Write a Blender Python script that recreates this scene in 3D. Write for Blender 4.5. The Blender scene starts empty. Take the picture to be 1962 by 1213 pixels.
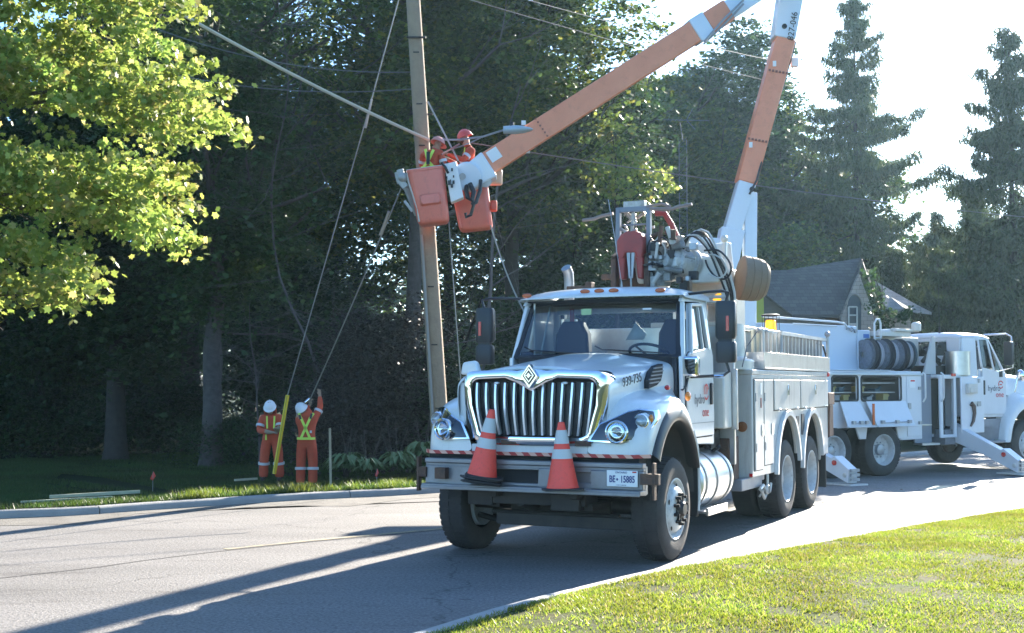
import bpy, bmesh, math, random
import numpy as np
from mathutils import Vector, Matrix

SC = bpy.context.scene
COL = SC.collection
PI = math.pi
R = math.radians

# ------------------------------------------------------------ camera
FPX, CXP, CYP, CAMH, HORIZ = 2425.0, 981.0, 606.5, 1.72, 737.0
PITCH = math.atan((HORIZ - CYP) / FPX)
cam = bpy.data.objects.new("camera", bpy.data.cameras.new("camera"))
COL.objects.link(cam)
SC.camera = cam
cam.data.sensor_fit = 'HORIZONTAL'
cam.data.sensor_width = 36.0
cam.data.lens = 36.0 * FPX / 1962.0
cam.data.clip_start = 0.1
cam.data.clip_end = 2000
cam.location = (0, 0, CAMH)
cam.rotation_euler = (PI / 2 + PITCH, 0, 0)

# ------------------------------------------------------------ light
SUN_AZ, SUN_EL = R(28.0), R(22.5)
world = bpy.data.worlds.new("World")
SC.world = world
world.use_nodes = True
wnt = world.node_tree
sky = wnt.nodes.new('ShaderNodeTexSky')
sky.sky_type = 'NISHITA'
sky.sun_disc = False
sky.sun_elevation = SUN_EL
sky.sun_rotation = SUN_AZ
sky.air_density = 1.0
sky.dust_density = 0.6
sky.ozone_density = 4.0
tint = wnt.nodes.new('ShaderNodeMix'); tint.data_type = 'RGBA'; tint.blend_type = 'MULTIPLY'; tint.inputs[0].default_value = 1
tint.inputs[7].default_value = (.84, 1.01, 1.11, 1)        # the clear deep blue of that morning
wnt.links.new(sky.outputs[0], tint.inputs[6]); wnt.links.new(tint.outputs[2], wnt.nodes['Background'].inputs[0])
wnt.nodes['Background'].inputs[1].default_value = 0.07
sl = bpy.data.lights.new("sun", 'SUN')
sl.energy = 5.0
sl.angle = R(0.5)
sl.color = (1.0, 0.91, 0.78)
sun = bpy.data.objects.new("sun", sl)
COL.objects.link(sun)
SUND = Vector((math.sin(SUN_AZ) * math.cos(SUN_EL), math.cos(SUN_AZ) * math.cos(SUN_EL), math.sin(SUN_EL)))
sun.rotation_euler = SUND.to_track_quat('Z', 'Y').to_euler()
SC.view_settings.view_transform = 'Standard'
SC.view_settings.look = 'None'
SC.view_settings.exposure = 2.52
SC.view_settings.gamma = 1.0
SC.cycles.max_bounces = 8
SC.cycles.transparent_max_bounces = 12
SC.cycles.diffuse_bounces = 3
SC.cycles.caustics_reflective = False
SC.cycles.caustics_refractive = False
SC.cycles.sample_clamp_indirect = 6
SC.cycles.use_denoising = True

# ------------------------------------------------------------ helpers
_cp, _sp = math.cos(PITCH), math.sin(PITCH)
def ray(px, py):
    a, b = (px - CXP) / FPX, -(py - CYP) / FPX
    return Vector((a, _cp - _sp * b, _sp + _cp * b))
def at(px, py, Y):
    "the point seen at that spot of the survey, Y metres in front of the camera"
    d = ray(px, py)
    return Vector((0, 0, CAMH)) + d * (Y / d.y)
def gnd(px, py, z=0.0):
    d = ray(px, py)
    return Vector((0, 0, CAMH)) + d * ((z - CAMH) / d.z)
def terr(x, y):
    return -0.008 * max(0.0, min(y, 70) - 20)

_M = {}
def nd(nt, t, **k):
    n = nt.nodes.new(t)
    for a, b in k.items():
        setattr(n, a, b)
    return n
def mat(name, col, rough=0.5, metal=0.0, coat=0.0, noise=None, bump=0.0, bscale=60, trans=0.0, emit=0.0, spec=0.5, dirt=0.0, obj=True):
    """principled material; noise=(scale, amount, second colour) mixes a second colour by noise; bump adds fine relief"""
    if name in _M:
        return _M[name]
    m = bpy.data.materials.new(name)
    m.use_nodes = True
    nt = m.node_tree
    b = nt.nodes['Principled BSDF']
    b.inputs['Base Color'].default_value = (*col, 1)
    b.inputs['Roughness'].default_value = rough
    b.inputs['Metallic'].default_value = metal
    b.inputs['Coat Weight'].default_value = coat
    b.inputs['Coat Roughness'].default_value = 0.06
    b.inputs['Specular IOR Level'].default_value = spec
    b.inputs['Transmission Weight'].default_value = trans
    if emit:
        b.inputs['Emission Color'].default_value = (*col, 1)
        b.inputs['Emission Strength'].default_value = emit
    tc = nd(nt, 'ShaderNodeTexCoord')
    if noise:
        n = nd(nt, 'ShaderNodeTexNoise')
        n.inputs['Scale'].default_value = noise[0]
        n.inputs['Detail'].default_value = 6
        n.inputs['Roughness'].default_value = 0.65
        nt.links.new(tc.outputs['Object'], n.inputs['Vector'])
        cr = nd(nt, 'ShaderNodeValToRGB')
        cr.color_ramp.elements[0].position = 0.5 - noise[1] / 2
        cr.color_ramp.elements[1].position = 0.5 + noise[1] / 2
        cr.color_ramp.elements[0].color = (*col, 1)
        cr.color_ramp.elements[1].color = (*noise[2], 1)
        nt.links.new(n.outputs['Fac'], cr.inputs[0])
        nt.links.new(cr.outputs[0], b.inputs['Base Color'])
    if bump:
        n2 = nd(nt, 'ShaderNodeTexNoise')
        n2.inputs['Scale'].default_value = bscale
        n2.inputs['Detail'].default_value = 4
        nt.links.new(tc.outputs['Object'], n2.inputs['Vector'])
        bp = nd(nt, 'ShaderNodeBump')
        bp.inputs['Strength'].default_value = bump
        bp.inputs['Distance'].default_value = 0.02
        nt.links.new(n2.outputs['Fac'], bp.inputs['Height'])
        nt.links.new(bp.outputs[0], b.inputs['Normal'])
    _M[name] = m
    return m

def grime(m, amount=.5, col=(.20, .17, .13), sc=(5, 5, .8)):
    "run-down dirt streaks and scuffs with a shape of their own, mixed over the paint"
    nt = m.node_tree; b = nt.nodes['Principled BSDF']; L = nt.links.new
    tc = nd(nt, 'ShaderNodeTexCoord'); mp = nd(nt, 'ShaderNodeMapping'); mp.inputs['Scale'].default_value = sc
    L(tc.outputs['Object'], mp.inputs[0])
    n = nd(nt, 'ShaderNodeTexNoise'); n.inputs['Scale'].default_value = 2.2; n.inputs['Detail'].default_value = 9; n.inputs['Roughness'].default_value = .72
    L(mp.outputs[0], n.inputs['Vector'])
    cr = nd(nt, 'ShaderNodeValToRGB'); cr.color_ramp.elements[0].position = .52; cr.color_ramp.elements[1].position = .78
    cr.color_ramp.elements[0].color = (0, 0, 0, 1); cr.color_ramp.elements[1].color = (amount, amount, amount, 1)
    L(n.outputs['Fac'], cr.inputs[0])
    mx = nd(nt, 'ShaderNodeMix', data_type='RGBA'); mx.inputs[7].default_value = (*col, 1); L(cr.outputs[0], mx.inputs[0])
    src = b.inputs['Base Color'].links[0].from_socket if b.inputs['Base Color'].links else None
    if src: L(src, mx.inputs[6])
    else: mx.inputs[6].default_value = b.inputs['Base Color'].default_value
    L(mx.outputs[2], b.inputs['Base Color'])
    rr_ = nd(nt, 'ShaderNodeMath', operation='MULTIPLY_ADD'); L(cr.outputs[0], rr_.inputs[0]); rr_.inputs[1].default_value = .5; rr_.inputs[2].default_value = b.inputs['Roughness'].default_value
    L(rr_.outputs[0], b.inputs['Roughness'])
    return m

class MB:
    "mesh builder: collects shapes and links them as one object"
    def __init__(s):
        s.v = []; s.f = []; s.mi = []; s.m = 0; s.xf = None
    def add(s, vs, fs, m=None):
        o = len(s.v)
        if s.xf is not None:
            vs = [s.xf @ Vector(p) for p in vs]
        s.v += [tuple(p) for p in vs]
        for f in fs:
            s.f.append(tuple(i + o for i in f)); s.mi.append(s.m if m is None else m)
        return s
    def box(s, x0, x1, y0, y1, z0, z1, m=None):
        v = [(x, y, z) for x in (x0, x1) for y in (y0, y1) for z in (z0, z1)]
        return s.add(v, [(0, 1, 3, 2), (4, 6, 7, 5), (0, 4, 5, 1), (2, 3, 7, 6), (0, 2, 6, 4), (1, 5, 7, 3)], m)
    def hexa(s, v8, m=None):
        "v8: bottom ring of four then top ring of four"
        return s.add(v8, [(3, 2, 1, 0), (4, 5, 6, 7), (0, 1, 5, 4), (1, 2, 6, 5), (2, 3, 7, 6), (3, 0, 4, 7)], m)
    def beam(s, p0, p1, w, h, w2=None, h2=None, up=(0, 0, 1), m=None):
        p0, p1 = Vector(p0), Vector(p1)
        d = (p1 - p0).normalized(); up = Vector(up)
        if abs(d.dot(up)) > 0.98: up = Vector((0, 1, 0))
        x = d.cross(up).normalized(); y = x.cross(d).normalized()
        w2 = w if w2 is None else w2; h2 = h if h2 is None else h2
        r = lambda p, a, b: [p - x * a / 2 - y * b / 2, p + x * a / 2 - y * b / 2, p + x * a / 2 + y * b / 2, p - x * a / 2 + y * b / 2]
        return s.hexa(r(p0, w, h) + r(p1, w2, h2), m)
    def cyl(s, p0, p1, r0, r1=None, n=16, m=None, caps=True):
        return s.tube([p0, p1], [r0, r0 if r1 is None else r1], n, m, caps)
    def tube(s, pts, r, n=8, m=None, caps=True):
        pts = [Vector(p) for p in pts]; k = len(pts)
        rr = r if isinstance(r, (list, tuple)) else [r] * k
        vs = []; prev = None
        for i, p in enumerate(pts):
            d = (pts[min(i + 1, k - 1)] - pts[max(i - 1, 0)])
            d = d.normalized() if d.length > 1e-9 else Vector((0, 0, 1))
            if prev is None:
                a = Vector((0, 0, 1)) if abs(d.z) < 0.9 else Vector((1, 0, 0))
                x = d.cross(a).normalized()
            else:
                x = (prev - d * prev.dot(d)).normalized()
            prev = x; y = d.cross(x)
            for j in range(n):
                t = 2 * PI * j / n
                vs.append(p + (x * math.cos(t) + y * math.sin(t)) * rr[i])
        fs = [(i * n + j, i * n + (j + 1) % n, (i + 1) * n + (j + 1) % n, (i + 1) * n + j) for i in range(k - 1) for j in range(n)]
        if caps:
            fs += [tuple(range(n - 1, -1, -1)), tuple((k - 1) * n + j for j in range(n))]
        return s.add(vs, fs, m)
    def lathe(s, prof, o=(0, 0, 0), axis=(1, 0, 0), n=32, m=None, closed=False):
        "prof: (radius, distance along axis)"
        o = Vector(o); d = Vector(axis).normalized()
        a = Vector((0, 0, 1)) if abs(d.z) < 0.9 else Vector((1, 0, 0))
        x = d.cross(a).normalized(); y = d.cross(x)
        vs = [o + d * h + (x * math.cos(2 * PI * j / n) + y * math.sin(2 * PI * j / n)) * r for r, h in prof for j in range(n)]
        k = len(prof)
        fs = [(i * n + j, i * n + (j + 1) % n, ((i + 1) % k) * n + (j + 1) % n, ((i + 1) % k) * n + j) for i in range(k if closed else k - 1) for j in range(n)]
        return s.add(vs, fs, m)
    def prism(s, poly, ax, d0, d1, m=None):
        "poly of 2-D points extruded along axis ax (0,1,2) from d0 to d1"
        def P(a, b, d):
            return {0: (d, a, b), 1: (a, d, b), 2: (a, b, d)}[ax]
        n = len(poly)
        vs = [P(a, b, d0) for a, b in poly] + [P(a, b, d1) for a, b in poly]
        return s.add(vs, [tuple(range(n)), tuple(range(2 * n - 1, n - 1, -1))] + [(i, (i + 1) % n, n + (i + 1) % n, n + i) for i in range(n)], m)
    def frame(s, outer, inner, ax, d0, d1, m=None):
        "ring between two outlines with equal point counts, extruded"
        def P(a, b, d):
            return {0: (d, a, b), 1: (a, d, b), 2: (a, b, d)}[ax]
        n = len(outer)
        vs = [P(a, b, d) for d in (d0, d1) for poly in (outer, inner) for a, b in poly]
        fs = []
        for i in range(n):
            j = (i + 1) % n
            fs += [(i, j, n + j, n + i), (2 * n + i, 3 * n + i, 3 * n + j, 2 * n + j), (i, 2 * n + i, 2 * n + j, j), (n + i, n + j, 3 * n + j, 3 * n + i)]
        return s.add(vs, fs, m)
    def grid(s, rows, m=None, closed=False):
        k = len(rows[0]); vs = [p for r in rows for p in r]
        kk = k if closed else k - 1
        return s.add(vs, [(i * k + j, i * k + (j + 1) % k, (i + 1) * k + (j + 1) % k, (i + 1) * k + j) for i in range(len(rows) - 1) for j in range(kk)], m)
    def ball(s, c, r, n=12, m=None, sc=(1, 1, 1)):
        c = Vector(c)
        prof = [(math.sin(PI * i / n), -math.cos(PI * i / n)) for i in range(n + 1)]
        rows = [[(c.x + a * math.cos(2 * PI * j / (2 * n)) * r * sc[0], c.y + a * math.sin(2 * PI * j / (2 * n)) * r * sc[1], c.z + b * r * sc[2]) for j in range(2 * n)] for a, b in prof]
        return s.grid(rows, m, True)
    def build(s, name, mats, parent=None, bevel=0.0, smooth=35, sub=0, solid=0.0, seg=2):
        me = bpy.data.meshes.new(name)
        me.from_pydata(s.v, [], s.f)
        for x in (mats if isinstance(mats, (list, tuple)) else [mats]):
            me.materials.append(x)
        me.polygons.foreach_set('material_index', s.mi)
        bm = bmesh.new(); bm.from_mesh(me)
        bmesh.ops.remove_doubles(bm, verts=bm.verts, dist=1e-5)
        bmesh.ops.recalc_face_normals(bm, faces=bm.faces)
        bm.to_mesh(me); bm.free()
        if smooth:
            me.polygons.foreach_set('use_smooth', [True] * len(me.polygons))
            me.set_sharp_from_angle(angle=R(smooth))
        o = bpy.data.objects.new(name, me)
        COL.objects.link(o)
        if parent is not None: o.parent = parent
        if solid:
            q = o.modifiers.new('s', 'SOLIDIFY'); q.thickness = solid; q.offset = -1
        if sub:
            q = o.modifiers.new('u', 'SUBSURF'); q.levels = q.render_levels = sub
            me.set_sharp_from_angle(angle=PI)
        if bevel:
            q = o.modifiers.new('b', 'BEVEL'); q.width = bevel; q.segments = seg; q.limit_method = 'ANGLE'; q.angle_limit = R(40)
            q.harden_normals = False
        return o
def tag(o, label=None, cat=None, group=None, kind=None):
    if label: o['label'] = label
    if cat: o['category'] = cat
    if group: o['group'] = group
    if kind: o['kind'] = kind
    return o
def empty(name, loc=(0, 0, 0), rz=0.0, parent=None):
    o = bpy.data.objects.new(name, None); COL.objects.link(o)
    o.location = loc; o.rotation_euler = (0, 0, rz); o.empty_display_size = 0.2
    if parent is not None: o.parent = parent
    return o
def copy_tree(o, parent=None):
    c = o.copy(); COL.objects.link(c)
    if parent is not None: c.parent = parent
    for ch in list(o.children):
        copy_tree(ch, c)
    return c
def text(name, body, size, m, parent, loc, rot, thick=0.002, align='CENTER', bold=0.0, sx=1.0):
    cu = bpy.data.curves.new(name, 'FONT'); cu.body = body; cu.size = size
    cu.extrude = thick; cu.offset = bold; cu.align_x = align; cu.align_y = 'CENTER'; cu.resolution_u = 3
    t = bpy.data.objects.new(name, cu); COL.objects.link(t)
    bpy.context.view_layer.update()
    dg = bpy.context.evaluated_depsgraph_get()
    me = bpy.data.meshes.new_from_object(t.evaluated_get(dg))
    bpy.data.objects.remove(t)
    me.materials.clear(); me.materials.append(m); me.name = name
    o = bpy.data.objects.new(name, me); COL.objects.link(o)
    if parent is not None: o.parent = parent
    o.matrix_local = Matrix.Translation(loc) @ rot.to_4x4() @ Matrix.Diagonal((sx, 1, 1, 1))
    return o
def basis(x, y):
    "rotation whose X axis is x and Y axis is y (text runs along x, stands along y)"
    x = Vector(x).normalized(); y = Vector(y); z = x.cross(y).normalized(); y = z.cross(x)
    return Matrix((x, y, z)).transposed()
def arc(cx, cy, r, a0, a1, n, ry=None):
    ry = r if ry is None else ry
    return [(cx + r * math.cos(R(a0 + (a1 - a0) * i / n)), cy + ry * math.sin(R(a0 + (a1 - a0) * i / n))) for i in range(n + 1)]
def rrect(x0, x1, y0, y1, r, n=4):
    return arc(x1 - r, y0 + r, r, -90, 0, n) + arc(x1 - r, y1 - r, r, 0, 90, n) + arc(x0 + r, y1 - r, r, 90, 180, n) + arc(x0 + r, y0 + r, r, 180, 270, n)
def sag(p0, p1, s, n=16):
    p0, p1 = Vector(p0), Vector(p1)
    return [p0.lerp(p1, i / n) - Vector((0, 0, s * 4 * (i / n) * (1 - i / n))) for i in range(n + 1)]

# ------------------------------------------------------------ materials
WHITE = mat('white_truck_paint', (.70, .72, .72), .32, coat=.6, noise=(1.3, .5, (.60, .63, .63)))
WHITE2 = mat('aged_white_paint', (.64, .62, .57), .36, coat=.4, noise=(3.0, .5, (.50, .49, .45)))
CHROME = mat('chrome', (.82, .84, .87), .06, 1.0)
ALU = mat('brushed_aluminium', (.62, .63, .64), .32, 1.0, noise=(6, .5, (.48, .48, .48)))
STEEL = mat('dull_galvanised_steel', (.42, .44, .46), .45, .75, noise=(8, .4, (.30, .31, .33)))
GREY = mat('grey_steel_paint', (.30, .32, .35), .5, .3, noise=(5, .5, (.22, .22, .24)))
BLACK = mat('black_plastic', (.018, .02, .024), .42)
BLACKM = mat('matt_black', (.012, .013, .015), .75)
RUBBER = mat('tyre_rubber', (.02, .02, .021), .8, noise=(7, .4, (.042, .041, .040)), bump=.25, bscale=90)
RUST = mat('rusty_steel', (.16, .085, .05), .8, .2, noise=(14, .4, (.07, .05, .045)), bump=.4, bscale=50)
DARKM = mat('oily_dark_metal', (.016, .016, .017), .55, .2, noise=(9, .4, (.04, .034, .03)))
ORANGE = mat('faded_orange_fibreglass', (.80, .29, .15), .45, coat=.15, noise=(2.2, .6, (.70, .24, .12)))
BUCKET = mat('salmon_bucket_fibreglass', (.80, .21, .15), .4, coat=.15, noise=(4, .6, (.70, .17, .12)))
REDP = mat('weathered_red_paint', (.42, .05, .04), .5, noise=(9, .4, (.28, .05, .045)))
AMBER = mat('amber_lens', (.75, .22, .02), .2, coat=.5)
ORLENS = mat('orange_lens', (.55, .12, .03), .25, coat=.5)
REDL = mat('red_lens', (.55, .02, .02), .25, coat=.5)
CONE = mat('cone_orange_red', (1.0, .10, .065), .55, noise=(5, .5, (.92, .085, .055)))
REFLW = mat('grey_white_reflective_band', (.55, .56, .54), .45)
LENS = mat('clear_lens', (.75, .8, .82), .08, .6)
REDT = mat('red_tape', (.50, .03, .03), .45)
PEACHT = mat('pale_orange_tape', (.78, .38, .26), .45)
SEAT = mat('dark_seat_fabric', (.03, .035, .045), .85)
TAN = mat('tan_drum', (.30, .215, .145), .8, noise=(3, .5, (.24, .165, .11)), bump=.3, bscale=30)
PALEH = mat('pale_hose', (.50, .50, .47), .4)
def resample(pts, step):
    pts = [Vector(p) for p in pts]; out = []
    P = [pts[0] * 2 - pts[1]] + pts + [pts[-1] * 2 - pts[-2]]
    for i in range(1, len(P) - 2):
        n = max(1, int((P[i + 1] - P[i]).length / step))
        for k in range(n):
            t = k / n; a, b, c, d = P[i - 1], P[i], P[i + 1], P[i + 2]
            out.append(.5 * ((2 * b) + (c - a) * t + (2 * a - 5 * b + 4 * c - d) * t * t + (3 * b - a - 3 * c + d) * t ** 3))
    out.append(pts[-1]); return out
HOSE = mat('black_hose', (.015, .016, .018), .35)
RIMW = mat('white_wheel_steel', (.62, .64, .64), .4, noise=(9, .5, (.42, .42, .41)))
grime(WHITE, .22); grime(WHITE2, .45); grime(ALU, .3); grime(ORANGE, .35, (.30, .12, .08), (3, 3, 3)); grime(BUCKET, .4, (.28, .10, .08), (4, 4, 2)); grime(CONE, .3, (.10, .04, .03), (14, 14, 14)); grime(RIMW, .5, (.16, .14, .12), (8, 8, 8))
YELLOW = mat('yellow_plastic', (.72, .55, .03), .5)
LIME = mat('lime_reflective_tape', (.62, .85, .12), .5)
TEXTB = mat('black_lettering', (.02, .02, .022), .5)
TEXTR = mat('red_lettering', (.62, .04, .04), .5)
PLATE = mat('licence_plate_white', (.78, .8, .8), .4)
PLATEB = mat('licence_plate_blue', (.03, .05, .2), .5)

def glass_mat(name, tint, refl=1.0):
    m = bpy.data.materials.new(name); m.use_nodes = True
    nt = m.node_tree; nt.nodes.clear()
    out = nd(nt, 'ShaderNodeOutputMaterial'); mx = nd(nt, 'ShaderNodeMixShader')
    tr = nd(nt, 'ShaderNodeBsdfTransparent'); gl = nd(nt, 'ShaderNodeBsdfGlossy')
    gl.inputs['Roughness'].default_value = .01
    gl.inputs['Color'].default_value = (.95, .97, 1, 1)
    tr.inputs['Color'].default_value = (*tint, 1)
    fr = nd(nt, 'ShaderNodeFresnel'); fr.inputs['IOR'].default_value = 1.52
    mu = nd(nt, 'ShaderNodeMath', operation='MULTIPLY'); mu.inputs[1].default_value = refl
    nt.links.new(fr.outputs[0], mu.inputs[0]); nt.links.new(mu.outputs[0], mx.inputs[0])
    nt.links.new(tr.outputs[0], mx.inputs[1]); nt.links.new(gl.outputs[0], mx.inputs[2])
    nt.links.new(mx.outputs[0], out.inputs[0])
    return m
GLASS = glass_mat('window_glass', (.62, .72, .74), 2.2)
GLASSD = glass_mat('side_window_glass', (.10, .12, .13), 1.5)

def stripe_tape():
    m = bpy.data.materials.new('red_white_hazard_tape'); m.use_nodes = True
    nt = m.node_tree; b = nt.nodes['Principled BSDF']; b.inputs['Roughness'].default_value = .45
    tc = nd(nt, 'ShaderNodeTexCoord'); sp = nd(nt, 'ShaderNodeSeparateXYZ')
    nt.links.new(tc.outputs['Object'], sp.inputs[0])
    a = nd(nt, 'ShaderNodeMath', operation='ADD'); nt.links.new(sp.outputs[0], a.inputs[0]); nt.links.new(sp.outputs[2], a.inputs[1])
    a1 = nd(nt, 'ShaderNodeMath', operation='ADD'); nt.links.new(a.outputs[0], a1.inputs[0]); a1.inputs[1].default_value = 20
    f = nd(nt, 'ShaderNodeMath', operation='MODULO'); nt.links.new(a1.outputs[0], f.inputs[0]); f.inputs[1].default_value = .14
    g = nd(nt, 'ShaderNodeMath', operation='GREATER_THAN'); nt.links.new(f.outputs[0], g.inputs[0]); g.inputs[1].default_value = .07
    mx = nd(nt, 'ShaderNodeMix', data_type='RGBA'); nt.links.new(g.outputs[0], mx.inputs[0])
    mx.inputs[6].default_value = (.42, .03, .03, 1); mx.inputs[7].default_value = (.72, .40, .30, 1)
    nt.links.new(mx.outputs[2], b.inputs['Base Color'])
    return m
TAPE = stripe_tape()

# ------------------------------------------------------------ ground, road, kerbs
def asphalt():
    m = bpy.data.materials.new('worn_asphalt'); m.use_nodes = True
    nt = m.node_tree; b = nt.nodes['Principled BSDF']; L = nt.links.new
    tc = nd(nt, 'ShaderNodeTexCoord')
    big = nd(nt, 'ShaderNodeTexNoise'); big.inputs['Scale'].default_value = .55; big.inputs['Detail'].default_value = 5
    mp = nd(nt, 'ShaderNodeMapping'); mp.inputs['Rotation'].default_value = (0, 0, R(-32)); mp.inputs['Scale'].default_value = (.35, 1.6, 1)
    L(tc.outputs['Object'], mp.inputs[0]); L(mp.outputs[0], big.inputs['Vector'])
    fine = nd(nt, 'ShaderNodeTexNoise'); fine.inputs['Scale'].default_value = 34; fine.inputs['Detail'].default_value = 5; fine.inputs['Roughness'].default_value = .8
    L(tc.outputs['Object'], fine.inputs['Vector'])
    vor = nd(nt, 'ShaderNodeTexVoronoi'); vor.inputs['Scale'].default_value = 55
    L(tc.outputs['Object'], vor.inputs['Vector'])
    r1 = nd(nt, 'ShaderNodeValToRGB')
    r1.color_ramp.elements[0].position = .3; r1.color_ramp.elements[1].position = .72
    r1.color_ramp.elements[0].color = (.128, .123, .118, 1); r1.color_ramp.elements[1].color = (.198, .190, .182, 1)
    L(big.outputs['Fac'], r1.inputs[0])
    r2 = nd(nt, 'ShaderNodeValToRGB')
    r2.color_ramp.elements[0].position = .35; r2.color_ramp.elements[1].position = .68
    r2.color_ramp.elements[0].color = (.35, .35, .35, 1); r2.color_ramp.elements[1].color = (1.65, 1.62, 1.6, 1)
    L(fine.outputs['Fac'], r2.inputs[0])
    mx = nd(nt, 'ShaderNodeMix', data_type='RGBA', blend_type='MULTIPLY'); mx.inputs[0].default_value = 1
    L(r1.outputs[0], mx.inputs[6]); L(r2.outputs[0], mx.inputs[7])
    # oil and tyre stains
    st = nd(nt, 'ShaderNodeTexNoise'); st.inputs['Scale'].default_value = 1.1; st.inputs['Detail'].default_value = 8; st.inputs['Roughness'].default_value = .7
    mp2 = nd(nt, 'ShaderNodeMapping'); mp2.inputs['Rotation'].default_value = (0, 0, R(-40)); mp2.inputs['Scale'].default_value = (.5, 2.2, 1); mp2.inputs['Location'].default_value = (3, 1, 0)
    L(tc.outputs['Object'], mp2.inputs[0]); L(mp2.outputs[0], st.inputs['Vector'])
    sr = nd(nt, 'ShaderNodeValToRGB'); sr.color_ramp.elements[0].position = .56; sr.color_ramp.elements[1].position = .70
    sr.color_ramp.elements[0].color = (1, 1, 1, 1); sr.color_ramp.elements[1].color = (.62, .60, .60, 1); L(st.outputs['Fac'], sr.inputs[0])
    mx0 = nd(nt, 'ShaderNodeMix', data_type='RGBA', blend_type='MULTIPLY'); mx0.inputs[0].default_value = 1
    L(mx.outputs[2], mx0.inputs[6]); L(sr.outputs[0], mx0.inputs[7]); mx = mx0
    # thin cracks
    wob = nd(nt, 'ShaderNodeTexNoise'); wob.inputs['Scale'].default_value = 1.3; wob.inputs['Detail'].default_value = 4
    L(tc.outputs['Object'], wob.inputs['Vector'])
    va = nd(nt, 'ShaderNodeVectorMath', operation='SCALE'); L(wob.outputs['Color'], va.inputs[0]); va.inputs[3].default_value = 1.4
    vb = nd(nt, 'ShaderNodeVectorMath', operation='ADD'); L(tc.outputs['Object'], vb.inputs[0]); L(va.outputs[0], vb.inputs[1])
    ck = nd(nt, 'ShaderNodeTexVoronoi', feature='DISTANCE_TO_EDGE'); ck.inputs['Scale'].default_value = .22
    L(vb.outputs[0], ck.inputs['Vector'])
    cr = nd(nt, 'ShaderNodeValToRGB'); cr.color_ramp.elements[0].position = 0; cr.color_ramp.elements[1].position = .0045
    cr.color_ramp.elements[0].color = (.25, .25, .25, 1); cr.color_ramp.elements[1].color = (1, 1, 1, 1)
    L(ck.outputs['Distance'], cr.inputs[0])
    mx2 = nd(nt, 'ShaderNodeMix', data_type='RGBA', blend_type='MULTIPLY'); mx2.inputs[0].default_value = .8
    L(mx.outputs[2], mx2.inputs[6]); L(cr.outputs[0], mx2.inputs[7])
    L(mx2.outputs[2], b.inputs['Base Color'])
    b.inputs['Roughness'].default_value = .62
    b.inputs['Specular IOR Level'].default_value = .5
    bp = nd(nt, 'ShaderNodeBump'); bp.inputs['Strength'].default_value = .55; bp.inputs['Distance'].default_value = .006
    ad = nd(nt, 'ShaderNodeMath', operation='ADD'); L(fine.outputs['Fac'], ad.inputs[0]); L(vor.outputs['Distance'], ad.inputs[1])
    L(ad.outputs[0], bp.inputs['Height']); L(bp.outputs[0], b.inputs['Normal'])
    return m
ASPH = asphalt()
CONC = mat('kerb_concrete', (.34, .34, .33), .85, noise=(4, .6, (.24, .24, .235)), bump=.3, bscale=60)
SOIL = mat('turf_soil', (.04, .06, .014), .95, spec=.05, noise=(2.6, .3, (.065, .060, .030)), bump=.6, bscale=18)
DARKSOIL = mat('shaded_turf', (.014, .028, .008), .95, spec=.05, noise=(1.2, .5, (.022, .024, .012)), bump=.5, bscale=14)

# near (right) kerb: lawn-side edge of its top, 0.13 m above the road
NK = [gnd(*p, .13) for p in ((835, 1211), (978, 1166), (1126, 1128), (1303, 1086), (1452, 1060), (1600, 1034), (1752, 1007), (1962, 974))]
NK = [Vector((-2.6, 4.0, .13)), Vector((-1.6, 6.3, .13))] + NK + [Vector((9.5, 19.0, .13)), Vector((15, 24.0, .13)), Vector((28, 36, .13)), Vector((60, 66, .13))]
NK = [Vector((p.x, p.y, 0)) for p in NK]
NKR = resample(NK, .5)
FK = [gnd(*p, 0) for p in ((0, 994), (298, 977), (596, 957.5), (821, 946))]
FK = [Vector((-40, 2, 0)), Vector((-22, 9.4, 0)), Vector((-12.5, 14.6, 0))] + FK + [Vector((1.2, 22.9, 0)), Vector((5.0, 26.6, 0)), Vector((9.5, 31.6, 0)), Vector((17, 40, 0)), Vector((40, 66, 0))]
FKR = resample([Vector((p.x, p.y, 0)) for p in FK], .5)
def normals(pl, side):
    out = []
    for i, p in enumerate(pl):
        d = (pl[min(i + 1, len(pl) - 1)] - pl[max(i - 1, 0)]).normalized()
        out.append(Vector((d.y, -d.x, 0)) * side)
    return out
NN = normals(NKR, 1.0)      # points away from the road (right/near side)
FN = normals(FKR, -1.0)     # away from the road (far side)
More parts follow.
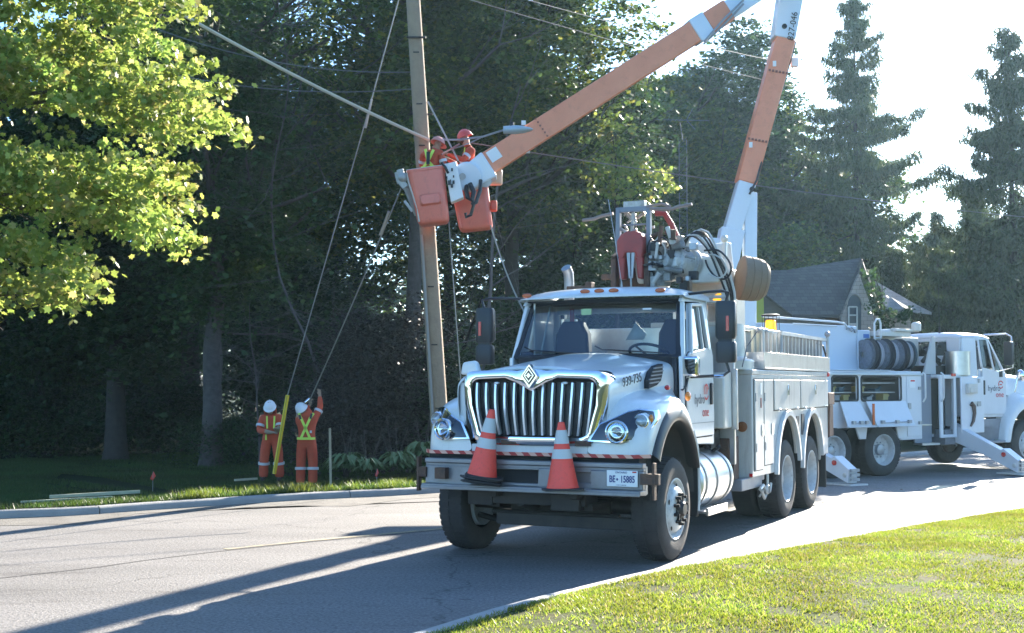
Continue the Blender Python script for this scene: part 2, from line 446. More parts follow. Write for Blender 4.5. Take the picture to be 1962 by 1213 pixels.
# road sheet between the kerbs
def road():
    b = MB(); n = 160
    def pick(pl, t):
        x = t * (len(pl) - 1); i = min(int(x), len(pl) - 2); return pl[i].lerp(pl[i + 1], x - i)
    rows = []
    for i in range(n + 1):
        t = i / n; a, c = pick(NKR, t) + Vector((-.3, .3, 0)) * 0, pick(FKR, t)
        rows.append([(q.x, q.y, terr(q.x, q.y)) for q in (a.lerp(c, k / 24) for k in range(25))])
    b.grid(rows); return b.build('road', ASPH, smooth=60)
tag(road(), kind='structure')
def kerb(name, pl, nn, width, h, joint=3.0):
    "a run of kerb stones: one strip with joints cut between the castings"
    b = MB(); acc = 0; seg = []
    for i in range(len(pl)):
        seg.append(i)
        if i: acc += (pl[i] - pl[i - 1]).length
        if acc > joint or i == len(pl) - 1:
            if len(seg) > 1:
                rows = []
                for q, j in enumerate(seg):
                    p, n = pl[j].copy(), nn[j]
                    d = (pl[min(j + 1, len(pl) - 1)] - pl[max(j - 1, 0)]).normalized()
                    if q == 0: p += d * .008
                    if q == len(seg) - 1: p -= d * .008
                    z = terr(p.x, p.y)
                    r = [(0, -.1), (0, h * .55), (.02, h - .02), (.045, h), (width, h), (width, -.1)]
                    rows.append([(p.x + n.x * a, p.y + n.y * a, z + c) for a, c in r])
                b.grid(rows, closed=True)
                e0 = rows[0]; e1 = rows[-1]
                b.add(e0, [tuple(range(6))]); b.add(e1, [tuple(range(5, -1, -1))])
            seg = [i]; acc = 0
    return tag(b.build(name, CONC, smooth=40), kind='structure')
kerb('far_kerb', FKR, FN, .17, .10, 3.6)
kerb('near_kerb', [p - n * .17 for p, n in zip(NKR, NN)], NN, .17, .125, 3.1)
# concrete gutter along the near kerb
def strip(name, pl, nn, a, c, z, m, kind='structure'):
    b = MB()
    b.grid([[(p.x + n.x * q, p.y + n.y * q, terr(p.x, p.y) + z) for q in (a, c)] for p, n in zip(pl, nn)])
    return tag(b.build(name, m, smooth=0), kind=kind)
GRIT = mat('gritty_road_edge', (.075, .070, .062), .9, noise=(1.6, .35, (.15, .14, .125)), bump=.7, bscale=45)
rge = random.Random(9)
b = MB(); rows = []
for p, n in zip(FKR, FN):
    w_ = .75 + .35 * math.sin(p.x * 1.7) + .2 * math.sin(p.x * 4.1 + 1) + rge.uniform(-.06, .06)
    rows.append([(p.x - n.x * q, p.y - n.y * q, terr(p.x, p.y) + .004) for q in (.0, w_ * .5, w_)])
b.grid(rows); tag(b.build('gritty_road_edge', GRIT, smooth=0), kind='structure')
strip('near_gutter', NKR, NN, -.17, -.42, .004, mat('gutter_concrete', (.20, .20, .20), .85, noise=(5, .5, (.14, .14, .14)), bump=.3))

def lawn(name, pl, nn, w0, dist, hts, m, bumpy=.0):
    b = MB(); rnd = random.Random(4)
    rows = []
    for p, n in zip(pl, nn):
        rows.append([(p.x + n.x * (w0 + d), p.y + n.y * (w0 + d), terr(p.x + n.x * d, p.y + n.y * d) + h + rnd.uniform(-bumpy, bumpy)) for d, h in zip(dist, hts)])
    b.grid(rows); return tag(b.build(name, m, smooth=60), kind='structure')
lawn('near_lawn', NKR[2:], NN[2:], 0, [0, .25, .6, 1.2, 2, 3, 4.5, 6, 8, 12, 20, 40], [.118, .14, .15, .16, .17, .18, .19, .2, .2, .2, .2, .2], SOIL, .008)
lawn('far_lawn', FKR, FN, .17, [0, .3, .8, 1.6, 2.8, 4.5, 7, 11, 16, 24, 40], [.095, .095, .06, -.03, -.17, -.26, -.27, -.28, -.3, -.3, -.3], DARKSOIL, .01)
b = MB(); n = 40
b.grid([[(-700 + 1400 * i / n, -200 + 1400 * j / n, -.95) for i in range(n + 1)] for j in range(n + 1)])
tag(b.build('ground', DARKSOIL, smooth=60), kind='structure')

# faded yellow centre line and the tar seam beside it
PAINTY = mat('faded_yellow_road_paint', (.38, .31, .17), .8, noise=(7, .3, (.18, .17, .15)))
TAR = mat('tar_seam', (.03, .03, .032), .7)
cl = resample([gnd(*p) for p in ((-900, 1175), (-300, 1135), (0, 1107), (180, 1086), (360, 1062), (600, 1037), (830, 1016), (1000, 999))], .4)
cn = normals(cl, 1)
def line(name, pts, nns, w, z, m):
    b = MB(); b.grid([[(p.x + n.x * q, p.y + n.y * q, terr(p.x, p.y) + z) for q in (-w / 2, w / 2)] for p, n in zip(pts, nns)])
    return tag(b.build(name, m, smooth=0), kind='structure')
k0 = next(i for i, p in enumerate(cl) if p.y > 13.0)
line('road_centre_line', [p - n * .05 for p, n in zip(cl[k0:], cn[k0:])], cn[k0:], .10, .004, PAINTY)
rr = random.Random(3)
line('road_seam', [p + n * (.05 + rr.uniform(-.02, .02)) for p, n in zip(cl, cn)], cn, .022, .005, TAR)

# ------------------------------------------------------------ grass blades
def leafy(name, c1, c2, c3=None, transl=.5, rough=.5, nscale=.6, vary=.28, tsat=1.0):
    m = bpy.data.materials.new(name); m.use_nodes = True
    nt = m.node_tree; nt.nodes.clear(); L = nt.links.new
    out = nd(nt, 'ShaderNodeOutputMaterial'); mx = nd(nt, 'ShaderNodeMixShader'); mx.inputs[0].default_value = transl
    df = nd(nt, 'ShaderNodeBsdfPrincipled'); df.inputs['Roughness'].default_value = rough; df.inputs['Specular IOR Level'].default_value = .35
    tl = nd(nt, 'ShaderNodeBsdfTranslucent')
    ge = nd(nt, 'ShaderNodeNewGeometry')
    cr = nd(nt, 'ShaderNodeValToRGB')
    cr.color_ramp.elements[0].color = (*c1, 1); cr.color_ramp.elements[1].color = (*c2, 1)
    if c3:
        cr.color_ramp.elements[1].position = .86
        e = cr.color_ramp.elements.new(.93); e.color = (*c3, 1)
    L(ge.outputs['Random Per Island'], cr.inputs[0])
    tc = nd(nt, 'ShaderNodeTexCoord'); nz = nd(nt, 'ShaderNodeTexNoise'); nz.inputs['Scale'].default_value = nscale; nz.inputs['Detail'].default_value = 4
    L(tc.outputs['Object'], nz.inputs['Vector']); oi = nd(nt, 'ShaderNodeObjectInfo')
    h0 = nd(nt, 'ShaderNodeHueSaturation'); vm = nd(nt, 'ShaderNodeMapRange'); vm.inputs[1].default_value = .3; vm.inputs[2].default_value = .7; vm.inputs[3].default_value = 1 - vary; vm.inputs[4].default_value = 1 + vary
    L(nz.outputs['Fac'], vm.inputs[0]); om = nd(nt, 'ShaderNodeMapRange'); om.inputs[3].default_value = .75; om.inputs[4].default_value = 1.3; L(oi.outputs['Random'], om.inputs[0])
    vv = nd(nt, 'ShaderNodeMath', operation='MULTIPLY'); L(vm.outputs[0], vv.inputs[0]); L(om.outputs[0], vv.inputs[1]) if vary < .5 else L(oi.outputs['Alpha'], vv.inputs[1])
    L(vv.outputs[0], h0.inputs['Value']); hm = nd(nt, 'ShaderNodeMapRange'); hm.inputs[1].default_value = .3; hm.inputs[2].default_value = .7; hm.inputs[3].default_value = .475; hm.inputs[4].default_value = .515; L(nz.outputs['Fac'], hm.inputs[0]); L(hm.outputs[0], h0.inputs['Hue'])
    L(cr.outputs[0], h0.inputs['Color'])
    hs = nd(nt, 'ShaderNodeHueSaturation'); hs.inputs['Hue'].default_value = .492; hs.inputs['Value'].default_value = 1.35; hs.inputs['Saturation'].default_value = tsat
    L(h0.outputs[0], df.inputs['Base Color']); L(h0.outputs[0], hs.inputs['Color']); L(hs.outputs[0], tl.inputs['Color'])
    L(df.outputs[0], mx.inputs[1]); L(tl.outputs[0], mx.inputs[2]); L(mx.outputs[0], out.inputs[0])
    return m
def raw_mesh(name, co, nper, m, parent=None, link=True):
    "co: (k*nper,3) vertices; every nper vertices form one face"
    k = len(co) // nper
    me = bpy.data.meshes.new(name)
    me.vertices.add(len(co)); me.vertices.foreach_set('co', np.asarray(co, dtype=np.float32).ravel())
    me.loops.add(len(co)); me.loops.foreach_set('vertex_index', np.arange(len(co), dtype=np.int32))
    me.polygons.add(k); me.polygons.foreach_set('loop_start', np.arange(k, dtype=np.int32) * nper)
    me.polygons.foreach_set('loop_total', np.full(k, nper, dtype=np.int32))
    me.update(calc_edges=True); me.materials.append(m)
    if not link: return me
    o = bpy.data.objects.new(name, me); COL.objects.link(o)
    if parent is not None: o.parent = parent
    return o
def blades(name, P, h, w, m, seed=1, lean=.5):
    rg = np.random.default_rng(seed); k = len(P)
    a = rg.uniform(0, 2 * PI, k); hh = h * rg.uniform(.45, 1.25, k); ww = w * rg.uniform(.6, 1.3, k)
    dx = np.stack([np.cos(a), np.sin(a), np.zeros(k)], 1) * ww[:, None]
    la = rg.uniform(0, 2 * PI, k); ll = lean * hh * rg.uniform(.2, 1.4, k)
    tip = np.stack([np.cos(la) * ll, np.sin(la) * ll, hh], 1)
    co = np.stack([P - dx, P + dx, P + tip], 1).reshape(-1, 3)
    return raw_mesh(name, co, 3, m)
LAWNL = leafy('sunlit_lawn_blades', (.075, .125, .013), (.195, .235, .027), (.26, .22, .10), transl=.45, nscale=1.6, vary=.32, tsat=1.0)
def near_pts(k, seed, ymax=22):
    rg = np.random.default_rng(seed); pl = NKR; out = []
    xs = np.array([[p.x, p.y] for p in pl]); ns = np.array([[n.x, n.y] for n in NN])
    i = rg.integers(2, len(pl) - 1, k * 6); t = rg.random(len(i))
    base = xs[i] * (1 - t[:, None]) + xs[i + 1 - (i + 1 >= len(pl))] * t[:, None]
    d = rg.random(len(i)) ** 1.3 * 9.0 - .02
    q = base + ns[i] * d[:, None]
    px = CXP + FPX * q[:, 0] / q[:, 1]
    ok = (q[:, 1] > 5.5) & (q[:, 1] < ymax) & (px > 700) & (px < 2100) & (CYP + 100 + (CAMH - .15) * FPX / q[:, 1] < 1400)
    # thinner where bare patches show
    nz = np.sin(q[:, 0] * 3.1 + 1.3) * np.sin(q[:, 1] * 2.3 + .7) + .6 * np.sin(q[:, 0] * 7.3 + q[:, 1] * 5.1) + .5 * np.sin(q[:, 0] * 13. - q[:, 1] * 9.) 
    ok &= rg.random(len(i)) < np.clip(1.1 - .75 * np.clip(nz - .15, 0, 2), .12, 1)
    q, d = q[ok][:k], d[ok][:k]
    z = np.interp(d, [0, .25, .6, 1.2, 2, 3, 4.5, 6], [.118, .14, .15, .16, .17, .18, .19, .2])
    z = z + np.array([terr(x, y) for x, y in q])
    return np.column_stack([q, z])
tag(blades('lawn_grass', near_pts(420000, 5), .026, .0055, LAWNL, 5, .9), 'short sunlit grass of the lawn beside the near kerb', 'grass', kind='stuff')
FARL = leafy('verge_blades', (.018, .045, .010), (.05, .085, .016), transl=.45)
def far_pts(k, seed, dmax=7.0):
    rg = np.random.default_rng(seed)
    xs = np.array([[p.x, p.y] for p in FKR]); ns = np.array([[n.x, n.y] for n in FN])
    i = rg.integers(0, len(xs) - 2, k * 8); t = rg.random(len(i))
    base = xs[i] * (1 - t[:, None]) + xs[i + 1] * t[:, None]
    d = .17 + rg.random(len(i)) ** 1.25 * dmax
    q = base + ns[i] * d[:, None]
    px = CXP + FPX * q[:, 0] / q[:, 1]
    ok = (q[:, 1] > 12) & (px > -120) & (px < 1000)
    q, d = q[ok][:k], d[ok][:k] - .17
    z = np.interp(d, [0, .3, .8, 1.6, 2.8, 4.5, 7], [.095, .095, .06, -.03, -.17, -.26, -.27])
    z = z + np.array([terr(x, y) for x, y in q])
    return np.column_stack([q, z])
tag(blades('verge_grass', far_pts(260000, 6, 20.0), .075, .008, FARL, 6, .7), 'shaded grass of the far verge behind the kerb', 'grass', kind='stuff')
P = far_pts(60000, 9, .8); px_ = CXP + FPX * P[:, 0] / P[:, 1]; P = P[(px_ > 330) & (px_ < 790) & (np.random.default_rng(2).random(len(P)) < .15 + .85 * (np.sin(P[:, 0] * 5.1) + np.sin(P[:, 0] * 9.7 + 1) > .7))][:2600]
tag(blades('tall_verge_grass', P, .13, .007, leafy('lit_strip_blades', (.06, .11, .015), (.15, .19, .03), transl=.5), 7, .9), 'taller untrimmed grass tufts along the far kerb, coloured bright as a sunlit strip', 'grass', kind='stuff')  # brighter blade colour on this stretch paints in the sunlit strip

# ------------------------------------------------------------ wheels shared by both trucks
def wheel_meshes(dual=False):
    "wheel with its outer face at x=0 and body towards -x"
    w = .30
    tb = MB()
    prof = [(.285, -.005), (.30, 0), (.37, .012), (.44, .004), (.475, -.012), (.497, -.035), (.503, -.07), (.505, -.15), (.503, -w + .07), (.497, -w + .035), (.475, -w + .012), (.44, -w), (.30, -w + .02), (.285, -w + .03)]
    tb.lathe(prof, n=48)
    for j in range(44):                                    # tread lugs
        a = 2 * PI * j / 44
        for s0 in (0, 1):
            aa = a + s0 * PI / 44
            c, s_ = math.cos(aa), math.sin(aa)
            x0, x1 = (-.135, -.02) if s0 == 0 else (-w + .02, -.165)
            t = (-s_, c)
            v = []
            for x in (x0, x1):
                for r_ in (.495 if x in (-.02, -w + .02) else .50, .515 if x not in (-.02, -w + .02) else .500):
                    for q in (-.024, .024):
                        v.append((x, c * r_ + t[0] * q, s_ * r_ + t[1] * q))
            tb.add(v, [(0, 1, 3, 2), (4, 6, 7, 5), (0, 4, 5, 1), (2, 3, 7, 6), (0, 2, 6, 4), (1, 5, 7, 3)])
    if dual:
        tb.lathe([(r, h - w - .03) for r, h in prof], n=48)
    return tb
def make_wheel(parent, x, y, side, front=True, r=.505, z=None):
    z = r - .002 if z is None else z
    root = empty('wheel', (x, y, z), 0 if side > 0 else PI, parent)
    wheel_meshes(not front).build('tyre', RUBBER, root, smooth=30)
    rb = MB()
    if front:                                              # outward bulging disc with eight studs and hand holes
        rb.lathe([(.30, -.02), (.302, .004), (.29, .006), (.278, -.01), (.262, -.055), (.252, -.062), (.225, .0), (.205, .022), (.16, .03), (.10, .032), (0, .032)], n=48)
        rb.lathe([(.262, -.055), (.255, -.29)], n=32)
    else:                                                  # deep dished rear disc
        rb.lathe([(.30, -.02), (.302, .004), (.29, .006), (.278, -.012), (.268, -.05), (.262, -.12), (.215, -.135), (.16, -.14), (.11, -.14)], n=48)
    rb.build('rim', RIMW, root, smooth=40)
    hb = MB()
    if front:
        hb.lathe([(.095, .03), (.095, .05), (.075, .075), (.06, .095), (0, .097)], n=24)
        for k in range(10):
            a = 2 * PI * (k + .5) / 10
            c, s_ = math.cos(a), math.sin(a)
            hb.cyl((.028, c * .142, s_ * .142), (.085, c * .142, s_ * .142), .019, .016, 6)
            hb.beam((.05, c * .09, s_ * .09), (.05, c * .13, s_ * .13), .02, .03)
        for k in range(5):
            a = 2 * PI * (k + .2) / 5
            c, s_ = math.cos(a), math.sin(a)
            hb.ball((.004, c * .222, s_ * .222), .028, 6, sc=(.25, .7, 1))
    else:
        hb.lathe([(.11, -.14), (.11, -.12), (.10, -.075), (.09, -.07), (0, -.07)], n=24)
        for k in range(10):
            a = 2 * PI * k / 10
            hb.cyl((-.138, math.cos(a) * .145, math.sin(a) * .145), (-.10, math.cos(a) * .145, math.sin(a) * .145), .014, n=6)
    hb.build('hub', DARKM if front else STEEL, root, smooth=40)
    return root

# ------------------------------------------------------------ the digger truck in front
YAW = R(26.0)
O1 = Vector((1.607 - 1.2 * math.cos(YAW), 12.5 + 1.2 * math.sin(YAW), 0))
T1 = empty('digger_truck', O1, -YAW)
tag(T1, 'white six-wheeled digger truck with chrome grille and two cones on its bumper', 'truck')
for sx in (-1, 1):
    make_wheel(T1, 1.2 * sx, 0, sx, True)
    make_wheel(T1, 1.2 * sx, 4.5, sx, False)
    make_wheel(T1, 1.2 * sx, 5.9, sx, False)
# chassis
b = MB()
for s in (-1, 1):
    b.box(s * .43 - .04, s * .43 + .04, -.75, 7.0, .62, .90)
b.box(-.55, .55, -.1, .1, .42, .56); b.cyl((-1.0, 0, .5), (1.0, 0, .5), .075, n=12)      # front axle
b.box(-.50, .50, -.62, -.30, .54, .70)
for y in (4.5, 5.9):
    b.cyl((-.95, y, .51), (.95, y, .51), .11, n=12); b.ball((0, y, .55), .24, 8)
b.cyl((0, 2.0, .62), (0, 4.3, .56), .06, n=10)
b.box(-.45, .45, .2, 1.7, .55, 1.0)
b.build('chassis', DARKM, T1, bevel=.01)
b = MB()
for s in (-1, 1):                                       # leaf springs and steering parts
    b.box(s * .5 - .045, s * .5 + .045, -.55, .6, .50, .56)
    b.cyl((s * .6, -.1, .3), (s * .95, -.05, .36), .03)
b.cyl((-.7, -.22, .42), (.7, -.22, .42), .028)
b.box(-.78, -.5, -.62, -.3, .52, .66); b.box(.15, .45, -.66, -.5, .5, .66)
b.cyl((-.2, -.6, .6), (-.2, -.3, .52), .08); b.box(-.62, .95, -.30, -.20, .30, .42)
b.build('steering_gear', DARKM, T1, bevel=.006)

# bumper: steel channel with oblong openings and a ledge
b = MB()
b.box(-1.13, 1.18, -.88, -.78, .945, .99); b.box(-1.13, 1.18, -.86, -.80, .915, .945)
for x0, x1 in ((-1.13, -.62), (.12, .36), (.66, 1.18)):
    b.box(x0, x1, -.87, -.82, .742, .916)
b.box(-.62, .12, -.87, -.82, .742, .772); b.box(.36, .66, -.87, -.82, .742, .792); b.box(.36, .66, -.87, -.82, .892, .916); b.box(-.62, .12, -.87, -.82, .90, .916)
b.box(-1.13, 1.18, -.95, -.80, .70, .742); b.box(-1.13, 1.18, -.965, -.95, .69, .725)
b.box(-1.13, 1.18, -.80, -.74, .70, .96)
bump = b.build('bumper', mat('bumper_steel', (.30, .31, .33), .42, .55, noise=(3.2, .5, (.20, .19, .19))), T1, bevel=.008)
for s in (-1, 1):
    b = MB()
    b.box(s * 1.18 - .02, s * 1.18 + .16, -.90, -.84, .80, .90) if s > 0 else b.box(-1.20, -1.11, -.90, -.84, .80, .90)
    xx = 1.29 if s > 0 else -1.20; b.box(xx - .012, xx + .012, -.905, -.84, .66, 1.0)
    b.build('bumper_bracket', RUST, T1, bevel=.004)
b = MB(); b.box(-.98, -.86, -.95, -.87, .79, .90); b.build('bumper_hinge', RUST, T1, bevel=.004)
b = MB(); b.box(-.6, .6, -.80, -.78, .745, .96); b.box(-.62, .12, -.815, -.80, .772, .90); b.build('opening_shade_sheet', BLACKM, T1)  # matt black sheet imitates the shade inside the oblong openings

# licence plate
b = MB(); b.box(.83, 1.135, -.895, -.882, .775, .925)
pl = b.build('licence_plate', PLATE, T1, bevel=.004)
rot = basis((1, 0, 0), (0, 0, 1))
text('plate_number', 'BE   15885', .088, PLATEB, pl, Vector((.983, -.897, .842)), rot, .0015, sx=.66, bold=.0018)
text('plate_province', 'ONTARIO', .026, PLATEB, pl, Vector((.975, -.897, .906)), rot, .001)
text('plate_motto', 'YOURS TO DISCOVER', .010, PLATEB, pl, Vector((.975, -.897, .79)), rot, .001)
b = MB(); b.ball((.935, -.896, .842), .010, 5, sc=(1, .3, 1.2)); b.build('plate_crown', PLATEB, pl)
b = MB(); b.box(1.085, 1.125, -.8975, -.894, .905, .918); b.build('plate_sticker', REDT, pl)

# grille
def outl(k, top, bot, wt, wm, wb, r):
    "grille outline: rounded trapezoid, k shrinks it"
    P = []
    P += [(-wb + r, bot), (0, bot), (wb - r, bot)]
    P += arc(wb - r, bot + r, r, -70, 0, 3)[1:]
    P += [(wm, bot + (top - bot) * .55)]
    P += [(wt, top - r * 1.3)] + arc(wt - r, top - r, r, 10, 90, 4)
    P += [(.28, top + .012), (.16, top - k * .03), (0, top - k * .115 + (1 - k) * .02), (-.16, top - k * .03), (-.28, top + .012)]
    P += [(-x, z) for x, z in ([(wt, top - r * 1.3)] + arc(wt - r, top - r, r, 10, 90, 4))][::-1]
    P += [(-wm, bot + (top - bot) * .55)]
    P += [(-x, z) for x, z in arc(wb - r, bot + r, r, -70, 0, 3)[1:]][::-1]
    return P
oo = outl(0, 1.855, 1.135, .765, .755, .675, .10)
ii = outl(1, 1.775, 1.215, .665, .655, .59, .09)
SLAT = mat('polished_slat', (.88, .91, .94), .35, .85)
GR = empty('grille', (.045, 0, 0), 0, T1)
b = MB()
n = len(oo)
mid = [((a[0] + c[0]) / 2, (a[1] + c[1]) / 2) for a, c in zip(oo, ii)]
rings = [(oo, -.60), (oo, -.80), ([(a[0] * .985, a[1] * .9995) for a in oo], -.835), (mid, -.86), ([(a[0] * 1.01, a[1]) for a in ii], -.85), (ii, -.82), (ii, -.72)]
b.grid([[(p[0], v - (.03 if abs(p[0]) < .3 and i > 1 else 0), p[1]) for p in pts] for i, (pts, v) in enumerate(rings)], closed=True)
b.build('chrome_surround', CHROME, GR, smooth=50)
b = MB()
b.prism([(x * 1.01, z) for x, z in ii], 1, -.735, -.70)
b.build('grille_mesh', BLACKM, GR)
for i in range(13):
    b = MB()
    x = -.615 + i * 1.23 / 12
    # chrome slats lean in towards the bottom
    zt = 1.68 if i == 6 else 1.735
    pts = []
    for k in range(9):
        t = k / 8; z = zt + (1.235 - zt) * t
        pts.append((x * (1 - .10 * t * t), -.80 - .025 * math.sin(PI * t), z))
    for k in range(8):
        a_, c_ = pts[k], pts[k + 1]
        b.beam(a_, c_, .020, .05, up=(0, 1, 0))
    b.build('grille_slat', SLAT, GR, smooth=50)
b = MB()
for i in range(12):                                     # dark vertical ribs between, fine louvres at both ends
    x = -.56 + i * 1.12 / 11
    b.beam((x, -.755, 1.74), (x * .91, -.755, 1.23), .05, .03, up=(0, 1, 0))
for s in (-1, 1):
    for k in range(34):
        z = 1.26 + k * .0135
        xx = .61 - (1.72 - z) * .14
        b.box(min(s * (xx - .13), s * xx), max(s * (xx - .13), s * xx), -.775, -.765, z, z + .005)
b.build('grille_rib', mat('dark_grille_plastic', (.035, .04, .045), .35), GR)
b = MB()
for x in (-.40, .33): b.ball((x, -.82, 1.735), .022, 6, sc=(1.5, .7, .7))
b.build('marker_lamp', LENS, GR)
# diamond badge
E_ = MB()
def diamond(w, h, y0, y1, cz=1.80, m=None):
    E_.prism([(-w, cz), (0, cz - h), (w, cz), (0, cz + h)], 1, y0, y1, m)
diamond(.088, .118, -.925, -.86, 1.80, 0); diamond(.070, .090, -.928, -.92, 1.806, 1); diamond(.056, .072, -.934, -.925, 1.808, 0)
diamond(.042, .053, -.937, -.93, 1.808, 1); diamond(.024, .029, -.941, -.93, 1.808, 0)
E_.prism([(-.038, 1.803), (.038, 1.803), (.038, 1.812), (-.038, 1.812)], 1, -.943, -.93, 0)
E_.build('badge', [CHROME, mat('dark_badge', (.05, .05, .055), .3, .5)], GR, bevel=.002)

LAMPG = glass_mat('lamp_glass', (.8, .86, .9), 3)
# hood
def hoodrow(v, t):
    wc = 1.885 + .165 * t; hs = .80 + .10 * t; cre = 1.60 + .12 * t
    half = [(0, wc + .012), (.2, wc + .012), (.34, wc), (.40, wc - .02), (.58, wc - .045), (.70, wc - .065), (hs - .035, wc - .095), (hs, wc - .14), (hs + .012, (wc + cre) / 2 - .02), (hs + .02, cre), (hs + .0, cre - .2), (hs - .06, cre - .42)]
    return [(-x, v, z) for x, z in half[:0:-1]] + [(x, v, z) for x, z in half]
b = MB()
st = [(-.805, 0.0), (-.79, .01), (-.70, .05), (-.45, .22), (-.15, .42), (.2, .63), (.5, .83), (.72, .97), (.80, 1.0)]
rows = []
for v, t in st:
    r_ = hoodrow(v, t)
    if v < -.80: r_ = [(x * .985, v + .02, z - .03) for x, _, z in r_]
    rows.append(r_)
b.grid(rows)
b.build('hood', WHITE, T1, sub=2)
b = MB()
b.grid([[(x, .79, z) for x in (-.9, 0, .9)] for z in (1.0, 1.75, 2.02)]); b.build('firewall', BLACKM, T1)
for s in (-1, 1):
    K = [
     [(1.185, -.60, 1.055), (1.185, -.70, 1.055), (1.09, -.80, 1.055), (.90, -.84, 1.055), (.60, -.85, 1.055)],
     [(1.19, -.58, 1.15), (1.19, -.69, 1.15), (1.10, -.795, 1.15), (.91, -.835, 1.15), (.62, -.845, 1.13)],
     [(1.195, -.50, 1.27), (1.195, -.64, 1.30), (1.12, -.76, 1.33), (.93, -.815, 1.34), (.70, -.83, 1.30)],
     [(1.195, -.40, 1.34), (1.195, -.52, 1.43), (1.13, -.60, 1.49), (.98, -.68, 1.50), (.77, -.74, 1.50)],
     [(1.195, -.22, 1.39), (1.195, -.30, 1.50), (1.13, -.34, 1.58), (1.0, -.42, 1.60), (.83, -.45, 1.62)],
     [(1.195, .02, 1.41), (1.195, .02, 1.53), (1.13, 0, 1.62), (1.01, -.05, 1.655), (.85, -.10, 1.665)],
     [(1.195, .30, 1.36), (1.195, .35, 1.49), (1.13, .38, 1.60), (1.02, .36, 1.66), (.87, .30, 1.695)],
     [(1.19, .54, 1.22), (1.19, .62, 1.32), (1.13, .68, 1.44), (1.03, .68, 1.58), (.90, .62, 1.725)],
     [(1.18, .66, 1.02), (1.18, .75, 1.05), (1.12, .80, 1.12), (1.04, .80, 1.35), (.92, .79, 1.70)],
     [(1.17, .70, .86), (1.17, .80, .86), (1.12, .84, .88), (1.05, .84, 1.0), (1.0, .84, 1.2)]]
    b = MB(); b.grid([[(s * x, v, w) for x, v, w in row] for row in K])
    b.build('fender', WHITE, T1, sub=2)
    # black wheel arch flare
    b = MB(); rows = []
    for k in range(19):
        a = 150 - k * (150 - 20) / 18
        wd = .13 if a > 70 else .13 - (70 - a) / 50 * .10
        c, q = math.cos(R(a)), math.sin(R(a))
        ri, ro = .655, .655 + wd
        y = lambda r_: .04 + r_ * c * 1.0
        z = lambda r_: .60 + r_ * q * 1.16
        rows.append([(s * 1.10, y(ri), z(ri)), (s * 1.235, y(ri), z(ri)), (s * 1.24, y(ri + .03), z(ri + .03)), (s * 1.215, y(ro), z(ro)), (s * 1.17, y(ro + .01), z(ro + .01))])
    b.grid(rows); b.build('wheel_arch_flare', BLACK, T1, sub=1)
    b = MB(); rows = []
    for k in range(13):
        a = 160 - k * 165 / 12
        rows.append([(s * x, .04 + .70 * math.cos(R(a)), .60 + .78 * math.sin(R(a))) for x in (1.15, .55)])
    b.grid(rows); b.build('wheel_arch_liner', mat('grey_arch_liner', (.10, .10, .095), .8, noise=(5, .6, (.05, .05, .05))), T1)
    # white lip at the rear of the arch with its mud flap
    b = MB(); b.tube([(s * 1.19, .60, 1.25), (s * 1.2, .70, 1.08), (s * 1.2, .745, .90), (s * 1.2, .755, .55), (s * 1.19, .75, .42)], .016, 8)
    b.build('fender_edge', WHITE, T1)
    b = MB(); b.box(min(s * .85, s * 1.19), max(s * .85, s * 1.19), .735, .75, .36, .95); b.build('mud_flap', BLACK, T1, bevel=.003)
    # headlamp
    hl = empty('headlight', (0, 0, 0), 0, T1)
    hz = [(.655, 1.20), (.95, 1.185), (1.08, 1.21), (1.16, 1.30), (1.195, 1.40), (1.17, 1.47), (1.06, 1.485), (.98, 1.465), (.86, 1.40), (.74, 1.345)]
    def hp(x, z, o):
        # housing surface follows the fender nose: swept back outwards and upwards
        return (s * x, -.86 + max(0, x - .9) ** 1.5 * 1.55 + max(0, z - 1.30) * .75 - o, z)
    cx, cz = sum(p[0] for p in hz) / len(hz), sum(p[1] for p in hz) / len(hz)
    def hplate(mb, k, o0, o1, m):
        ring0 = [hp(cx + (x - cx) * k, cz + (z - cz) * k, o0) for x, z in hz]
        ring1 = [hp(cx + (x - cx) * k, cz + (z - cz) * k, o1) for x, z in hz]
        inner = [hp(cx + (x - cx) * k * .5, cz + (z - cz) * k * .5, o1) for x, z in hz]
        mb.grid([ring0, ring1, inner, [hp(cx, cz, o1)] * len(hz)], m, True)
    b = MB(); hplate(b, 1.08, -.05, .012, 0); b.build('headlight_bezel', CHROME, hl, smooth=50)
    b = MB(); hplate(b, .98, .0, .020, 0); b.build('headlight_housing', mat('headlight_black', (.02, .025, .035), .12, coat=.7), hl, smooth=50)
    def lamp(x, z, r_, mb, mc):
        p = Vector(hp(x, z, .02)); d = Vector((s * .18, -1, .05)).normalized()
        mb.lathe([(r_ * 1.12, -.02), (r_ * 1.12, .012), (r_ * 1.0, .02), (r_ * .92, .01), (r_ * .6, -.012), (r_ * .2, -.02), (0, -.02)], p, d, 28, 0)
        mc.lathe([(r_ * .95, .008), (r_ * .7, .03), (r_ * .35, .042), (0, .046)], p, d, 24, 0)
    for lp in ((.925, 1.278, .098), (1.095, 1.372, .066)):
        b = MB(); c = MB(); lamp(*lp, b, c)
        b.build('reflector', CHROME, hl, smooth=50); c.build('lamp_lens', LAMPG, hl)
    b = MB(); p = Vector(hp(1.165, 1.40, .03)); b.ball(p, .03, 6, sc=(.8, .6, 1.3)); b.build('turn_signal', AMBER, hl)
    b = MB(); p = Vector((s * 1.06, .18, 1.69)); b.ball(p, .035, 6, sc=(.8, 1.5, .8)); b.build('fender_marker', REDL, T1)
